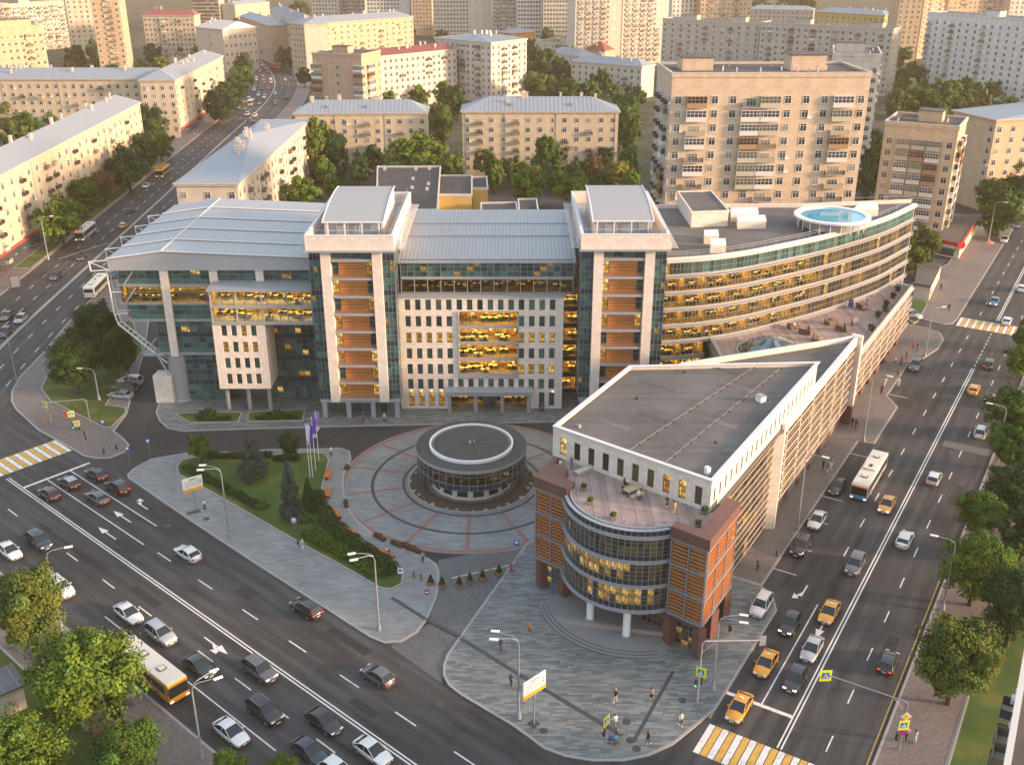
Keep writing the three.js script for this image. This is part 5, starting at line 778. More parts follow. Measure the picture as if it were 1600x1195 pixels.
block('apartment_building', 'grey beige panel block above the big brick tower roof', [87.6,-627], [136.6,-593.8], 14, 32, { wall: 'grey', roof: 'flat', nf: 12, bf: [2, 5, 8], nr: 2, storey: 3.1, kf: ['solid', 'open'], boxes: [[0.25, 0.5, 9, 5, 2.6], [0.75, 0.5, 9, 5, 2.6]] });
block('apartment_building', 'long grey beige block with stacked balconies above the brick tower at right', [135.2,-584.7], [192.8,-543.2], 14, 33, { wall: 'grey', roof: 'flat', nf: 18, bf: [1, 4, 7, 10, 13, 16], storey: 3.1, nr: 2, boxes: [[0.3, 0.5, 9, 5, 2.6], [0.85, 0.5, 7, 5, 2.6]] });
block('apartment_tower', 'white tower peeping out behind the right end of the big brick tower', [104.4,-345.4], [118.5,-341.5], 26, 41, { wall: 'panel', roof: 'flat', nf: 4, nr: 7, br: [2, 4], storey: 3.05, boxes: [[0.35, 0.4, 9, 6, 3]], top: 3 });
block('brick_tower', 'tan brick ten storey tower with white loggias beside the right avenue', [98.4,-273.7], [114.3,-264.9], 17, 31, { wall: 'brickRight', roof: 'flat', nf: 5, bf: [1, 2, 3], nr: 5, br: [1, 3], storey: 3, top: 2.8, ww: 1.5, strip: 'glazed', bw: 3.4, boxes: [[0.55, 0.55, 6, 5, 2.8], [0.28, 0.6, 4, 3, 0.8]] });
block('apartment_building', 'long hazy apartment block with grey hipped roof along the right avenue', [136.2,-321.6], [141.6,-303.6], 95, 27, { wall: 'peach', nf: 2, nr: 20, br: [3, 5, 8, 10, 13, 16], rh: 4, hip: 7, seams: 0, storey: 3.2, top: 1.1, chim: 8 });
block('apartment_building', 'white panel block with rows of windows at the top right', [220.6,-572.7], [254.4,-510.9], 15, 39, { wall: 'panelWhite', roof: 'flat', nf: 15, bf: [0, 3, 7], strip: 'solid', bw: 3, storey: 3.1, top: 2.6, nl: 2 });
block('apartment_tower', 'tall tan tower in the golden haze left of the white panel block', [249.2,-698.3], [263.9,-698.3], 18, 62, { wall: 'tan', roof: 'flat', nf: 4, nr: 5, storey: 3.1 });
block('apartment_tower', 'orange tinted loggia tower in the golden haze behind the white panel block', [273.9,-721.3], [290,-729.2], 18, 60, { wall: 'peach', roof: 'flat', nf: 4, bf: [1, 3], strip: 'solid', storey: 3.1 });
block('apartment_tower', 'wide pale tower row in the glare at the top right corner', [303.1,-754.2], [347.6,-762.9], 18, 58, { wall: 'peach', roof: 'flat', nf: 12, bf: [3, 8], storey: 3.1 });
block('apartment_tower', 'last pale tower at the top right edge', [346.1,-754.2], [393.3,-762.9], 18, 55, { wall: 'panel', roof: 'flat', nf: 12, storey: 3.1 });
block('apartment_building', 'yellow mansion with blue roof and tall windows far behind at right', [247.4,-882], [288.9,-837.9], 18, 20, { wall: 'yellow', nf: 13, rh: 3.4, hip: 8, storey: 4.4, wh: 2.6, nr: 3, seams: 0 });
block('apartment_building', 'grey low block with blue roof left of the yellow mansion', [207.7,-946.7], [259,-929.8], 18, 18, { wall: 'grey', nf: 14, rh: 3, hip: 6, storey: 3.2, seams: 0 });
block('apartment_tower', 'huge pale panel tower row with loggia stripes at the top centre right, left slab', [39.6,-676.7], [69.2,-683.8], 18, 62, { wall: 'panel', roof: 'flat', nf: 12, bf: [1, 3, 5, 7, 9, 11], strip: 'solid', bw: 3.4, storey: 3, budget: 260 });
block('apartment_tower', 'pale panel tower row at the top centre right, middle slab', [70.4,-687.4], [100.9,-698.3], 18, 60, { wall: 'panel', roof: 'flat', nf: 12, bf: [1, 3, 5, 7, 9, 11], strip: 'solid', bw: 3.4, storey: 3, budget: 260 });
block('apartment_tower', 'pale tower with pink band at the top right of the panel row', [111.3,-754.2], [129.9,-762.9], 18, 58, { wall: 'panelWhite', roof: 'flat', nf: 6, storey: 3 });
block('apartment_tower', 'peach tower with white columns above the grey beige panel block', [131.2,-754.2], [168.3,-762.9], 18, 60, { wall: 'peach', roof: 'flat', nf: 12, bf: [2, 5, 8], strip: 'solid', storey: 3.1 });
const farRow = [[490, 530, 52, 50, 'panel', 'white far slab left of the dotted towers at the top'], [532, 572, 50, 52, 'grey', 'grey far slab at the top above the peach block'], [575, 642, 54, 64, 'panelWhite', 'white dotted far tower at the top above the peach block'], [645, 676, 55, 60, 'tan', 'tan far tower beside the dotted white one'], [678, 768, 58, 62, 'panel', 'wide dotted pale tower at the top centre'], [770, 806, 60, 58, 'grey', 'grey slab right of the wide dotted tower'], [808, 846, 62, 60, 'panelWhite', 'white balcony tower at the top centre'], [848, 892, 62, 58, 'panel', 'pale tower left of the loggia striped row']];
for (const [x0, x1, y, h, w, lab] of farRow) { const P = { 490: [[-169.9,-920.7], [-148,-920.7]], 532: [[-148.8,-933.4], [-126.6,-933.4]], 575: [[-121.7,-908.2], [-85.5,-908.2]], 645: [[-83.3,-902.1], [-66.6,-902.1]], 678: [[-62.7,-861.5], [-16.4,-861.5]], 770: [[-15.2,-850.6], [3,-850.6]], 808: [[4,-839.9], [23.1,-839.9]], 848: [[23.8,-829.5], [45.6,-829.5]] }[x0]; block('apartment_tower', lab, P[0], P[1], 18, h, { wall: w, roof: 'flat', nf: Math.round((x1 - x0) / 5), storey: 3.1, ww: 1.7, bf: w === 'grey' ? [1, 3, 5] : [], budget: 200 }); }
block('apartment_building', 'cream block at the top left where the street disappears', [-255.9,-1001], [-235,-1051.2], 14, 18, { wall: 'cream', nf: 7, rh: 3, hip: 4, storey: 3.2, seams: 0 });
block('apartment_building', 'pink block with blue roof on the far right side of the bending street', [-194.4,-771.7], [-153.9,-686.1], 14, 24, { wall: 'brickPink', nf: 9, rh: 3, hip: 4, storey: 3.2, seams: 0 });
block('office_slab', 'dark blue glass slab at the very top left by the street', [-294.6,-1002.8], [-270.8,-1002.8], 20, 30, { wall: 'grey', roof: 'flat', nf: 10, ww: 3, wh: 2.4, storey: 3.1, darkFrames: 1 });
block('low_house', 'low orange walled building with blue roof behind the white block', [-0.9,-787.4], [17.2,-803.9], 16, 11, { wall: 'orange', nf: 4, rh: 2.4, hip: 6, storey: 3.4, seams: 0 });
block('low_house', 'low flat roofed workshop right of the orange building', [16.6,-772.2], [46.7,-743.8], 22, 7, { wall: 'white', roof: 'flat', nf: 6, storey: 3.2 });
block('low_house', 'little house with dark red pyramid roof by the far trees', [46.7,-678.1], [58.2,-670.2], 13, 10, { wall: 'peach', nf: 3, rh: 5, hip: 6.4, roofMat: 'red', storey: 3.2, seams: 0, chim: 1 });
// low black roofed building in the yard behind the complex
{
  const P = [[-38.3,-274.8], [-11.4,-274.8], [-13.3,-325.3], [-43.2,-325.3]], o = P[0], g = thing('yard_building', 'low building with black felt roofs and yellow walls in the yard behind the towers', 'building', [o[0], 0, o[1]]);
  const rel = (a) => a.map((p) => [p[0] - o[0], p[1] - o[1]]);
  const part = (pts, h, y) => { mesh('walls', prism(rel(pts), 0, h), WALL.yellow, g); mesh('felt_roof', prism(rel(pts), h, h + 0.1), mapd(T.felt, 0.9, { color: C(0.45, 0.45, 0.5) }), g); mesh('parapet', ribbon(rel(pts), 0.4, h - 0.2, h + 0.6, true, 0), ROOF.pale, g); };
  part([[-35.8,-265.2], [-19.8,-265.2], [-22.5,-320.5], [-42.2,-320.5]], 9.5); part([[-21.2,-288.9], [-11.5,-288.9], [-12.5,-314.4], [-22.5,-314.4]], 8); part([[-11.9,-303.6], [-7.3,-303.6], [-8,-319.5], [-12.5,-319.5]], 6.5);
  part([[-8.4,-273.4], [1.7,-273.4], [1.1,-288], [-8.8,-287.2]], 6); part([[2.1,-273.4], [7.3,-273.4], [7,-291.1], [1.8,-291.1]], 6.2);
  for (const [x, z] of [[-39.5,-316.2], [-29.8,-316.2], [-29.5,-302.6], [-24.4,-295.8], [-28.7,-290.8], [-24.3,-289.2], [-25.7,-317.2]]) mesh('roof_vent', box(0.8, 0.8, 0.8, x - o[0], 9.6, z - o[1]), ROOF.pale, g);
}

// ---------- trees, bushes, hedges ----------
function crownGeo(sd, clumps, leaves, size, shape = 'round') {
  const keep = seed; seed = sd; const pos = [], nor = [], col = [], cl = [];
  for (let i = 0; i < clumps; i++) {
    const z = rr(-1, 1), a = rr(0, 6.283), q = Math.sqrt(1 - z * z), r = Math.pow(rnd(), 0.45) * rr(0.72, 0.98); let x = q * Math.cos(a) * r, y = z * r, w = q * Math.sin(a) * r;
    let cr = rr(0.13, 0.34);
    if (shape === 'cone') { const t = Math.pow(rnd(), 0.7); y = 1 - 2 * t; const rad = t * 0.8 + 0.05; x = Math.cos(a) * rad * rr(0.55, 1); w = Math.sin(a) * rad * rr(0.55, 1); cr = 0.12 + 0.14 * t; }
    if (shape === 'tall') { y = y * 1.1; x *= 0.95; w *= 0.95; }
    if (shape === 'dome') { y = Math.abs(y) * 0.9 - 0.25; }
    cl.push([x, y, w, cr, rr(0.62, 1.32), rr(-0.16, 0.16)]);
  }
  for (let i = 0; i < leaves; i++) {
    const c = cl[i % clumps], z = rr(-1, 1), a = rr(0, 6.283), q = Math.sqrt(1 - z * z), r = Math.pow(rnd(), 0.45) * c[3];
    const d = [q * Math.cos(a), z * 0.8, q * Math.sin(a)], p = [c[0] + d[0] * r, c[1] + d[1] * r, c[2] + d[2] * r];
    let nx = d[0] + p[0] * 0.5 + rr(-0.6, 0.6), ny = d[1] + 0.35 + rr(-0.5, 0.5), nz = d[2] + p[2] * 0.5 + rr(-0.6, 0.6); const nl = Math.hypot(nx, ny, nz) || 1; nx /= nl; ny /= nl; nz /= nl;
    const rx = rr(-1, 1), ry = rr(-1, 1), rz = rr(-1, 1); let ux = ry * nz - rz * ny, uy = rz * nx - rx * nz, uz = rx * ny - ry * nx; const ul = Math.hypot(ux, uy, uz) || 1; ux /= ul; uy /= ul; uz /= ul;
    const n = { x: nx, y: ny, z: nz }, u = { x: ux, y: uy, z: uz }, v = { x: ny * uz - nz * uy, y: nz * ux - nx * uz, z: nx * uy - ny * ux }, s = size * rr(0.5, 1.45), t = s * (shape === 'cone' ? 0.45 : 0.62);
    const P = (e, f) => [p[0] + u.x * e + v.x * f, p[1] + u.y * e + v.y * f, p[2] + u.z * e + v.z * f];
    const A = P(-s, 0), B = P(0, -t), Cc = P(s, 0), D = P(0, t); pos.push(...A, ...B, ...Cc, ...A, ...Cc, ...D);
    const b = c[4] * rr(0.85, 1.15), wm = c[5] + rr(-0.05, 0.05);
    for (let k = 0; k < 6; k++) { nor.push(n.x, n.y, n.z); col.push(b * (1 + wm), b, b * (1 - wm)); }
  }
  seed = keep;
  const g = new THREE.BufferGeometry(); g.setAttribute('position', new THREE.Float32BufferAttribute(pos, 3)); g.setAttribute('normal', new THREE.Float32BufferAttribute(nor, 3)); g.setAttribute('color', new THREE.Float32BufferAttribute(col, 3)); g.setAttribute('uv', new THREE.Float32BufferAttribute(new Float32Array(pos.length / 3 * 2), 2)); return g;
}
const leafMat = (r, g, b) => phy({ color: C(r, g, b), vertexColors: true, roughness: 0.85, side: THREE.DoubleSide, specularIntensity: 0.3 });
const LEAF = { green: leafMat(0.06, 0.115, 0.02), bright: leafMat(0.09, 0.15, 0.02), dark: leafMat(0.032, 0.07, 0.02), olive: leafMat(0.085, 0.12, 0.025), yellow: leafMat(0.2, 0.19, 0.035), spruce: leafMat(0.06, 0.085, 0.075), brown: leafMat(0.12, 0.08, 0.035), lime: leafMat(0.14, 0.2, 0.03) };
const CROWN = { near: [crownGeo(11, 130, 26000, 0.034), crownGeo(12, 110, 26000, 0.034), crownGeo(13, 150, 26000, 0.033)], mid: [1, 2, 3, 4].map((i) => crownGeo(20 + i, 75, 7000, 0.062)), far: [1, 2, 3].map((i) => crownGeo(30 + i, 40, 2200, 0.11)), cone: [crownGeo(41, 120, 7000, 0.055, 'cone'), crownGeo(42, 110, 7000, 0.055, 'cone')], tall: [crownGeo(51, 60, 5200, 0.075, 'tall'), crownGeo(52, 70, 5200, 0.075, 'tall')], bush: [crownGeo(61, 30, 2200, 0.11, 'dome'), crownGeo(62, 30, 2200, 0.11, 'dome')] };
const bark = std(C(0.07, 0.055, 0.042), 0.95);
const trunkGeo = (() => { const b = [bar([0, 0, 0], [0.02, 0.5, 0.01], 0.035, 0.026, 8), bar([0.02, 0.5, 0.01], [0, 1.0, 0], 0.026, 0.01, 6)]; for (let i = 0; i < 6; i++) { const a = i * 1.05; b.push(bar([0.01, 0.36 + i * 0.06, 0], [0.28 * Math.cos(a), 0.66 + i * 0.05, 0.28 * Math.sin(a)], 0.014, 0.005, 5)); } return M(b); })();
function tree(label, [x, z, Rm, hc], kind = 'mid', leaf = 'green', k = 1, name = 'broadleaf_tree', group) {
  const g = thing(name, label, name.includes('bush') ? 'bush' : 'tree', [x, 0.1, z], rr(0, 6.28), group);
  const tr = mesh('trunk', trunkGeo, bark, g); tr.scale.set(Math.max(6, Rm * 2), hc + Rm * k * 0.5, Math.max(6, Rm * 2));
  const e = kind === 'near' ? 1.0 : kind === 'cone' ? 1.05 : 1.14, c = mesh('crown', pick(CROWN[kind]), LEAF[leaf], g); c.scale.set(Rm * e, Rm * k * e, Rm * e); c.position.y = hc; return g;
}
const Gr = { pav: 'trees along the pavements', yard: 'trees in the yards between the blocks', av: 'trees along the right avenue', far: 'far trees between distant blocks' };
const TREES = [
  // near the lower left
  ['large bright green tree in front of the yellow bus at lower left', [-43.5,-82.7,6.0,7.6], 'near', 'bright', 0.95], ['dark leafy tree at the left edge above the grey kiosk', [-55.0,-95.5,4.8,6.9], 'near', 'olive', 1.1], ['bright tree filling the bottom left corner', [-46.4,-74.1,4.5,5.7], 'near', 'bright', 0.9], ['dense green tree at the bottom edge right of the corner tree', [-37.0,-75.2,3.8,4.8], 'near', 'green', 0.9], ['low bright treetop cut by the bottom edge below the white sedan', [-27.2,-75.0,2.0,2.8], 'near', 'bright', 0.9], ['small treetop at the bottom edge under the black sedan', [-22.0,-74.9,1.8,2.7], 'near', 'bright', 0.9],
  // corner lawn on the left
  ['leafy dark green tree in the middle of the left corner lawn', [-78.6,-168.7,5.0,7.0], 'near', 'dark', 1.05], ['taller dark tree at the top of the left corner lawn', [-79.5,-182.4,5.4,7.7], 'near', 'dark', 1.1], ['green tree beside the stair truss of the glass wing', [-73.1,-174.2,4.2,6.6], 'near', 'dark', 1.2],
  // right avenue
  ['big round olive tree by the lower right pavement', [47.0,-87.0,4.7,6.8], 'near', 'olive', 1.1], ['bright green tree at the right edge beside the street lamp', [56.7,-104.8,4.8,6.2], 'near', 'bright', 0.95], ['dark tree behind the bright one at the right edge', [57.7,-96.8,4.4,6.4], 'near', 'dark', 1.1], ['green tree left of the blue road sign post at right', [63.5,-119.2,3.8,4.9], 'near', 'green', 0.9], ['leafy green tree right of the blue road sign', [69.6,-123.6,4.3,5.8], 'near', 'dark', 1], ['tree at the right edge above the blue road sign', [77.3,-139.1,3.9,5.4], 'mid', 'green', 1], ['round tree overhanging the avenue by the orange cars', [81.6,-150.5,4.0,5.4], 'mid', 'green', 1], ['small tree at the right edge below the far zebra crossing', [94.9,-175.8,2.9,4.1], 'mid', 'bright', 1], ['golden green tree on the right avenue pavement far up', [133.6,-273.5,5.6,7.4], 'mid', 'green', 1], ['hazy golden tree above it on the right avenue', [153.1,-312.4,7.1,9.2], 'mid', 'green', 1], ['hazy tree at the right edge of the avenue', [174.8,-351.3,7.4,9.7], 'mid', 'green', 1], ['slim tree beside the tan brick tower on the avenue', [143.2,-301.8,4.2,6.1], 'mid', 'olive', 1.1], ['round tree beside the pointed end of the curved wing', [98.9,-239.7,4.7,6.7], 'mid', 'olive', 1.1],
  ['dark slim tree between the two brick towers', [111.4,-317.0,4.0,9.0], 'tall', 'dark', 1.9], ['second dark tree in the gap between the brick towers', [131.2,-372.2,3.7,7.3], 'tall', 'dark', 1.6],
  // left street
  ['bright tree at the foot of the sunlit block on the left street', [-119.4,-263.9,5.9,8.1], 'mid', 'bright', 1.05], ['green tree behind the white bus on the left street', [-125.7,-295.5,4.9,7.0], 'mid', 'green', 1.1], ['brownish tree beside the sunlit left block', [-125.7,-311.3,4.3,6.3], 'mid', 'brown', 1.1], ['round dark tree near the yellow bus', [-123.3,-327.2,6.6,8.9], 'mid', 'dark', 1.05], ['dark tree above the yellow bus', [-129.0,-358.7,5.8,8.3], 'mid', 'dark', 1.1], ['tree at the corner of the sunlit left block', [-143.3,-412.7,6.1,8.6], 'mid', 'dark', 1.1], ['olive tree beside the street corner above the yellow bus', [-129.5,-378.3,5.2,6.9], 'mid', 'olive', 1], ['leafy tree on the pavement below the corner shop', [-128.8,-458.2,6.7,9.5], 'mid', 'dark', 1.1], ['tree next to the corner block further up the street', [-131.8,-489.7,6.6,9.3], 'mid', 'dark', 1.1], ['tree where the street starts to bend', [-142.2,-554.5,6.0,8.6], 'far', 'green', 1.1], ['small tree behind the corner block end', [-157.8,-624.4,5.6,8.0], 'far', 'dark', 1.1],
  // left yards
  ['tree at the left edge in the yard behind the sunlit block', [-209.2,-433.8,6.9,8.4], 'mid', 'olive', 0.9], ['dark tree in the left yard beside the blue roofed wing', [-202.0,-446.6,6.6,8.0], 'mid', 'dark', 0.9], ['green tree in the left yard nearest the chimney', [-194.7,-415.7,5.6,6.9], 'mid', 'green', 0.9], ['dark tall tree left of the tall tower', [-251.0,-644.0,6.2,11.8], 'far', 'dark', 1.6], ['round tree right of the bright narrow block end', [-264.9,-647.0,6.6,9.3], 'far', 'dark', 1.1], ['light tree under the tall tower', [-243.5,-621.8,5.6,6.9], 'far', 'green', 0.9], ['dark tree right of the tall tower', [-229.5,-681.1,5.7,8.1], 'far', 'dark', 1.1], ['yellow green tree behind the shaded block roof', [-211.8,-642.1,5.4,6.1], 'far', 'bright', 0.8], ['tree in front of the red roofed block', [-218.8,-709.7,6.4,7.7], 'far', 'dark', 0.9],
  // centre yards
  ['tall yellow green tree right of the long pale block', [-66.7,-345.2,6.4,11.7], 'tall', 'olive', 1.5], ['bright tree behind the left tower roof', [-62.3,-298.3,5.7,6.9], 'mid', 'bright', 0.9], ['dark tree in the courtyard left of the black roofed building', [-58.6,-344.5,4.1,9.2], 'tall', 'dark', 1.9], ['brown green tree by the courtyard entrance', [-50.1,-335.7,3.8,6.4], 'mid', 'dark', 1.3], ['wide bright tree behind the black roofed building', [-32.4,-342.1,9.4,9.7], 'mid', 'bright', 0.75], ['round tree at the right of the wide bright one', [-20.0,-332.1,4.6,7.1], 'mid', 'bright', 1.2], ['tall willow like tree between the two cream blocks', [-27.8,-403.6,5.0,9.6], 'tall', 'olive', 1.6], ['dark tree in the gap between the cream blocks', [-26.5,-462.3,6.2,9.4], 'mid', 'dark', 1.2], ['bright green tree above the cream block roof', [-31.6,-504.9,6.1,7.5], 'far', 'bright', 0.9], ['yellow tinted tree left of the gap', [-60.4,-512.4,6.9,8.3], 'far', 'bright', 0.9], ['bare brown tree in front of the white red roofed block', [-44.6,-548.4,4.3,6.7], 'far', 'brown', 1.2], ['dark conifer like tree in front of the white block', [-52.9,-517.3,4.1,6.4], 'far', 'dark', 1.2], ['dark tree at the foot of the tall white block', [-28.1,-545.1,5.3,6.5], 'far', 'dark', 0.9], ['tree in front of the tall white block', [-5.0,-551.8,5.7,7.0], 'far', 'green', 0.9],
  ['bright tree behind the central metal roof', [5.0,-308.2,5.4,7.8], 'mid', 'bright', 1.1], ['fresh green tree beside the right tower roof', [17.7,-304.5,5.8,7.1], 'mid', 'bright', 0.9], ['slim tree by the parked car behind the roof', [-5.6,-327.9,3.1,5.9], 'tall', 'olive', 1.5], ['tall willow in front of the cream block centre', [11.0,-338.7,5.1,9.3], 'tall', 'green', 1.5], ['dark tree in front of the cream block', [17.8,-356.5,4.4,7.4], 'mid', 'dark', 1.3], ['brown shaded tree beside the yellow one', [26.2,-334.7,4.2,6.6], 'mid', 'brown', 1.2], ['yellow autumn tree left of the big brick tower', [33.5,-325.2,4.3,6.5], 'mid', 'yellow', 1.15], ['dark tree against the cream block right end', [32.1,-354.3,4.0,6.3], 'mid', 'dark', 1.2], ['tall green tree beside the left face of the brick tower', [38.6,-335.7,3.6,7.8], 'tall', 'dark', 1.8], ['green tree between cream block and brick tower', [44.5,-391.6,4.4,8.5], 'tall', 'green', 1.6], ['round tree behind the cream block right corner', [47.8,-445.9,6.6,8.6], 'mid', 'green', 1], ['olive tree above the cream block ridge', [15.6,-514.7,8.1,8.9], 'far', 'olive', 0.8], ['green tree beside it above the ridge', [29.4,-508.7,7.4,8.2], 'far', 'green', 0.8], ['tall tree left of the blue roofed white block', [17.1,-592.7,7.8,12.5], 'far', 'dark', 1.3], ['second tree left of the blue roofed white block', [26.0,-566.3,7.5,9.8], 'far', 'dark', 1], ['pointed dark tree in front of the blue roofed block', [44.8,-535.0,5.5,8.4], 'far', 'dark', 1.2], ['bushy tree right of the pointed dark one', [50.7,-527.7,4.5,5.6], 'far', 'green', 0.9],
  // top
  ['tree clump left of the striped towers', [21.0,-932.8,7.7,11.6], 'far', 'dark', 1.2], ['tree under the striped towers', [36.4,-874.5,7.3,8.7], 'far', 'dark', 0.9], ['small round tree by the red pyramid roof', [65.5,-740.4,6.2,8.2], 'far', 'olive', 1], ['round tree right of the pyramid roof', [76.4,-743.5,6.7,8.7], 'far', 'green', 1], ['bright round tree below the striped towers', [87.9,-735.2,6.6,8.6], 'far', 'green', 1], ['tree left of the grey beige panel block', [103.2,-768.7,5.5,7.3], 'far', 'olive', 1], ['tree at the left of the tall white block', [-50.9,-775.4,5.5,8.5], 'far', 'dark', 1.2], ['tree behind the tall white block', [-37.4,-900.4,8.0,8.8], 'far', 'dark', 0.8], ['tree above the tall white block', [-19.2,-925.3,8.2,9.0], 'far', 'dark', 0.8], ['tree behind the peach block roof', [-145.2,-1023.9,9.1,9.9], 'far', 'dark', 0.8], ['tree behind the left end of the peach block roof', [-210.2,-1080.5,10.2,11.0], 'far', 'dark', 0.8], ['tree behind the middle of the peach block', [-171.0,-1033.6,7.3,8.1], 'far', 'dark', 0.8], ['shaded tree in front of the peach block wing', [-163.3,-718.4,6.0,8.5], 'far', 'dark', 1.1], ['tree by the bend of the traffic street', [-138.4,-651.4,6.3,8.9], 'far', 'dark', 1.1], ['tree behind the pink brick tower', [-114.0,-579.8,4.6,6.2], 'far', 'dark', 1], ['far tree right of the bending street', [-192.7,-798.8,5.7,8.7], 'far', 'dark', 1.2], ['far tree where the street vanishes', [-220.2,-866.4,6.2,9.4], 'far', 'dark', 1.2],
  ['hazy tree below the white panel block, leftmost', [213.7,-572.6,6.9,9.0], 'far', 'green', 1], ['hazy round tree below the white panel block', [183.7,-476.6,7.6,9.1], 'far', 'green', 0.9], ['hazy tree right of the round one', [207.6,-503.7,7.4,8.8], 'far', 'green', 0.9], ['hazy tree below the white panel block, rightmost', [223.8,-517.2,6.3,7.6], 'far', 'green', 0.9], ['hazy tree behind the tan brick tower', [202.9,-474.5,6.4,7.1], 'far', 'green', 0.8], ['hazy dark tree left of the tan brick tower', [172.5,-468.9,5.2,7.9], 'far', 'olive', 1.2], ['golden tree in the gap under the tan tower of haze', [249.3,-679.2,5.7,7.6], 'far', 'green', 1], ['hazy tree at the far right avenue beyond the long block', [205.1,-416.0,5.1,6.9], 'far', 'green', 1],
];
for (const [lab, p, kind, leaf, k] of TREES) tree(lab, p, kind, leaf, k);
// fillers: nothing in the photograph tells these apart
for (const [lab, grp, leafs, list] of [
  ['leafy tree in the green mass between the cream block and the complex', 'trees behind the central roof', ['green', 'dark', 'olive', 'bright'], [[-9.1,-347.1,3.9,6.1], [0.0,-336.6,4.2,6.2], [2.7,-359.8,4.0,6.7], [21.8,-331.0,4.2,6.1], [14.1,-329.1,4.1,5.6], [27.8,-319.8,3.6,5.0], [34.4,-368.3,4.1,6.5], [36.9,-316.7,3.6,5.7], [8.4,-388.2,4.3,6.7], [56.4,-487.0,5.3,8.2], [41.9,-398.5,4.4,7.3], [-14.6,-393.6,3.4,5.8]]],
  ['leafy tree in the courtyard left of the black roofed building', 'trees in the left courtyard', ['green', 'dark', 'olive'], [[-61.9,-334.7,4.2,6.6], [-59.8,-377.7,3.8,6.3], [-47.8,-356.2,4.0,5.9], [-71.4,-321.9,3.2,4.6], [-74.9,-347.0,3.5,5.5], [-40.9,-347.2,3.5,4.8], [-56.1,-317.5,3.2,4.5]]],
  ['tree in the mass of greenery around the white blocks', 'trees around the white blocks', ['green', 'dark', 'olive'], [[-58.5,-479.0,5.3,7.0], [-58.6,-563.3,5.1,6.8], [-43.7,-494.0,5.4,7.2], [-41.6,-573.3,5.2,6.9], [-25.0,-592.5,5.0,6.7], [-18.4,-551.8,4.7,6.3], [9.8,-540.1,5.9,7.8], [4.3,-594.5,5.4,7.2], [19.3,-513.0,6.2,7.6], [31.6,-658.4,7.1,9.3], [40.7,-585.7,5.7,7.5], [37.1,-507.5,5.6,6.8], [61.4,-547.1,4.6,6.3], [12.1,-723.8,5.6,8.0]]],
  ['tree in the yard on the far left', 'trees in the far left yards', ['green', 'dark', 'olive'], [[-192.3,-398.5,4.9,6.1], [-190.2,-432.4,4.8,6.0], [-231.4,-470.5,6.3,7.7], [-223.9,-506.7,4.3,5.4], [-252.9,-607.7,5.1,6.3], [-303.1,-759.8,5.4,7.2], [-226.5,-602.9,4.4,5.5], [-238.9,-742.7,5.3,7.1], [-202.6,-689.2,5.0,6.2], [-217.2,-623.2,4.5,5.6]]],
  ['hazy tree in the golden glare at the upper right', 'hazy trees at the upper right', ['green', 'olive'], [[224.1,-570.1,5.5,7.3], [191.1,-469.8,5.2,6.4], [217.4,-488.0,5.4,6.6], [238.4,-522.7,5.1,6.3], [168.0,-437.4,3.8,5.9], [221.2,-466.6,5.1,6.9], [198.4,-535.6,4.6,6.2]]],
  ['tree in the row along the right edge of the avenue', 'trees at the right edge', ['green', 'dark', 'bright'], [[67.4,-114.6,3.3,4.7], [102.5,-189.3,2.8,4.0], [149.8,-299.7,4.9,6.6]]],
  ['far tree in the band below the distant towers', 'far trees below the towers', ['dark', 'green'], [[-118.3,-927.3,5.5,6.8], [-110.4,-981.6,5.8,7.1], [-81.5,-856.0,5.1,6.3], [-54.1,-912.4,6.5,7.9], [-26.0,-876.5,6.2,7.6], [-5.4,-912.4,6.5,7.9], [27.0,-823.3,5.4,6.6], [80.6,-728.0,4.8,6.0], [-210.6,-988.4,5.9,7.7], [-218.5,-920.6,5.5,7.3], [-185.6,-753.6,4.5,6.1], [-189.6,-728.4,4.4,6.4], [290.8,-1148.2,10.8,9.5], [268.2,-1167.9,11.0,9.6], [316.3,-1167.9,11.0,9.6]]],
]) for (const p of list) { const lf = pick(leafs); tree(`${{ green: 'mid green', dark: 'dark green', olive: 'olive green', bright: 'bright green' }[lf]} ${lab}`, p, p[2] > 3.4 && p[1] > -330 ? 'mid' : 'far', lf, 1.1, 'broadleaf_tree', grp); }
// garden of the plaza
tree('small round tree at the left tip of the garden lawn', [-48.7,-141.6,1.9,3.2], 'mid', 'green', 1.15);
tree('wide blue spruce on the garden lawn', [-39.4,-136.8,2.8,4.2], 'cone', 'spruce', 1.15, 'spruce_tree'); tree('small green tree on the garden lawn near the flagpoles', [-35.0,-143.1,1.6,2.9], 'mid', 'dark', 1.2); tree('tall blue spruce in the middle of the garden', [-31.2,-125.0,2.2,5.1], 'cone', 'spruce', 1.9, 'spruce_tree'); tree('slim dark conifer right of the tall blue spruce', [-29.4,-128.3,1.3,2.8], 'cone', 'dark', 1.6, 'spruce_tree');
const bush = (label, x, z, r, leaf = 'dark') => { const m = mesh('round_bush', CROWN.bush[x > 0 ? 0 : 1], LEAF[leaf]); m.scale.set(r, r * 0.95, r); m.position.set(x, 0.3 + r * 0.25, z); tag(m, label, 'bush', 'clipped bushes on the lawns'); return m; };
bush('round bush on the left forecourt lawn below the white stone box', -52.6,-159.4, 1.6); bush('smaller bush left of it on the forecourt lawn', -53.5,-158.2, 1.1); bush('round bush on the right forecourt lawn', -40.6,-158.9, 1.5); bush('second bush on the right forecourt lawn', -41.8,-158.2, 1.2); bush('low bush at the left of the garden under the small tree', -36.2,-128.2, 1.2, 'olive'); bush('bush beside the purple garden sign', -27.7,-120.8, 1.3, 'green'); bush('bush between tall spruce and hedge', -27.2,-124.7, 1.4, 'olive'); bush('bush at the left of the long hedge', -29.2,-124.7, 1.2, 'green');
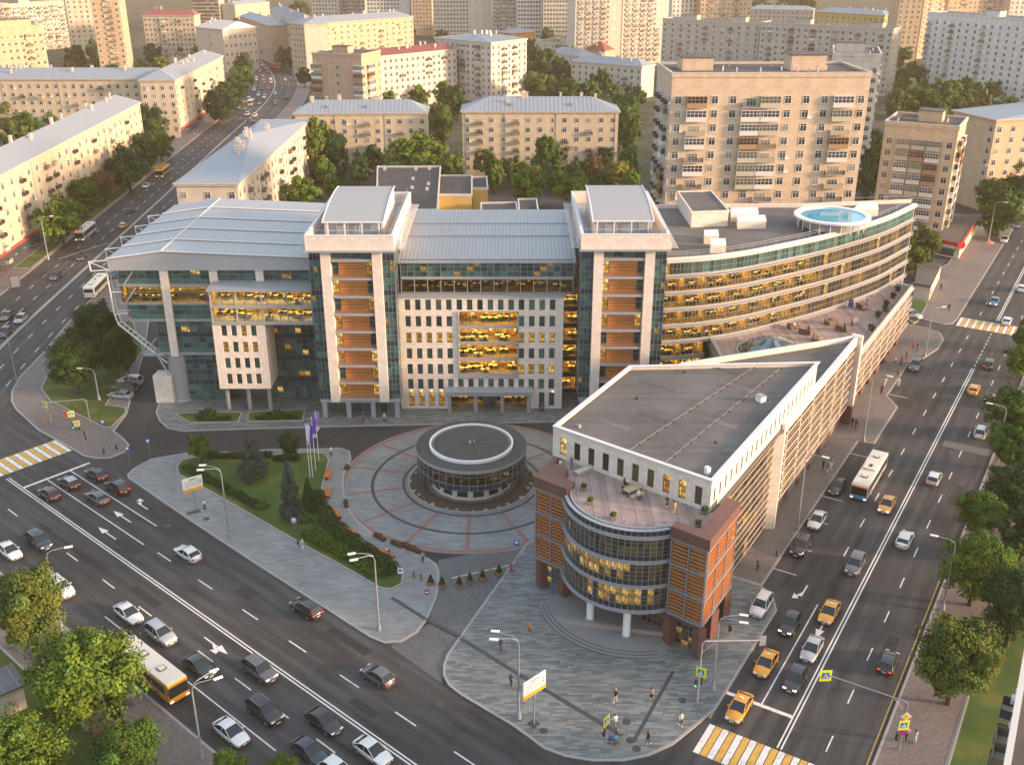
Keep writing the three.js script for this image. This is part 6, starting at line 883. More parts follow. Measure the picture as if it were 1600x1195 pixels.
function hedge(label, pts, w, h, leaf) {
  const keep = seed; seed = 99 + Math.round(pts[0][0] * 10); const pos = [], nor = [], col = []; let Lg = 0; for (let i = 0; i < pts.length - 1; i++) Lg += Math.hypot(pts[i + 1][0] - pts[i][0], pts[i + 1][1] - pts[i][1]);
  const N = Math.round(Lg * 260);
  for (let i = 0; i < N; i++) {
    let s = rnd() * Lg, k = 0; while (k < pts.length - 2) { const l = Math.hypot(pts[k + 1][0] - pts[k][0], pts[k + 1][1] - pts[k][1]); if (s < l) break; s -= l; k++; }
    const a = pts[k], b = pts[k + 1], l = Math.hypot(b[0] - a[0], b[1] - a[1]), t = s / l, o = rr(-w / 2, w / 2), y = h * (0.3 + 0.7 * Math.sqrt(rnd())) * (0.85 + 0.2 * Math.sin(s * 1.7 + o)), p = [a[0] + (b[0] - a[0]) * t - (b[1] - a[1]) / l * o, y + 0.2, a[1] + (b[1] - a[1]) * t + (b[0] - a[0]) / l * o];
    const n = new THREE.Vector3(rr(-1, 1), rr(0.2, 1), rr(-1, 1)).normalize(), u = new THREE.Vector3(rr(-1, 1), rr(-1, 1), rr(-1, 1)).cross(n).normalize(), v = n.clone().cross(u), q = rr(0.09, 0.2), br = rr(0.75, 1.2);
    const P = (e, f) => [p[0] + u.x * e + v.x * f, p[1] + u.y * e + v.y * f, p[2] + u.z * e + v.z * f]; pos.push(...P(-q, 0), ...P(0, -q * 0.6), ...P(q, 0), ...P(-q, 0), ...P(q, 0), ...P(0, q * 0.6)); for (let j = 0; j < 6; j++) { nor.push(n.x, n.y, n.z); col.push(br, br, br * 0.9); }
  }
  seed = keep; const g = new THREE.BufferGeometry(); g.setAttribute('position', new THREE.Float32BufferAttribute(pos, 3)); g.setAttribute('normal', new THREE.Float32BufferAttribute(nor, 3)); g.setAttribute('color', new THREE.Float32BufferAttribute(col, 3)); g.setAttribute('uv', new THREE.Float32BufferAttribute(new Float32Array(pos.length / 3 * 2), 2));
  tag(mesh('hedge', g, LEAF[leaf]), label, 'hedge', 'hedges of the garden');
}
hedge('long hedge along the curved bench walk of the garden', [[-29.2,-131.9], [-27.7,-127.3], [-25,-122.5], [-20.7,-117.3], [-16.8,-113], [-15.3,-111]], 2.6, 1.1, 'dark'); hedge('inner hedge row running parallel to the front pavement', [[-28.4,-121.3], [-24.2,-117], [-20.3,-114.2], [-17.3,-110.5]], 2.2, 1, 'green'); hedge('hedge along the pavement edge at the left of the garden', [[-50.7,-139.8], [-43.8,-134.2], [-37.1,-128.2]], 1.4, 0.9, 'dark'); hedge('hedge along the upper road edge of the garden', [[-48.8,-143.8], [-43.9,-143.6], [-38.1,-143.8]], 1.3, 0.9, 'dark'); hedge('low hedge at the foot of the small tree by the flagpoles', [[-37.6,-142.6], [-33.6,-143]], 1.2, 0.8, 'dark'); hedge('low hedge in front of the left forecourt bush', [[-53.8,-157.2], [-48.2,-157.7]], 1.0, 0.6, 'dark'); hedge('low hedge in front of the right forecourt bush', [[-43.9,-157.7], [-36.7,-158.2]], 1.0, 0.6, 'dark');

// ---------- vehicles ----------
const carPaint = (r, g, b) => phy({ color: C(r, g, b), roughness: 0.38, metalness: 0.25, clearcoat: 1, clearcoatRoughness: 0.06 });
const PAINT = { white: carPaint(0.66, 0.66, 0.66), black: carPaint(0.012, 0.012, 0.014), grey: carPaint(0.1, 0.1, 0.105), silver: carPaint(0.36, 0.38, 0.4), taxi: carPaint(0.72, 0.32, 0.012), navy: carPaint(0.015, 0.022, 0.045), maroon: carPaint(0.05, 0.012, 0.012), orange: carPaint(0.62, 0.16, 0.03), red: carPaint(0.45, 0.03, 0.02), blue: carPaint(0.04, 0.12, 0.35), bronze: carPaint(0.2, 0.15, 0.1), green: carPaint(0.015, 0.025, 0.02) };
const carGlass = phy({ color: C(0.02, 0.028, 0.035), roughness: 0.04, metalness: 0.1 }), headMat = phy({ color: C(0.75, 0.76, 0.78), roughness: 0.15 }), tailMat = phy({ color: C(0.4, 0.015, 0.012), roughness: 0.25 }), tailLit = std(C(0.4, 0.015, 0.01), 0.4, { emissive: C(1, 0.04, 0.02), emissiveIntensity: 0.8 }), headLit = std(C(0.8, 0.8, 0.78), 0.3, { emissive: C(1, 0.93, 0.8), emissiveIntensity: 0.8 }), plateMat = std(C(0.7, 0.7, 0.7), 0.5), rimMat = std(C(0.36, 0.37, 0.38), 0.35, { metalness: 0.7 }), trim = std(C(0.03, 0.03, 0.032), 0.6);
// side profiles, front at -z: [z, top height of the body] and the glasshouse [z, y, half width]
const CARS = {
  sedan: { L: 4.7, W: 1.86, deck: [[-2.35, 0.5], [-2.27, 0.63], [-2.05, 0.73], [-1.6, 0.82], [-1.0, 0.9], [0.2, 0.94], [1.2, 0.97], [1.75, 0.99], [2.1, 0.98], [2.27, 0.93], [2.35, 0.72]], gh: [[-1.15, 0.88], [-0.62, 1.18], [-0.15, 1.4], [0.3, 1.46], [0.85, 1.42], [1.35, 1.27], [2.0, 0.98]], roof: [2, 5] },
  hatch: { L: 4.3, W: 1.86, deck: [[-2.15, 0.52], [-2.07, 0.68], [-1.85, 0.79], [-1.45, 0.89], [-0.9, 0.97], [0.3, 1.0], [1.3, 1.03], [1.8, 1.03], [2.0, 1.0], [2.1, 0.93], [2.15, 0.7]], gh: [[-1.12, 0.95], [-0.6, 1.25], [-0.1, 1.48], [0.35, 1.54], [1.05, 1.52], [1.55, 1.43], [2.03, 1.02]], roof: [2, 5] },
  suv: { L: 4.75, W: 1.96, deck: [[-2.38, 0.58], [-2.3, 0.8], [-2.1, 0.93], [-1.65, 1.02], [-1.05, 1.07], [0.3, 1.1], [1.4, 1.12], [2.05, 1.12], [2.22, 1.09], [2.32, 1.02], [2.38, 0.78]], gh: [[-1.18, 1.05], [-0.75, 1.36], [-0.35, 1.62], [0.1, 1.71], [1.3, 1.72], [1.85, 1.65], [2.28, 1.1]], roof: [2, 5] },
};
const carCache = new Map();
function carParts(kind) {
  if (carCache.has(kind)) return carCache.get(kind); const S = CARS[kind], hw = S.W / 2, P = {}, n = S.deck.length;
  const ring = (z, top, e) => { const w = hw * e; return [[w * 0.8, 0.2], [w * 0.97, 0.3], [w, 0.5], [w, Math.min(top - 0.12, 0.72)], [w * 0.965, top - 0.06], [w * 0.84, top], [0, top + 0.035]].map(([x, y]) => [x, y, z]); };
  const rings = S.deck.map(([z, t], i) => ring(z, t, 1 - 0.3 * Math.pow(Math.abs(z) / (S.L / 2), 7))), pos = [];
  const full = rings.map((r) => [...r.map(([x, y, z]) => [-x, y, z]).slice(0, -1), ...r.slice().reverse()]); // left bottom -> top -> right bottom
  const m = full[0].length, tri = (a, b, c) => pos.push(...a, ...b, ...c);
  for (let i = 0; i < n - 1; i++) for (let j = 0; j < m; j++) { const k = (j + 1) % m, a = full[i][j], b = full[i + 1][j], c = full[i + 1][k], d = full[i][k]; tri(a, b, c); tri(a, c, d); }
  for (const [r, fl] of [[full[0], 0], [full[n - 1], 1]]) for (let j = 1; j < m - 1; j++) fl ? tri(r[0], r[j + 1], r[j]) : tri(r[0], r[j], r[j + 1]);
  const smoothG = (p, ang) => { const g = new THREE.BufferGeometry(); g.setAttribute('position', new THREE.Float32BufferAttribute(p, 3)); g.setAttribute('uv', new THREE.Float32BufferAttribute(new Float32Array(p.length / 3 * 2), 2)); return toCreasedNormals(g, ang); };
  P.body = smoothG(pos, 1.0);
  const gp = [], gr = S.gh.map(([z, y], i) => { const low = S.deck.reduce((b, q) => (Math.abs(q[0] - z) < Math.abs(b[0] - z) ? q : b))[1] - 0.05, f = (y - 0.9) / 0.7; return { b: [hw * 0.93, low, z], t: [hw * (0.9 - 0.2 * Math.max(0, Math.min(1, f))), y, z] }; });
  const gt = (a, b, c) => gp.push(...a, ...b, ...c), mir = ([x, y, z]) => [-x, y, z];
  for (let i = 0; i < gr.length - 1; i++) { const A = gr[i], B = gr[i + 1]; gt(A.b, A.t, B.t); gt(A.b, B.t, B.b); gt(mir(A.b), mir(B.t), mir(A.t)); gt(mir(A.b), mir(B.b), mir(B.t)); gt(A.t, mir(A.t), mir(B.t)); gt(A.t, mir(B.t), B.t); }
  P.glass = smoothG(gp, 0.5);
  const rp = []; for (let i = S.roof[0]; i < S.roof[1]; i++) { const A = gr[i].t, B = gr[i + 1].t, u = ([x, y, z], e = 1) => [x * e, y + 0.03, z], q = (x) => [[u(x), [x[0] * 0.6, x[1] + 0.055, x[2]]]][0]; const [a0, a1] = q(A), [b0, b1] = q(B); const T3 = (a, b, c) => rp.push(...a, ...b, ...c), mm = mir; T3(a0, a1, b1); T3(a0, b1, b0); T3(a1, mm(a1), mm(b1)); T3(a1, mm(b1), b1); T3(mm(a1), mm(a0), mm(b0)); T3(mm(a1), mm(b0), mm(b1)); const lo = ([x, y, z]) => [x * 1.0, y - 0.07, z]; T3(a0, b0, lo(b0)); T3(a0, lo(b0), lo(a0)); T3(mm(a0), mm(lo(b0)), mm(b0)); T3(mm(a0), mm(lo(a0)), mm(lo(b0))); }
  P.roof = smoothG(rp, 0.6);
  const pil = []; for (const s of [-1, 1]) { const q = (p, e = 0.01) => [s * (p[0] + e), p[1], p[2]]; pil.push(bar(q(gr[0].t), q(gr[1].t), 0.04, 0.04, 5), bar(q(gr[1].t), q(gr[2].t), 0.04, 0.04, 5), bar(q(gr[gr.length - 2].t), q(gr[gr.length - 1].t), 0.06, 0.07, 5)); const mz = gr[3].t[2] + 0.1; pil.push(bar([s * hw * 0.94, gr[3].b[1], mz], [s * (gr[3].t[0] + 0.01), gr[3].t[1], mz], 0.035, 0.035, 4)); } P.pillars = pil;
  P.wheel = new THREE.CylinderGeometry(kind === 'suv' ? 0.37 : 0.33, kind === 'suv' ? 0.37 : 0.33, 0.24, 20).rotateZ(Math.PI / 2); P.rim = M([new THREE.CylinderGeometry(0.22, 0.22, 0.255, 14).rotateZ(Math.PI / 2)]);
  P.wheels = [[-hw + 0.1, -S.L * 0.3], [hw - 0.1, -S.L * 0.3], [-hw + 0.1, S.L * 0.29], [hw - 0.1, S.L * 0.29]]; P.wr = kind === 'suv' ? 0.37 : 0.33;
  P.head = new RoundedBoxGeometry(0.42, 0.16, 0.3, 2, 0.05); P.tail = new RoundedBoxGeometry(0.36, 0.17, 0.2, 2, 0.05); P.mirror = new RoundedBoxGeometry(0.2, 0.14, 0.12, 2, 0.04); P.plate = box(0.5, 0.11, 0.03); P.grille = new RoundedBoxGeometry(0.9, 0.16, 0.1, 2, 0.04); P.bumper = new RoundedBoxGeometry(S.W * 0.8, 0.14, 0.2, 2, 0.05); P.rail = box(0.05, 0.05, 1.7); P.taxi = box(0.4, 0.13, 0.18);
  carCache.set(kind, P); return P;
}
function car(label, x, z, rot, kind, paint, o = {}) {
  const S = CARS[kind], P = carParts(kind), g = thing(o.name ?? (paint === 'taxi' ? 'taxi' : 'car'), label, paint === 'taxi' ? 'taxi' : 'car', [x, o.y ?? 0.015, z], rot, o.group), pm = PAINT[paint], hw = S.W / 2, hl = S.L / 2;
  mesh('body', P.body, pm, g); mesh('windows', P.glass, carGlass, g); mesh('roof', P.roof, o.roof ? PAINT[o.roof] : pm, g); if (!o.lite) for (const q of P.pillars) mesh('pillar', q, pm, g);
  for (const [wx, wz] of P.wheels) { const w = mesh('wheel', P.wheel, MAT.rubber, g); w.position.set(wx, P.wr, wz); if (!o.lite) mesh('rim', P.rim, rimMat, w); }
  const ty = S.deck[n_(S)][1]; const at = (nm, geo, m, px, py, pz) => { const q = mesh(nm, geo, m, g); q.position.set(px, py, pz); return q; };
  for (const s of [-1, 1]) { at('headlight', P.head, o.head ? headLit : headMat, s * hw * 0.6, S.deck[1][1] - 0.04, -hl + 0.17); at('taillight', P.tail, o.brake ? tailLit : tailMat, s * hw * 0.62, S.deck[S.deck.length - 2][1] - 0.12, hl - 0.1); if (!o.lite) at('mirror', P.mirror, pm, s * (hw + 0.08), S.gh[0][1] + 0.08, S.gh[0][0] + 0.45); }
  if (o.lite) return g;
  at('grille', P.grille, trim, 0, 0.48, -hl - 0.0); at('front_bumper', P.bumper, trim, 0, 0.3, -hl + 0.05); at('rear_bumper', P.bumper, trim, 0, 0.34, hl - 0.05); at('number_plate', P.plate, plateMat, 0, 0.4, -hl - 0.06); at('number_plate', P.plate, plateMat, 0, 0.62, hl + 0.02);
  if (kind === 'suv') for (const s of [-1, 1]) at('roof_rail', P.rail, o.rails ?? rimMat, s * hw * 0.66, 1.74, 0.6);
  if (paint === 'taxi') at('taxi_sign', P.taxi, MAT.white, 0, S.gh[3][1] + 0.04, 0.45);
  return g;
}
const n_ = (S) => S.deck.length - 2;
const AW = RA, TO = RA + Math.PI, LW = LA, LT = LA + Math.PI;      // away / towards on the right avenue, away / towards on the front avenue
const CARLIST = [
  ['maroon hatchback waiting at the stop line next to the double line', -68.4,-131.6, LW, 'hatch', 'maroon', { brake: 1 }], ['black hatchback with silver roof waiting second from the double line', -66.8,-134.9, LW, 'hatch', 'black', { brake: 1, roof: 'silver' }], ['black hatchback waiting nearest the pavement at the stop line', -63.7,-137.5, LW, 'hatch', 'black', { brake: 1 }], ['black off-roader queuing behind the black hatchback near the kerb', -59,-133.5, LW, 'suv', 'black', { brake: 1 }], ['grey sedan second in the middle lane of the queue', -60.9,-130.5, LW, 'sedan', 'grey', { brake: 1 }], ['white sedan driving alone along the front pavement', -43.3,-115.7, LW, 'sedan', 'white', {}], ['black off-roader with roof rails near the garden pavement', -25.2,-103.4, LW, 'suv', 'black', { brake: 1 }], ['dark grey hatchback near the driveway mouth', -15,-91.1, LW, 'hatch', 'grey', {}],
  ['white sedan ahead of the yellow bus by the lamp post', -46.7,-102.5, LT, 'sedan', 'white', {}], ['silver estate car with blue grey roof beside the yellow bus', -41.5,-98.5, LT, 'suv', 'silver', {}], ['dark green sedan under the street lamp head', -35.3,-92.7, LT, 'sedan', 'green', {}], ['grey off-roader next to the double line', -28.3,-92, LT, 'suv', 'grey', { head: 1 }], ['black off-roader behind the grey one in the middle lane', -26.3,-85.4, LT, 'suv', 'black', {}], ['white sedan in the kerb lane near the bottom', -29.1,-82.3, LT, 'sedan', 'white', {}], ['black sedan beside the double line near the bottom', -19.8,-83.9, LT, 'sedan', 'black', {}], ['black sedan behind at the bottom edge', -20.5,-79.6, LT, 'sedan', 'navy', {}], ['white sedan at the bottom edge beside the double line', -14.1,-79.6, LT, 'sedan', 'white', {}], ['white car cut off by the bottom edge', -17.1,-76.8, LT, 'hatch', 'white', {}], ['white off-roader half hidden by the left tree', -57.1,-107.8, LT, 'suv', 'white', {}], ['dark car half hidden by the left treetop', -64.4,-118.6, LT, 'suv', 'navy', {}], ['white car at the left edge', -67.4,-116.3, LT, 'sedan', 'white', {}],
  ['taxi stopped at the stop line by the near zebra crossing', 24.3,-86, TO, 'sedan', 'taxi', {}], ['taxi waiting second in the kerb lane', 28.8,-93.2, TO, 'sedan', 'taxi', {}], ['dark blue hatchback waiting near the stop line by the double line', 31.4,-90.5, TO, 'hatch', 'navy', { head: 1 }], ['silver sedan behind the dark blue hatchback', 34.7,-95.8, TO, 'sedan', 'silver', {}], ['black hatchback behind the second taxi', 33.3,-100.5, TO, 'hatch', 'black', { head: 1 }], ['taxi approaching beside the double line', 38.7,-102.8, TO, 'sedan', 'taxi', {}], ['dark grey off-roader driving towards the queue', 45,-113, TO, 'suv', 'grey', {}], ['taxi right beside the white bus', 54.4,-128.5, TO, 'sedan', 'taxi', { head: 1 }],
  ['black hatchback driving away beside the yellow line', 42.7,-93.4, AW, 'hatch', 'black', { brake: 1 }], ['white sedan driving away in the inner lane', 53.7,-119.2, AW, 'sedan', 'white', {}], ['white roofed hatchback with red lights driving away', 64.2,-136.3, AW, 'hatch', 'silver', { brake: 1, roof: 'white' }], ['white off-roader driving away in the outer lane', 78,-152.1, AW, 'suv', 'white', {}], ['orange off-roader beside the tree at right', 85.8,-164.3, AW, 'suv', 'orange', {}], ['orange taxi driving away above the tree', 84,-169.5, AW, 'sedan', 'taxi', {}], ['black off-roader with bright red tail lights below the far crossing', 91.9,-181.4, AW, 'suv', 'black', { brake: 1 }], ['white sedan just past the far zebra crossing', 106.1,-205.6, AW, 'sedan', 'white', {}], ['white car at the right edge beyond the crossing', 119.4,-227.8, AW, 'sedan', 'white', {}], ['blue sedan coming towards the far zebra crossing', 108.9,-218.2, TO, 'sedan', 'blue', { roof: 'silver', head: 1 }], ['white car parked far up the right avenue', 133.9,-269.6, TO, 'sedan', 'white', {}], ['grey car far up the right avenue', 144,-284.4, TO, 'hatch', 'grey', {}], ['small white van far up the right avenue', 155.8,-307, TO, 'suv', 'white', {}],
  ['black sedan parked behind the white bus', 48.8,-133.9, TO, 'sedan', 'black', {}], ['white sedan parked beside the slatted facade', 43.1,-124.2, TO, 'sedan', 'white', {}], ['dark bronze off-roader parked at the end of the bay', 39,-117.4, TO, 'suv', 'black', {}], ['white off-roader parked beside the timber wing', 30.7,-104.1, TO, 'suv', 'white', {}], ['black off-roader parked at the rounded kerb near the side street', 77.5,-180.8, TO, 'suv', 'grey', {}], ['small grey van parked on the lawn edge by the kiosk', 86.9,-209.4, TO + 1.2, 'suv', 'silver', {}],
  ['white car in the car park nearest the glass wing', -70.7,-173.3, 1.35, 'suv', 'white', {}], ['dark car in the middle of the car park row', -70.5,-170.1, 1.35, 'suv', 'grey', {}], ['silver blue sedan at the front of the car park row', -70.3,-167, 1.35, 'sedan', 'silver', {}],
];
for (const [lab, x, z, rot, kind, paint, o] of CARLIST) car(lab, x, z, rot, kind, paint, o);
// left street: direction from the street's own line
const SA = Math.atan2(-(-111.9 - -103.6), -(-328.3 - -192.2));
for (const [lab, x, z, dir, kind, paint] of [['orange taxi on the left street beside the roof trusses', -110.7,-284.4, 0, 'sedan', 'taxi'], ['dark blue car on the left street above the taxi', -114.7,-301.4, 0, 'hatch', 'navy'], ['black car on the left street below the zebra', -110.6,-237.1, 1, 'sedan', 'black'], ['dark blue car on the left street zebra', -110.5,-253.3, 1, 'hatch', 'navy'], ['black car at the left edge of the left street', -109.6,-208.8, 1, 'sedan', 'grey'], ['silver car beside it on the left street', -105.8,-206.8, 1, 'hatch', 'silver'], ['dark car low at the left edge of the left street', -105.5,-198.7, 1, 'hatch', 'navy'], ['blue car behind the roof truss of the glass wing', -97.7,-238.6, 0, 'hatch', 'blue'], ['white car beside the yellow bus lane', -120.9,-334.9, 1, 'sedan', 'white'], ['white car parked at the street corner below the shop', -118.4,-479.8, 0, 'suv', 'white']]) car(lab, x, z, SA + (dir ? Math.PI : 0), kind, paint, {});
{ // traffic far up the left street: rows of small cars
  const c = (d) => new THREE.CatmullRomCurve3(leftOff(d).map(([x, z]) => new THREE.Vector3(x, 0, z))), cols = ['white', 'black', 'grey', 'silver', 'white', 'taxi', 'navy', 'silver', 'red'];
  for (const [d, t0, t1, n, back] of [[-10, 0.29, 0.6, 17, 1], [-6, 0.285, 0.6, 18, 1], [-2, 0.28, 0.62, 18, 1], [2.4, 0.24, 0.62, 6, 0], [6, 0.22, 0.62, 6, 0], [9.8, 0.3, 0.62, 4, 0]]) {
    const k = c(d); for (let i = 0; i < n; i++) { const t = Math.min(0.995, t0 + (t1 - t0) * (i + rr(0.1, 0.75)) / n), p = k.getPointAt(t), v = k.getTangentAt(t); const pc = pick(cols), pk = pick(['sedan', 'hatch', 'suv']), nm = `${pc === 'taxi' ? 'yellow' : pc} ${{ sedan: 'sedan', hatch: 'hatchback', suv: 'off-roader' }[pk]}`; car(back ? `small ${nm} in the queue on the bending street` : `small ${nm} on the free lanes of the bending street`, p.x, p.z, Math.atan2(-v.x, -v.z) + (back ? Math.PI : 0), pk, pc, { lite: 1, name: 'car', group: back ? 'queue on the bending street' : 'cars on the free lanes of the bending street' }); }
  }
}
// buses
const busPaint = { white: carPaint(0.68, 0.67, 0.62), yellow: carPaint(0.72, 0.36, 0.02), roof: std(C(0.62, 0.6, 0.54), 0.5), blue: carPaint(0.1, 0.3, 0.5), red: PAINT.red };
function bus(label, x, z, rot, body, roofM, front, o = {}) {
  const g = thing('city_bus', label, 'bus', [x, 0.015, z], rot), Lb = o.L ?? 11.8, w = 2.5, h = 2.85, side = busPaint[body];
  const rb = new RoundedBoxGeometry(w, h - 0.35, Lb, 3, 0.18).translate(0, 0.35 + (h - 0.35) / 2, 0); mesh('body', rb, side, g);
  const rf = mesh('roof_panel', new RoundedBoxGeometry(w - 0.16, 0.12, Lb - 0.3, 2, 0.05).translate(0, h + 0.0, 0), roofM, g);
  for (const s of [-1, 1]) for (let k = 0; k < 7; k++) mesh('side_window', box(0.04, 1.05, (Lb - 1.2) / 7 - 0.1, s * (w / 2 + 0.0), 1.4, -Lb / 2 + 0.7 + (k + 0.5) * (Lb - 1.2) / 7), carGlass, g);
  mesh('windscreen', box(w - 0.2, 1.35, 0.06, 0, 1.05, -Lb / 2 - 0.0), carGlass, g); mesh('destination_board', box(w - 0.5, 0.24, 0.06, 0, 2.45, -Lb / 2 - 0.01), std(C(0.05, 0.03, 0.02), 0.5, { emissive: C(1, 0.25, 0.03), emissiveIntensity: 0.35 }), g); mesh('rear_window', box(w - 0.5, 0.8, 0.06, 0, 1.6, Lb / 2), carGlass, g);
  mesh('front_panel', box(w - 0.1, 0.55, 0.07, 0, 0.45, -Lb / 2 - 0.02), busPaint[front], g); for (const s of [-1, 1]) { mesh('headlight', new RoundedBoxGeometry(0.4, 0.2, 0.1, 2, 0.04).translate(s * 0.95, 0.62, -Lb / 2 - 0.05), headLit, g); mesh('taillight', box(0.2, 0.5, 0.06, s * 1.05, 0.8, Lb / 2 + 0.01), tailMat, g); mesh('mirror', M([bar([s * 1.2, 2.5, -Lb / 2], [s * 1.45, 2.3, -Lb / 2 - 0.35], 0.03), new RoundedBoxGeometry(0.2, 0.4, 0.12, 2, 0.04).translate(s * 1.45, 2.1, -Lb / 2 - 0.35)]), trim, g); for (const wz of [-Lb * 0.27, Lb * 0.25]) { const wh = mesh('wheel', new THREE.CylinderGeometry(0.48, 0.48, 0.3, 20).rotateZ(Math.PI / 2).translate(s * (w / 2 - 0.14), 0.48, wz), MAT.rubber, g); mesh('rim', new THREE.CylinderGeometry(0.28, 0.28, 0.32, 14).rotateZ(Math.PI / 2).translate(s * (w / 2 - 0.14), 0.48, wz), rimMat, wh); } }
  for (const [q, l, hh] of o.units ?? [[-0.28, 0.9, 0.12], [0.0, 2.4, 0.22], [0.3, 0.9, 0.12]]) { const u = mesh('roof_unit', new RoundedBoxGeometry(l > 2 ? 1.8 : 0.9, hh, l, 2, 0.05).translate(0, h + 0.08 + hh / 2, q * Lb), l > 2 ? roofM : trim, g); if (l > 2) mesh('vent_grille', box(0.5, 0.03, 0.9, 0, h + 0.08 + hh, q * Lb), trim, u); else mesh('hatch_lid', box(0.7, 0.02, 0.7, 0, h + 0.08 + hh, q * Lb), roofM, u); }
  return g;
}
bus('white city bus with blue nose beside the parked cars on the right avenue', 54,-135.6, TO, 'white', busPaint.roof, 'blue', { L: 12.5 });
bus('yellow city bus with white roof behind the big tree at lower left', -40,-91, LT, 'yellow', busPaint.roof, 'yellow', { L: 10.8, units: [[-0.22, 0.9, 0.08], [0.12, 1.1, 0.1]] });
bus('white and black bus on the left street beside the bright tree', -117.7,-274.6, SA + Math.PI, 'white', busPaint.roof, 'white', { L: 11 });
bus('all yellow bus far up the left street', -121.3,-354.2, SA + Math.PI, 'yellow', busPaint.yellow, 'yellow', { L: 10.5 });
bus('white bus half hidden behind the corner lawn trees', -96.9,-226.8, SA, 'white', busPaint.roof, 'red', { L: 11 });
bus('small white van on the left street by the corner shop', -128.1,-513.8, SA, 'white', busPaint.roof, 'white', { L: 7, units: [] }).userData.category = 'van';
bus('red bus far up the bending street', -144.9,-650.8, SA + 0.9, 'red', busPaint.red, 'red', { L: 9, units: [] });

// ---------- street furniture ----------
const pole = std(C(0.3, 0.33, 0.37), 0.45, { metalness: 0.4 }), lampHead = std(C(0.8, 0.79, 0.75), 0.4), signYellow = std(C(0.62, 0.72, 0.02), 0.5), signBlue = std(C(0.02, 0.12, 0.5), 0.5), signWhite = std(C(0.75, 0.75, 0.74), 0.5), signRed = std(C(0.5, 0.03, 0.03), 0.5), benchWood = mapd(T.wood, 0.6, { color: C(1.1, 0.95, 0.85) }), rust = std(C(0.09, 0.045, 0.03), 0.9), amberBand = std(C(0.7, 0.36, 0.02), 0.5);
// dir: direction (world x,z) in which the arm reaches
function lamp(label, x, z, h, dir, heads = 1, y = 0.13) {
  const g = thing('street_lamp', label, 'street lamp', [x, y, z], Math.atan2(-dir[1], dir[0]), 'street lamps');
  mesh('base', new THREE.CylinderGeometry(0.2, 0.32, 0.9, 12).translate(0, 0.45, 0), pole, g); mesh('pole', bar([0, 0.3, 0], [0, h - 0.9, 0], 0.15, 0.08, 10), pole, g);
  for (let k = 0; k < heads; k++) { const q = heads === 1 ? 0 : k ? -0.35 : 0.35; const a = mesh('arm', tube([[0, h - 0.95, 0], [0.15, h - 0.3, q * 0.2], [0.7, h, q * 0.6], [2.1, h + 0.12, q * 1.6]], 0.05), pole, g); const hd = new RoundedBoxGeometry(0.95, 0.16, 0.34, 3, 0.07).translate(2.5, h + 0.1, q * 1.9); mesh('lamp_head', hd, lampHead, g); }
  return g;
}
const toL = [-0.658, 0.7527], toR = [0.8526, 0.5225];      // towards the front avenue / towards the right avenue
lamp('double headed lamp on the garden pavement beside the first billboard', -38.9,-120.1, 11, [-1, 0.05], 2); lamp('double headed lamp at the tip of the garden pavement', -15.9,-99.9, 10.7, [-0.9, 0.3], 2); lamp('double headed lamp beside the second billboard', 0.7,-84.9, 10.4, [-0.9, -0.1], 2); lamp('lamp by the dark tree on the south pavement', -53.8,-99.9, 11, [0.9, -0.3], 1); lamp('double headed lamp at the bottom left in front of the white sedan', -31.3,-79.3, 9.2, [0.8, -0.5], 2); lamp('tall lamp beside the parked white sedan', 39.8,-122.3, 12, toR, 1); lamp('tall lamp in front of the slatted facade end', 57.7,-149.7, 12, toR, 1); lamp('lamp at the rounded kerb by the side street', 81.4,-186.4, 10, [0.95, -0.3], 1); lamp('double headed lamp by the traffic light mast', 22.1,-89.5, 9.6, [0.95, 0.2], 2); lamp('lamp under the bright tree on the right pavement', 52.9,-103.7, 10, [-0.9, -0.4], 1); lamp('lamp on the right pavement near the orange cars', 75.2,-140.4, 10.5, [-0.9, -0.4], 1); lamp('lamp beside the left street zebra', -119,-252.5, 11, [0.9, -0.3], 1); lamp('lamp on the left corner pavement', -90.8,-171.5, 10, [-0.8, -0.4], 1); lamp('lamp by the corner shop on the left street', -130.6,-444.3, 11, [0.8, 0.4], 1); lamp('lamp far up the right avenue by the golden tree', 129.4,-269.2, 11, toR, 1); lamp('white lamp post on the left corner lawn', -73.8,-165.8, 6, [-1, 0], 1, 0.2); lamp('lamp near the yellow bus on the left street', -128.6,-331.9, 10, [0.8, 0.5], 1);
function yellowSign(parent, x, y, z, ry, s = 0.95) {   // square pedestrian crossing sign: yellow, blue field, white triangle with a walking figure
  const g = new THREE.Group(); g.name = 'crossing_sign'; g.position.set(x, y, z); g.rotation.y = ry; parent.add(g);
  const f = (geo, m, d, n) => { const q = mesh(n, geo, m, g); q.position.z = d; };
  f(new RoundedBoxGeometry(s, s * 1.1, 0.05, 2, 0.02), signYellow, 0, 'backing'); const k = s * 0.62; f(box(k, k, 0.02, 0, -k / 2, 0), signBlue, 0.03, 'blue_field'); const t = new THREE.ExtrudeGeometry(new THREE.Shape([[-0.4 * k, -0.36 * k], [0.4 * k, -0.36 * k], [0, 0.4 * k]].map((p) => new THREE.Vector2(...p))), { depth: 0.012, bevelEnabled: false }); f(t, signWhite, 0.042, 'triangle'); f(M([box(0.05 * s, 0.14 * s, 0.012, 0, -0.1 * s, 0), bar([0, -0.08 * s, 0], [-0.07 * s, -0.2 * s, 0], 0.016 * s), bar([0, -0.08 * s, 0], [0.07 * s, -0.2 * s, 0], 0.016 * s), new THREE.SphereGeometry(0.03 * s, 8, 6).translate(0, 0.07 * s, 0)]), MAT.black, 0.058, 'walking_figure');
}
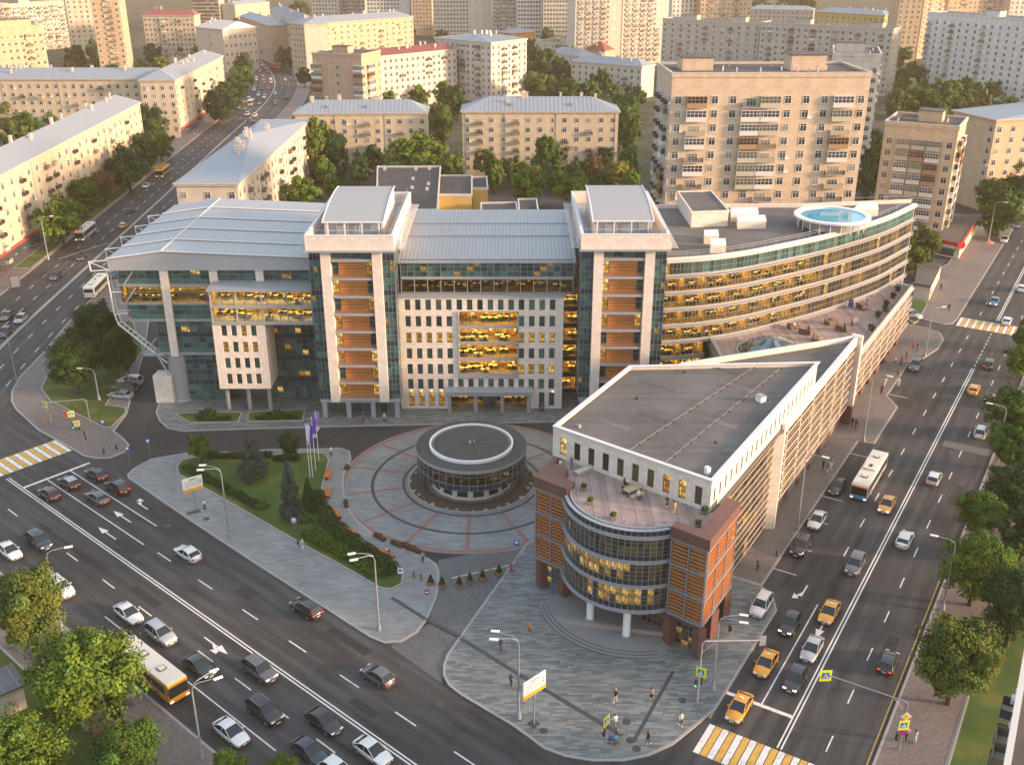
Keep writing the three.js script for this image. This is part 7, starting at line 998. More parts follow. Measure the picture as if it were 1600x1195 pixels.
function signal(parent, x, y, z, ry, lit = 'green') {
  const g = new THREE.Group(); g.name = 'signal_head'; g.position.set(x, y, z); g.rotation.y = ry; parent.add(g); mesh('housing', new RoundedBoxGeometry(0.34, 0.95, 0.24, 2, 0.05), MAT.darkMetal, g);
  [['red', 0.3, C(0.5, 0.02, 0.02), C(1, 0.05, 0.03)], ['amber', 0, C(0.3, 0.15, 0.01), C(1, 0.5, 0.03)], ['green', -0.3, C(0.02, 0.3, 0.14), C(0.03, 1, 0.45)]].forEach(([n, yy, c, e]) => { const l = mesh('signal_light', new THREE.SphereGeometry(0.11, 12, 8).scale(1, 1, 0.4), std(n === lit ? c : c.clone().multiplyScalar(0.15), 0.4, n === lit ? { emissive: e, emissiveIntensity: 1.4 } : {}), g); l.position.set(0, yy, 0.13); });
}
{ // mast over the near lanes
  const g = thing('traffic_light_mast', 'grey mast with arm, yellow crossing sign and green light by the near zebra', 'traffic light', [19.9, 0.13, -86.8]); mesh('pole', bar([0, 0, 0], [0, 8.2, 0], 0.11, 0.09, 10), pole, g); mesh('arm', tube([[0, 8.1, 0], [0.3, 8.5, 0], [6.6, 7.6, -1.3]], 0.08), pole, g); mesh('brace', bar([0, 7, 0], [1.6, 8.25, -0.3], 0.04), pole, g); mesh('sign_back', box(0.75, 1.2, 0.1, 6.7, 6.9, -1.35, 0.3), pole, g);
  yellowSign(g, 0.1, 4.6, 0.2, -0.5, 1.1); signal(g, -0.3, 3.1, 0.1, -0.6, 'green'); signal(g, 0.35, 3.3, -0.1, 0.9, 'none');
}
{ const g = thing('sign_mast', 'bent mast on the right pavement carrying a yellow crossing sign over the lanes', 'sign post', [39.4, 0.13, -80.3]); mesh('pole', bar([0, 0, 0], [0, 6, 0], 0.1, 0.08, 10), pole, g); mesh('arm', tube([[0, 5.6, 0], [-0.2, 6.1, -0.1], [-7, 6.5, -3.6]], 0.07), pole, g); mesh('brace', bar([0, 4.9, 0], [-1.2, 6.1, -0.6], 0.035), pole, g); yellowSign(g, -7.2, 6.4, -3.6, 0.05, 1.25); yellowSign(g, 0, 3.3, 0.15, 0.1, 1.1); const d = mesh('priority_sign', M([box(0.75, 0.75, 0.05, 0, -0.375, 0).rotateZ(Math.PI / 4)]), signWhite, g); d.position.set(0.05, 4.4, 0.14); mesh('priority_field', box(0.52, 0.52, 0.03, 0, -0.26, 0.03).rotateZ(Math.PI / 4), std(C(0.7, 0.45, 0.02), 0.5), d); mesh('round_sign', new THREE.CylinderGeometry(0.38, 0.38, 0.05, 24).rotateX(Math.PI / 2).translate(-0.1, 2.3, 0.14), std(C(0.3, 0.02, 0.22), 0.5), g); signal(g, -0.5, 1.9, 0.2, 2.4, 'none'); }
{ const g = thing('traffic_light_mast', 'bent sign mast with three yellow crossing signs on the left corner pavement', 'traffic light', [-71.5, 0.13, -155.7]); mesh('pole', bar([0, 0, 0], [0, 4.6, 0], 0.1, 0.08, 10), pole, g); mesh('arm', tube([[0, 4.4, 0], [-0.4, 4.8, 0.1], [-6.4, 4.5, 0.8]], 0.07), pole, g); yellowSign(g, -6.7, 4.2, 0.9, -0.5, 1.1); yellowSign(g, -2.4, 2.6, 1.2, 0.4, 1); yellowSign(g, -1.2, 1.4, 2.4, 0.3, 1); signal(g, -1.4, 3.4, 0.5, -1.2, 'red'); mesh('post', bar([-2.4, 0, 1.2], [-2.4, 2.2, 1.2], 0.05), pole, g); mesh('post', bar([-1.2, 0, 2.4], [-1.2, 1.1, 2.4], 0.05), pole, g); signal(g, -1.9, 0.9, 2.2, -0.6, 'green'); }
{ const g = thing('sign_post', 'thin post with yellow crossing sign on the forecourt corner', 'sign post', [9.4, 0.13, -79.9]); mesh('pole', bar([0, 0, 0], [0, 4.2, 0], 0.05, 0.05, 8), pole, g); yellowSign(g, 0.05, 4.1, 0.06, 0.9, 1.1); signal(g, -0.2, 2.7, 0.1, -1.2, 'red'); }
for (const [lab, x, z, m, h, round] of [['blue and yellow sign post at the garden pavement start', -59.8,-141.1, signBlue, 3, 0], ['blue parking sign post beside the driveway road', -57.6,-144.1, signBlue, 2.8, 0], ['teal and blue sign on a post by the timber wing', 0.6,-113.7, signBlue, 3.4, 0], ['purple round sign on the garden pavement tip', -10.4,-104.2, std(C(0.25, 0.02, 0.3), 0.5), 2.4, 1], ['small white and blue notice at the lawn tip', -14.3,-110.1, signWhite, 1.5, 0], ['lilac garden sign on the lawn', -30.3,-122.1, std(C(0.4, 0.3, 0.55), 0.6), 1.7, 0], ['red round sign by the shop on the right avenue', 112.6,-246.4, signRed, 2.6, 1], ['blue direction sign on the left corner pavement', -68.4,-153.5, signBlue, 1.6, 0]]) { const g = thing('sign_post', lab, 'sign post', [x, 0.13, z]); mesh('pole', bar([0, 0, 0], [0, h, 0], 0.035, 0.035, 6), pole, g); const p = mesh('sign_plate', round ? new THREE.CylinderGeometry(0.38, 0.38, 0.05, 24).rotateX(Math.PI / 2).translate(0, h, 0.06) : new RoundedBoxGeometry(0.7, 0.85, 0.05, 2, 0.03).translate(0, h, 0.06), m, g); mesh('sign_symbol', round ? box(0.5, 0.14, 0.02, 0, h - 0.07, 0.1) : box(0.4, 0.4, 0.02, 0, h - 0.1, 0.1), signWhite === m ? signBlue : signWhite, p); }
function billboard(label, x, z, ry, h, w = 2.9) { const g = thing('billboard', label, 'billboard', [x, 0.13, z], ry); mesh('pole', bar([0, 0, 0], [0, h, 0], 0.1, 0.1, 10), pole, g); mesh('base_plate', box(1, 0.06, 1), MAT.darkLine, g); const p = mesh('panel', new RoundedBoxGeometry(w, 2.2, 0.14, 2, 0.04).translate(0, h + 0.9, 0), signWhite, g); mesh('amber_band', box(w, 0.5, 0.17, 0, h - 0.2, 0), amberBand, p); for (let k = 0; k < 4; k++) mesh('text_line', box(w * (k === 0 ? 0.4 : 0.72), k === 0 ? 0.16 : 0.07, 0.02, k === 0 ? 0.1 : -0.1, h + 1.6 - k * 0.32, 0.075), std(C(0.2, 0.2, 0.21), 0.7), p); mesh('text_mark', box(0.2, 0.2, 0.02, w * 0.38, h + 1.15, 0.075), MAT.black, p); mesh('text_mark', box(0.2, 0.2, 0.02, w * 0.38, h + 0.8, 0.075), MAT.black, p); }
billboard('white information billboard with amber band on the garden pavement', -45.5,-127.3, 0.62, 3.6); billboard('white information billboard with amber band on the forecourt', 2.3,-84, 0.75, 4.2, 3.2);
{ const g = thing('road_sign', 'blue road sign on posts at the right pavement', 'road sign', [72.5, 0.13, -133.6], -0.1); for (const q of [-0.7, 0.7]) mesh('post', bar([q, 0, 0], [q, 2.6, 0], 0.05, 0.05, 6), pole, g); const p = mesh('panel', new RoundedBoxGeometry(2.4, 1.25, 0.06, 2, 0.03).translate(0, 3.1, 0), signBlue, g); mesh('lower_band', box(2.3, 0.3, 0.03, 0, 2.5, 0.03), signWhite, p); mesh('text_line', box(1.2, 0.12, 0.02, 0.2, 3.3, 0.03), signWhite, p); }
{ const g = thing('poster_stand', 'dark poster stand on the far pavement of the left street', 'poster stand', [-116.6, 0.13, -228.6], 0.6); mesh('frame', new RoundedBoxGeometry(2.2, 3, 0.3, 2, 0.06).translate(0, 1.8, 0), MAT.darkMetal, g); mesh('poster', box(1.9, 2.6, 0.02, 0, 0.5, 0.16), std(C(0.18, 0.2, 0.24), 0.4), g); }
// flags
[['white and purple flag nearest the spruce', -30.9,-137.2, 9, C(0.68, 0.66, 0.78)], ['purple flag behind the white one', -30.5,-137.2, 9, C(0.12, 0.05, 0.42)], ['purple flag at the middle flagpole', -30.4,-139.4, 9, C(0.14, 0.08, 0.42)], ['lilac and white flag at the rear flagpole', -30.5,-142.8, 8.5, C(0.3, 0.2, 0.55)]].forEach(([lab, x, z, h, c], i) => {
  const g = thing('flagpole', lab, 'flag', [x, 0.24, z], 0.3 * i, 'flags on the garden lawn'); mesh('pole', bar([0, 0, 0], [0, h, 0], 0.06, 0.035, 8), signWhite, g); mesh('finial', new THREE.SphereGeometry(0.08, 8, 6).translate(0, h + 0.05, 0), signWhite, g);
  const f = new THREE.PlaneGeometry(0.9, 3.2, 8, 14), p = f.attributes.position; for (let k = 0; k < p.count; k++) { const u = (p.getX(k) + 0.45) / 0.9, v = p.getY(k); p.setZ(k, 0.16 * Math.sin(u * 7 + v * 1.2) * u); p.setX(k, (p.getX(k) + 0.45) * (0.55 + 0.15 * Math.sin(v)) - 0.45); } f.translate(0.5, h - 1.8, 0); const f2 = M([f, f.clone().translate(0, 0, -0.012)]); f2.computeVertexNormals(); mesh('flag_cloth', f2, std(c, 0.8, { side: THREE.DoubleSide }), g); if (i !== 1) mesh('flag_band', box(0.5, 0.6, 0.06, 0.3, h - 3.4, 0), std(i ? C(0.6, 0.58, 0.66) : C(0.12, 0.05, 0.42), 0.8), g);
});
// benches along the walk: backless slatted timber blocks
function bench(label, x, z, ry, Lb = 2.6) { const g = thing('bench', label, 'bench', [x, 0.13, z], ry, 'timber benches on the bench walk'); for (let k = 0; k < 4; k++) mesh('seat_slat', new RoundedBoxGeometry(Lb, 0.06, 0.15, 1, 0.02).translate(0, 0.48, -0.26 + k * 0.17), benchWood, g); for (const s of [-1, 1]) mesh('leg', box(0.12, 0.45, 0.6, s * Lb * 0.42, 0, 0), rust, g); mesh('front_board', box(Lb, 0.28, 0.05, 0, 0.12, 0.3), benchWood, g); for (let k = 0; k < 2; k++) mesh('back_slat', new RoundedBoxGeometry(Lb, 0.14, 0.05, 1, 0.02).translate(0, 0.62 + k * 0.2, -0.36), benchWood, g); }
bench('timber bench at the top of the bench walk, first from the flagpoles', -28.2,-137.8, 1.5); bench('timber bench second from the flagpoles', -27.3,-132.1, 1.65); bench('timber bench third from the flagpoles', -25.1,-126.2, 2.05); bench('timber bench fourth from the flagpoles', -22,-121.1, 2.35); bench('short pale bench between the fourth bench and the occupied one', -19.4,-117.7, 2.45, 1.8); bench('timber bench with a sitting person near the lawn tip', -17,-115.9, 2.55, 3);
// planters: brown clusters, boxed topiary, stone bollards
function planter(label, x, z, ry, L1 = 1.6, leaf = 'brown') { const g = thing('planter', label, 'planter', [x, 0.13, z], ry, 'planters round the plaza'); mesh('trough', new RoundedBoxGeometry(L1, 0.45, 0.6, 2, 0.05).translate(0, 0.23, 0), rust, g); const c = mesh('plants', CROWN.bush[0], LEAF[leaf], g); c.scale.set(L1 * 0.5, 0.38, 0.36); c.position.y = 0.55; }
planter('brown planter at the plaza edge opposite the fourth bench', -18.2,-120.1, 2.4, 2.2); planter('brown planter left of the next pair on the plaza edge', -15.7,-118.4, 2.5, 2); planter('brown planter in the middle of the plaza edge group', -14.4,-117.9, 2.6, 1.6); planter('brown planter nearest the standing person', -13.3,-117, 2.7, 2); planter('small planter at the plaza edge beside the second bench', -24.2,-129.1, 1.8, 1.8); planter('dark planter at the plaza edge near the flagpoles', -25.7,-140.2, 1.2, 0.9);
function topiary(label, x, z) { const g = thing('topiary_box', label, 'planter', [x, 0.02, z], 0.4, 'boxed shrubs across the driveway'); mesh('box', new RoundedBoxGeometry(0.95, 0.5, 0.8, 2, 0.04).translate(0, 0.25, 0), std(C(0.2, 0.12, 0.08), 0.8), g); const c = mesh('shrub', CROWN.cone[0], LEAF.dark, g); c.scale.set(0.5, 0.6, 0.5); c.position.y = 1.05; }
topiary('boxed shrub on the garden side pavement, first of the row', -10.4,-109.3); topiary('boxed shrub just on the driveway edge', -8.9,-108.8); topiary('boxed shrub under the barrier pivot', -6.7,-108.8); topiary('boxed shrub third on the driveway', -5.4,-109.7); topiary('boxed shrub fourth on the driveway', -3.8,-110.4); topiary('boxed shrub nearest the forecourt', -1.7,-111.5);
{ const g = thing('barrier', 'red and white barrier arm across the driveway', 'barrier', [-0.4, 0.02, -112.3]); const e = [-7.7 - -0.4, -109.4 - -112.3]; mesh('arm', bar([0, 0.95, 0], [e[0], 0.95, e[1]], 0.05, 0.05, 8), signWhite, g); for (let k = 0; k < 5; k++) { const a = 0.1 + k * 0.18; mesh('arm_stripe', bar([e[0] * a, 0.95, e[1] * a], [e[0] * (a + 0.09), 0.95, e[1] * (a + 0.09)], 0.056, 0.056, 8), amberBand, g); } mesh('cabinet', new RoundedBoxGeometry(0.4, 1.1, 0.35, 2, 0.04).translate(0.3, 0.55, -0.1), std(C(0.4, 0.06, 0.05), 0.6), g); }
[['stone bollard left of the boxed shrubs', -12.7,-110.7], ['stone bollard next to the first boxed shrub', -11.7,-110.1], ['dark bollard on the avenue pavement by the parked cars', 35.4,-115.7], ['low bollard on the left corner pavement', -63.9,-146.7], ['second bollard on the left corner pavement', -65.4,-145.2]].forEach(([lab, x, z]) => { const g = thing('bollard', lab, 'bollard', [x, 0.13, z], 0, 'bollards'); mesh('post', new THREE.CylinderGeometry(0.16, 0.18, 0.75, 12).translate(0, 0.38, 0), lab.startsWith('stone') ? std(C(0.22, 0.15, 0.12), 0.8) : MAT.darkMetal, g); mesh('cap', new THREE.SphereGeometry(0.16, 12, 6, 0, 6.3, 0, 1.57).translate(0, 0.75, 0), MAT.darkMetal, g); });
// terrace furniture on the podium: lounge seats, planters, umbrella like stand
function lounger(label, x, z, ry) { const g = thing('lounge_seat', label, 'lounge seat', [x, 10.63, z], ry, 'lounge seats on the pink terrace'); mesh('seat', new RoundedBoxGeometry(2.2, 0.5, 1.3, 2, 0.12).translate(0, 0.28, 0), std(C(0.15, 0.09, 0.06), 0.9), g); mesh('cushion', new RoundedBoxGeometry(2.0, 0.2, 0.9, 2, 0.08).translate(0, 0.6, 0.1), std(C(0.2, 0.12, 0.08), 0.9), g); mesh('backrest', new RoundedBoxGeometry(2.2, 0.6, 0.35, 2, 0.1).translate(0, 0.7, -0.5), std(C(0.13, 0.08, 0.05), 0.9), g); }
lounger('brown lounge seat nearest the curved wing glass', 51.3,-174.1, 0.3); lounger('brown lounge seat next to the glass dome', 52.7,-171.5, 2.6); lounger('brown lounge seat at the low roof parapet', 53.7,-168, 1.2); lounger('brown lounge seat in the middle of the terrace', 58.7,-176.4, 0.5); lounger('long brown lounge seat right of the middle one', 59.8,-173.1, 2.4); lounger('low bench seat at the far side of the terrace', 67.1,-184.9, 1.8);
{ const g = thing('menu_stand', 'dark folding stand on the terrace', 'stand', [62.9, 10.63, -176.0], 0.5); mesh('board', M([box(1.2, 1.4, 0.06, 0, 0, 0.25).rotateX(-0.18), box(1.2, 1.4, 0.06, 0, 0, -0.25).rotateX(0.18)]), MAT.darkMetal, g); mesh('shelf', box(1.1, 0.05, 0.5, 0, 0.5, 0), rust, g); const b = thing('recycling_bin', 'blue bin at the curved wing glass on the terrace', 'bin', [65.3, 10.63, -186.2]); mesh('body', new RoundedBoxGeometry(0.8, 1.3, 0.6, 2, 0.06).translate(0, 0.65, 0), std(C(0.03, 0.06, 0.2), 0.5), b); mesh('lid', new RoundedBoxGeometry(0.86, 0.1, 0.66, 1, 0.03).translate(0, 1.35, 0), MAT.darkMetal, b); }
[['planter on the terrace parapet, lowest', 65.1,-173.3], ['planter on the terrace parapet, second from below', 68.7,-180.4], ['planter on the terrace parapet, third from below', 71,-183.3], ['planter on the terrace parapet, fourth from below', 72.3,-186.6], ['planter on the terrace parapet, fifth from below', 75.2,-191.2], ['planter at the top of the terrace parapet', 77.6,-195.5]].forEach(([lab, x, z]) => { const g = thing('terrace_planter', lab, 'planter', [x, 10.63, z], 0, 'planters along the terrace parapet'); mesh('pot', new THREE.CylinderGeometry(0.5, 0.4, 0.6, 14).translate(0, 0.3, 0), std(C(0.07, 0.05, 0.04), 0.8), g); const c = mesh('shrub', CROWN.bush[1], LEAF.dark, g); c.scale.set(0.75, 0.8, 0.75); c.position.y = 0.85; });
// front terrace: table group, bench, potted shrubs
{ const Y = 15.17, P = (a, b) => { const q = AB(a, b); return [q[0] + FO[0], Y, q[1] + FO[1]]; };
  const t = thing('terrace_table', 'low timber table with seats on the front terrace', 'table', P(4.6, 12.2), 0.6); mesh('table_top', new RoundedBoxGeometry(2.2, 0.1, 1.1, 2, 0.04).translate(0, 0.7, 0), std(C(0.42, 0.34, 0.22), 0.6), t); for (const [x, z] of [[-1, -0.4], [1, -0.4], [-1, 0.4], [1, 0.4]]) mesh('leg', box(0.08, 0.66, 0.08, x, 0, z), rust, t); for (const s of [-1, 1]) mesh('seat', new RoundedBoxGeometry(2, 0.42, 0.5, 2, 0.06).translate(0, 0.21, s * 1), std(C(0.4, 0.33, 0.24), 0.8), t);
  const b = thing('terrace_bench', 'long pale bench against the upper wall of the front terrace', 'bench', P(5.4, 19.6), 0.68); mesh('seat', new RoundedBoxGeometry(3, 0.12, 0.8, 2, 0.04).translate(0, 0.42, 0), std(C(0.5, 0.46, 0.4), 0.7), b); mesh('base', box(2.8, 0.38, 0.6, 0, 0, 0), std(C(0.4, 0.36, 0.32), 0.8), b);
  [['potted shrub at the left end of the bow railing', 1.6, 17.6], ['potted shrub in the middle of the bow railing', -1.7, 11.6], ['leafy plant box by the right parapet of the front terrace', 6, 3.1], ['potted shrub on the bow railing left of the middle', -0.6, 15.4], ['plant pot at the right corner of the front terrace', 3, 2.6]].forEach(([lab, a, bb]) => { const g = thing('terrace_pot', lab, 'planter', P(a, bb), 0, 'pots on the front terrace'); mesh('pot', new RoundedBoxGeometry(0.7, 0.4, 0.7, 2, 0.05).translate(0, 0.2, 0), std(C(0.2, 0.15, 0.12), 0.8), g); const c = mesh('shrub', CROWN.bush[0], LEAF.green, g); c.scale.set(0.5, 0.5, 0.5); c.position.y = 0.6; }); }
// kiosks and corner buildings at the edges
{ const A = [92.5,-224], g = thing('kiosk', 'cream kiosk with dark curved roof on the right avenue pavement', 'kiosk', [A[0], 0.13, A[1]]); const w = (p) => [p[0] - A[0], p[1] - A[1]]; const F4 = [[91.8,-221.7], [94.7,-219.9], [103.5,-236.5], [98.6,-238.5]].map(w); mesh('walls', prism(F4, 0, 3.4), WALL.creamPale, g); mesh('roof', prism(F4.map((p) => [p[0] * 1.05 - 0.3, p[1] * 1.05 + 0.3]), 3.4, 3.8), ROOF.felt, g); mesh('blue_fascia', ribbon([F4[0], F4[1]], 0.3, 2.9, 3.4, false, 0), std(C(0.25, 0.36, 0.5), 0.5), g); mesh('window', box(1.6, 1.2, 0.1, F4[0][0] + 3, 1.1, F4[0][1] + 0.4), PANE[1], g); }
{ const A = [110.7,-260.6], g = thing('shop_pavilion', 'low shop with red fascia at the foot of the tan brick tower', 'shop', [A[0], 0.13, A[1]]); const w = (p) => [p[0] - A[0], p[1] - A[1]]; const F4 = [[109.6,-257.5], [114.6,-252.7], [128.4,-276.3], [124.8,-285.6]].map(w); mesh('walls', prism(F4, 0, 3.9), WALL.creamPale, g); mesh('roof', prism(F4, 3.9, 4.1), ROOF.felt, g); mesh('red_fascia', ribbon([F4[0], F4[1], F4[2]], 0.35, 3.2, 4.2, false, 0), std(C(0.36, 0.03, 0.02), 0.6), g); mesh('red_disc', new THREE.CylinderGeometry(1, 1, 0.3, 24).rotateX(Math.PI / 2).translate(F4[1][0], 3.8, F4[1][1] + 0.4), std(C(0.6, 0.02, 0.02), 0.5), g); mesh('awning', ribbon([lerp2(F4[0], F4[1], 0.35), lerp2(F4[0], F4[1], 0.9)], 0.9, 2.3, 2.5, false, 1), std(C(0.02, 0.15, 0.13), 0.7), g); mesh('shop_window', ribbon([lerp2(F4[0], F4[1], 0.1), lerp2(F4[0], F4[1], 0.8)], 0.2, 0.4, 2.4, false, 0), PANE[1], g); }
{ const g = thing('kiosk', 'grey roofed kiosk at the left edge between the trees', 'kiosk', [-53.8, 0.13, -86.2], 0.72); mesh('walls', box(8, 3, 4, -2.5, 0, -1), WALL.creamPale, g); mesh('roof', M([box(8.6, 0.2, 4.6, -2.5, 3, -1)]), mapd(T.felt, 0.8, { color: C(1.1, 1.15, 1.25) }), g); for (let k = 0; k < 6; k++) mesh('roof_seam', box(0.06, 0.06, 4.6, -6.4 + k * 1.5, 3.2, -1), ROOF.blue, g); mesh('shutter', box(2.4, 1.6, 0.08, -1.5, 0.9, 1.02), ROOF.pale, g); }
{ const s = thing('bus_shelter', 'glass bus shelter half hidden by the bottom left trees', 'bus shelter', [-41.2, 0.13, -84.7], LA + 1.57); mesh('roof', new RoundedBoxGeometry(4, 0.12, 1.6, 2, 0.04).translate(0, 2.5, 0), MAT.darkMetal, s); mesh('back_glass', box(3.9, 2, 0.05, 0, 0.3, -0.7), PANE[0], s); for (const q of [-1.9, 1.9]) mesh('post', box(0.1, 2.5, 0.1, q, 0, -0.7), MAT.darkMetal, s); mesh('advert_panel', box(0.1, 1.8, 1.3, 1.95, 0.4, 0), signWhite, s); }
block('apartment_building', 'edge of a cream building with balconies at the bottom right', [45.5,-73.1], [33.2,-51.7], 20, 18, { wall: 'creamPale', roof: 'flat', nf: 11, bf: [1, 3, 4, 7, 9], storey: 3, boxes: [], kf: ['solid', 'open'], pots: 0 });
// parasol cluster and stalls far up the avenue pavement
[['stall with pale canopy on the right avenue pavement', 111.4,-257.1, C(0.6, 0.58, 0.54)], ['orange parasol on the right avenue pavement', 125.8,-260.6, C(0.6, 0.2, 0.08)], ['yellow parasol by the red shop', 126.3,-273.1, C(0.6, 0.5, 0.04)]].forEach(([lab, x, z, c]) => { const g = thing('parasol', lab, 'parasol', [x, 0.13, z]); mesh('pole', bar([0, 0, 0], [0, 2.3, 0], 0.04), pole, g); mesh('canopy', new THREE.ConeGeometry(1.2, 0.55, 8).translate(0, 2.35, 0), std(c, 0.8), g); });

// ---------- people: one continuous surface each, grown from a posed skeleton ----------
const POSES = {
  walk: { hip: 0.93, lean: 0.03, legs: [[0.22, 0.02], [-0.24, 0.06]], arms: [[-0.2, 0.12], [0.22, 0.16]] }, stroll: { hip: 0.94, lean: 0.01, legs: [[-0.15, 0.03], [0.14, 0.0]], arms: [[0.12, 0.14], [-0.12, 0.1]] }, stand: { hip: 0.95, lean: 0, legs: [[0.02, 0], [-0.03, 0]], arms: [[0.04, 0.06], [0.1, 0.3]] }, sit: { hip: 0.5, lean: -0.04, sit: 1, arms: [[0.22, 0.1], [0.24, 0.12]] },
};
function personField(pose) {                          // bones: [a, b, ra, rb, tag]; figure faces +z
  const p = POSES[pose], b = [], hy = p.hip, sh = hy + 0.5, lz = p.lean;
  b.push([[0, hy, 0], [0, hy + 0.26, lz * 0.6], 0.135, 0.125, 'top'], [[0, hy + 0.26, lz * 0.6], [0, sh - 0.03, lz], 0.13, 0.13, 'top'], [[-0.13, sh - 0.04, lz], [0.13, sh - 0.04, lz], 0.085, 0.085, 'top'], [[-0.07, hy - 0.03, -0.01], [0.07, hy - 0.03, -0.01], 0.12, 0.12, 'bottom'], [[0, sh, lz], [0, sh + 0.12, lz + 0.02], 0.055, 0.055, 'skin'], [[0, sh + 0.2, lz + 0.035], [0, sh + 0.25, lz + 0.02], 0.088, 0.098, 'skin'], [[0, sh + 0.19, lz + 0.12], [0, sh + 0.21, lz + 0.11], 0.022, 0.018, 'skin'], [[0, sh + 0.27, lz - 0.01], [0, sh + 0.19, lz - 0.045], 0.1, 0.085, 'hair'], [[-0.09, sh + 0.2, lz + 0.02], [0.09, sh + 0.2, lz + 0.02], 0.025, 0.025, 'skin'], [[0, sh + 0.16, lz - 0.07], [0, sh - 0.02, lz - 0.09], 0.06, 0.05, 'longhair']);
  for (const s of [-1, 1]) {
    const k = s < 0 ? 0 : 1, hx = s * 0.09; let kn, an, toe;
    if (p.sit) { kn = [hx * 1.3, hy, 0.42]; an = [hx * 1.3, 0.08, 0.42]; toe = [hx * 1.4, 0.045, 0.56]; } else { const [f, lift] = p.legs[k]; kn = [hx, hy * 0.52 + lift, f * 0.55 + 0.04]; an = [hx * 0.95, 0.085 + lift, f]; toe = [hx * 1.15, 0.045 + lift * 0.5, f + 0.15]; }
    b.push([[hx, hy - 0.04, 0], kn, 0.088, 0.06, 'thigh'], [kn, an, 0.06, 0.042, 'shin'], [an, toe, 0.046, 0.038, 'shoe']);
    const S = [s * 0.19, sh - 0.04, lz], [az, bend] = p.arms[k], E = [s * 0.245, sh - 0.31, lz + az * 0.5], W = [s * 0.235, sh - 0.53 + bend * 0.5, lz + az + bend];
    const d = [W[0] - E[0], W[1] - E[1], W[2] - E[2]].map((v) => v * 0.38), Hn = [W[0] + d[0], W[1] + d[1], W[2] + d[2]];
    b.push([S, E, 0.052, 0.043, 'sleeve'], [E, W, 0.041, 0.031, 'fore'], [W, Hn, 0.033, 0.026, 'hand'], [W, [W[0] - s * 0.05, W[1] + d[1] * 0.5, W[2] + d[2] * 0.5 + 0.03], 0.02, 0.015, 'hand']);
  }
  return b;
}
const capD = (x, y, z, [a, c, ra, rb]) => { const ux = c[0] - a[0], uy = c[1] - a[1], uz = c[2] - a[2], l2 = ux * ux + uy * uy + uz * uz || 1e-9; let t = ((x - a[0]) * ux + (y - a[1]) * uy + (z - a[2]) * uz) / l2; t = t < 0 ? 0 : t > 1 ? 1 : t; return Math.hypot(x - a[0] - ux * t, y - a[1] - uy * t, z - a[2] - uz * t) - ra - (rb - ra) * t; };
const bodyCache = new Map();
function bodyGeo(pose, long, skirt) {
  const key = pose + long + skirt; if (bodyCache.has(key)) return bodyCache.get(key);
  let bones = personField(pose).filter((q) => long || q[4] !== 'longhair'); if (skirt && pose !== 'sit') { const hy = POSES[pose].hip; bones.push([[0, hy, 0], [0, hy - 0.36, 0], 0.14, 0.19, 'bottom']); }
  const N = 56, mc = new MarchingCubes(N, std(C(1, 1, 1)), false, false, 30000), half = 0.98, cy = 0.9; mc.isolation = 0;
  const X = (i) => (i - N / 2) / (N / 2);
  for (let k = 0; k < N; k++) for (let j = 0; j < N; j++) for (let i = 0; i < N; i++) {
    const x = X(i) * half * 0.6, y = X(j) * half + cy, z = X(k) * half * 0.6; let d = 9; for (const bn of bones) { const e = capD(x, y, z, bn); if (d === 9) d = e; else { const h = Math.max(0.035 - Math.abs(d - e), 0) / 0.035; d = Math.min(d, e) - h * h * 0.035 * 0.25; } if (d > 0.5) continue; }
    mc.field[i + j * N + k * N * N] = -d;
  }
  mc.update(); const n = mc.count, pos = new Float32Array(mc.positionArray.slice(0, n * 3)), nor = new Float32Array(mc.normalArray.slice(0, n * 3)), tags = [];
  for (let q = 0; q < n; q++) { pos[q * 3] *= half * 0.6; pos[q * 3 + 1] = pos[q * 3 + 1] * half + cy; pos[q * 3 + 2] *= half * 0.6; let bd = 9, t = 'top'; for (const bn of bones) { const e = capD(pos[q * 3], pos[q * 3 + 1], pos[q * 3 + 2], bn); if (e < bd) { bd = e; t = bn[4]; } } tags.push(t); }
  const g = new THREE.BufferGeometry(); g.setAttribute('position', new THREE.BufferAttribute(pos, 3)); g.setAttribute('uv', new THREE.BufferAttribute(new Float32Array(n * 2), 2)); g.computeVertexNormals(); const r = [g, tags]; bodyCache.set(key, r); return r;
}
const clothMat = std(C(1, 1, 1), 0.85, { vertexColors: true });
const COL = { w: [0.66, 0.65, 0.63], k: [0.018, 0.018, 0.02], n: [0.03, 0.04, 0.08], g: [0.16, 0.16, 0.17], b: [0.1, 0.16, 0.3], r: [0.4, 0.04, 0.04], p: [0.5, 0.28, 0.28], o: [0.5, 0.2, 0.08], t: [0.3, 0.22, 0.14], s: [0.46, 0.29, 0.2], h: [0.05, 0.03, 0.02], y: [0.42, 0.3, 0.12], l: [0.32, 0.45, 0.5] };
// outfit letters: hair, top, bottom, legs, shoes
function person(label, x, z, ry, pose, outfit, o = {}) {
  const [g0, tags] = bodyGeo(pose, !!o.long, !!o.skirt), g = g0.clone(), c = new Float32Array(tags.length * 3), [hr, tp, bt, lg, shn] = outfit.split('').map((q) => COL[q]);
  tags.forEach((t, i) => { const q = t === 'hair' || t === 'longhair' ? hr : t === 'top' ? tp : t === 'sleeve' ? (o.bare ? COL.s : tp) : t === 'fore' ? (o.sleeves ? tp : COL.s) : t === 'bottom' ? bt : t === 'thigh' ? (o.skirt ? bt : lg) : t === 'shin' ? lg : t === 'shoe' ? shn : COL.s; c.set(q, i * 3); });
  g.setAttribute('color', new THREE.BufferAttribute(c, 3)); const m = mesh('person', g, clothMat); m.position.set(x, o.y ?? 0.14, z); m.rotation.y = ry; m.scale.setScalar(o.s ?? 1); tag(m, label, 'person', o.group); return m;
}
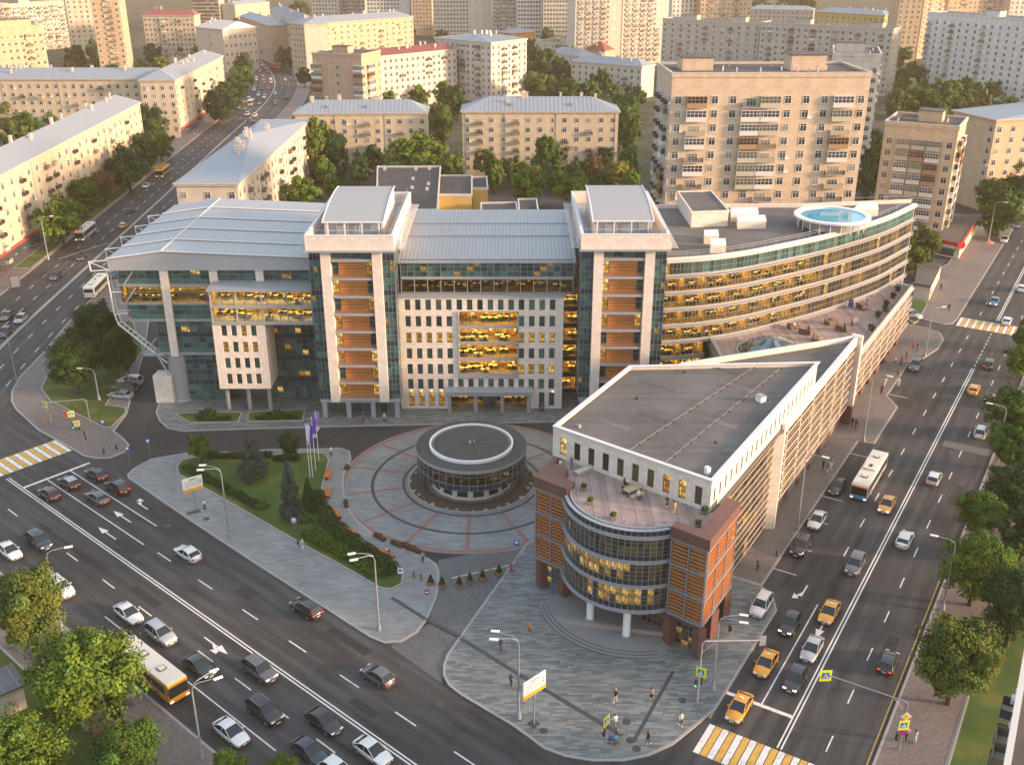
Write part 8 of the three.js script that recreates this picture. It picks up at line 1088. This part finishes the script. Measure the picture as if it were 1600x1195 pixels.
const PEOPLE = [
  ['person in orange top and black skirt walking across the forecourt', 2.1,-99.1, -0.6, 'walk', 'hoksk', { long: 1, skirt: 1 }], ['person in dark suit walking by the forecourt drain near the lamp', -1.3,-96.1, 0.6, 'walk', 'hnkkk', { sleeves: 1 }], ['person with dark jacket walking left of the forecourt lamp', -0.1,-89.8, 2.8, 'stroll', 'hnkkk', { sleeves: 1 }], ['fair haired person in black top with white shoes on the forecourt', 11.2,-87.4, -0.5, 'walk', 'ykksw', {}], ['person with long dark hair and black skirt on the forecourt', 15.1,-87.6, 2.6, 'walk', 'hpksk', { long: 1, skirt: 1 }], ['person in white shirt and grey trousers beside the yellow sign post', 10.8,-83.5, -2.5, 'walk', 'hwggk', {}], ['person in black carrying something white near the kerb', 13.9,-81, 2.2, 'walk', 'hkkkw', { sleeves: 1 }], ['person in white shirt and black skirt near the traffic light mast', 17.7,-83.7, 0.2, 'stroll', 'hwksw', { skirt: 1 }], ['person pushing a dark pram at the forecourt corner', 10.7,-81.4, 1.4, 'walk', 'hnggk', {}], ['person with black backpack under the mast arm', 25.7,-98.6, 2.6, 'walk', 'hkkgw', { sleeves: 1 }], ['person in grey on the avenue pavement behind the timber wing', 32.1,-112.4, 2.7, 'stroll', 'yggkk', {}],
  ['person in pink shirt walking on the right pavement', 40.6,-81.6, 3.0, 'walk', 'hpkkk', {}], ['person in pale blue dress walking on the right pavement', 41.3,-81.2, 3.0, 'stroll', 'hllsk', { long: 1, skirt: 1 }], ['person in white top standing below the first billboard', -44.4,-127.7, 2.9, 'stand', 'hwkkk', {}], ['person in dark top in the pair beside the garden hedge', -28.8,-117.1, 2.2, 'stroll', 'hnbbw', {}], ['person in white top in the pair beside the garden hedge', -28.3,-117.4, 2.3, 'stroll', 'hwbww', {}], ['person in pink top standing at the plaza edge by the bollards', -11.8,-114.2, 3, 'stand', 'hpkkk', {}], ['person in black walking on the bench walk near the flagpoles', -28.8,-144.3, 0.4, 'stroll', 'hwkkk', {}], ['person in white walking along the main forecourt', -21.8,-156.9, 1.57, 'walk', 'hwwnk', {}], ['person in red and dark clothes outside the left tower', -25.3,-156.9, -1.2, 'stroll', 'hrkkk', {}], ['left one of the dark pair by the main entrance', 4.9,-161, 0.2, 'stand', 'hkkkk', { sleeves: 1 }], ['right one of the dark pair by the main entrance', 5.4,-161, -0.2, 'stand', 'hnkkk', { sleeves: 1 }],
  ['person in black with white bag among three by the slatted facade', 48.3,-139.8, 2.4, 'stroll', 'hkkkk', {}], ['person in pale top among three by the slatted facade', 48.6,-138.6, 2.6, 'stroll', 'hgbww', {}], ['person in light jacket among three by the slatted facade', 49.3,-139.4, 2.6, 'walk', 'hwwww', {}], ['left one of the dark pair below the stone fin', 57.4,-154.9, 2.5, 'stroll', 'hkkkk', { sleeves: 1 }], ['right one of the dark pair below the stone fin', 57.8,-154.2, 2.5, 'stroll', 'hkgkk', { sleeves: 1 }], ['person in black dress on the kerb above the bus', 66.8,-168.3, 2.4, 'stand', 'hkkkk', { long: 1, skirt: 1 }], ['person in white on the pavement above the bus', 68.7,-172, 2.8, 'walk', 'hwwww', {}], ['person in white by the trio near the black parked car', 74,-182.1, -0.6, 'walk', 'hwkkw', {}], ['person in dark red of the trio near the black parked car', 75.2,-182.1, 2.6, 'walk', 'hrkkk', {}], ['person in dark grey of the trio near the black parked car', 77.1,-184.7, 2.6, 'walk', 'hgkkk', {}], ['left one of the pair by the side street corner', 80.6,-190.5, 0.3, 'stroll', 'hrkkk', {}], ['right one of the pair by the side street corner', 81,-189.5, 0.3, 'stroll', 'hkkkk', {}], ['person stepping off the kerb near the bay line', 72.5,-176.2, 2.2, 'walk', 'hgkkk', {}], ['person in white at the bay line beyond', 71.2,-172, 2.4, 'walk', 'hwwww', {}],
  ['person in red top on the left corner pavement', -76.5,-157.9, -0.4, 'stroll', 'hrrsk', { skirt: 1 }], ['person in dark clothes waiting by the left crossing signs', -73.1,-153.9, 2.4, 'stand', 'hkkkk', { sleeves: 1 }], ['person with bright bag beside the dark one at the crossing', -72.6,-153.7, 2.2, 'stand', 'hwgkk', {}], ['person in black near the left crossing kerb', -70.2,-150.1, 2.2, 'stand', 'hkkkk', {}], ['person in brown near the left corner kerb', -78.4,-156.2, -0.8, 'stroll', 'htttk', {}], ['second person in brown near the left corner kerb', -79.3,-155.9, -0.8, 'stroll', 'hoktk', {}], ['person by the red shop fascia on the left street corner', -131.7,-436.5, -0.8, 'stroll', 'hrnnk', {}], ['second person by the shop on the left street corner', -131.3,-427.5, -0.8, 'stroll', 'hwkkk', {}], ['person on the left street pavement near the poster', -125.3,-242.1, 0.9, 'stroll', 'hkkkk', {}], ['person far up the right avenue pavement', 100.2,-227.2, 2.6, 'stroll', 'hkkkk', {}], ['person beside the far zebra mast', 96.5,-213, 2.4, 'stand', 'hkkkk', {}],
];
for (const [lab, x, z, ry, pose, outfit, o] of PEOPLE) person(lab, x, z, ry, pose, outfit, o);
{ const Q = (a, b) => { const q = AB(a, b); return [q[0] + FO[0], q[1] + FO[1]]; }; person('person in black dress standing on the front terrace', ...Q(4.2, 7.2), 0.5, 'stand', 'hkksk', { y: 15.16, long: 1, skirt: 1 }); person('person in pale top beside the one in black on the front terrace', ...Q(3.6, 6), 3, 'stand', 'hytsk', { y: 15.16 }); person('person in black sitting at the front terrace table', ...Q(5.2, 13.6), 2, 'sit', 'hkkkk', { y: 15.16 }); person('person in white sitting at the front terrace table', ...Q(4, 11), 0.4, 'sit', 'hwkkk', { y: 15.16 }); person('second dark person sitting at the front terrace table', ...Q(3.9, 13.2), 1, 'sit', 'hnkkk', { y: 15.16 }); person('person standing by the long terrace bench', ...Q(5, 21.4), 0.5, 'stand', 'hbbbk', { y: 15.16 });
  for (const [lab, x, z, ry, of] of [['person in white sitting on the lounge seat by the glass', 51.3,-173.9, 0.3, 'hwggk'], ['dark person sitting beside the glass dome', 53.2,-171.6, 2.6, 'hkkkk'], ['dark person sitting on the long terrace seat', 60.2,-173.2, 2.2, 'hkkkk'], ['person in blue sitting in the middle of the terrace', 58.8,-176.6, 0.5, 'hbbbk']]) person(lab, x, z, ry, 'sit', of, { y: 10.75 }); person('dark person standing near the terrace parapet', 68.5,-186.6, 1, 'stand', 'hkkkk', { y: 10.63 }); person('person sitting on the bench near the lawn tip', -16.8,-116.2, 2.55 - 0.1, 'sit', 'hwkkk', {}); }
{ const g = thing('pram', 'small dark pram with blue hood on the forecourt corner', 'pram', [10.3, 0.13, -81.2], 1.2); mesh('basket', new RoundedBoxGeometry(0.42, 0.3, 0.8, 2, 0.08).translate(0, 0.65, 0), MAT.darkMetal, g); mesh('hood', new THREE.SphereGeometry(0.3, 14, 8, 0, 6.3, 0, 1.57).translate(0, 0.78, 0.18), std(C(0.03, 0.16, 0.28), 0.8), g); mesh('handle', tube([[-0.2, 0.7, -0.4], [-0.2, 1.02, -0.6], [0.2, 1.02, -0.6], [0.2, 0.7, -0.4]], 0.02), MAT.steel, g); for (const [x, z] of [[-0.22, -0.3], [0.22, -0.3], [-0.22, 0.3], [0.22, 0.3]]) mesh('wheel', new THREE.TorusGeometry(0.13, 0.025, 6, 16).rotateY(Math.PI / 2).translate(x, 0.16, z), MAT.rubber, g); }

renderer.render(scene, camera);
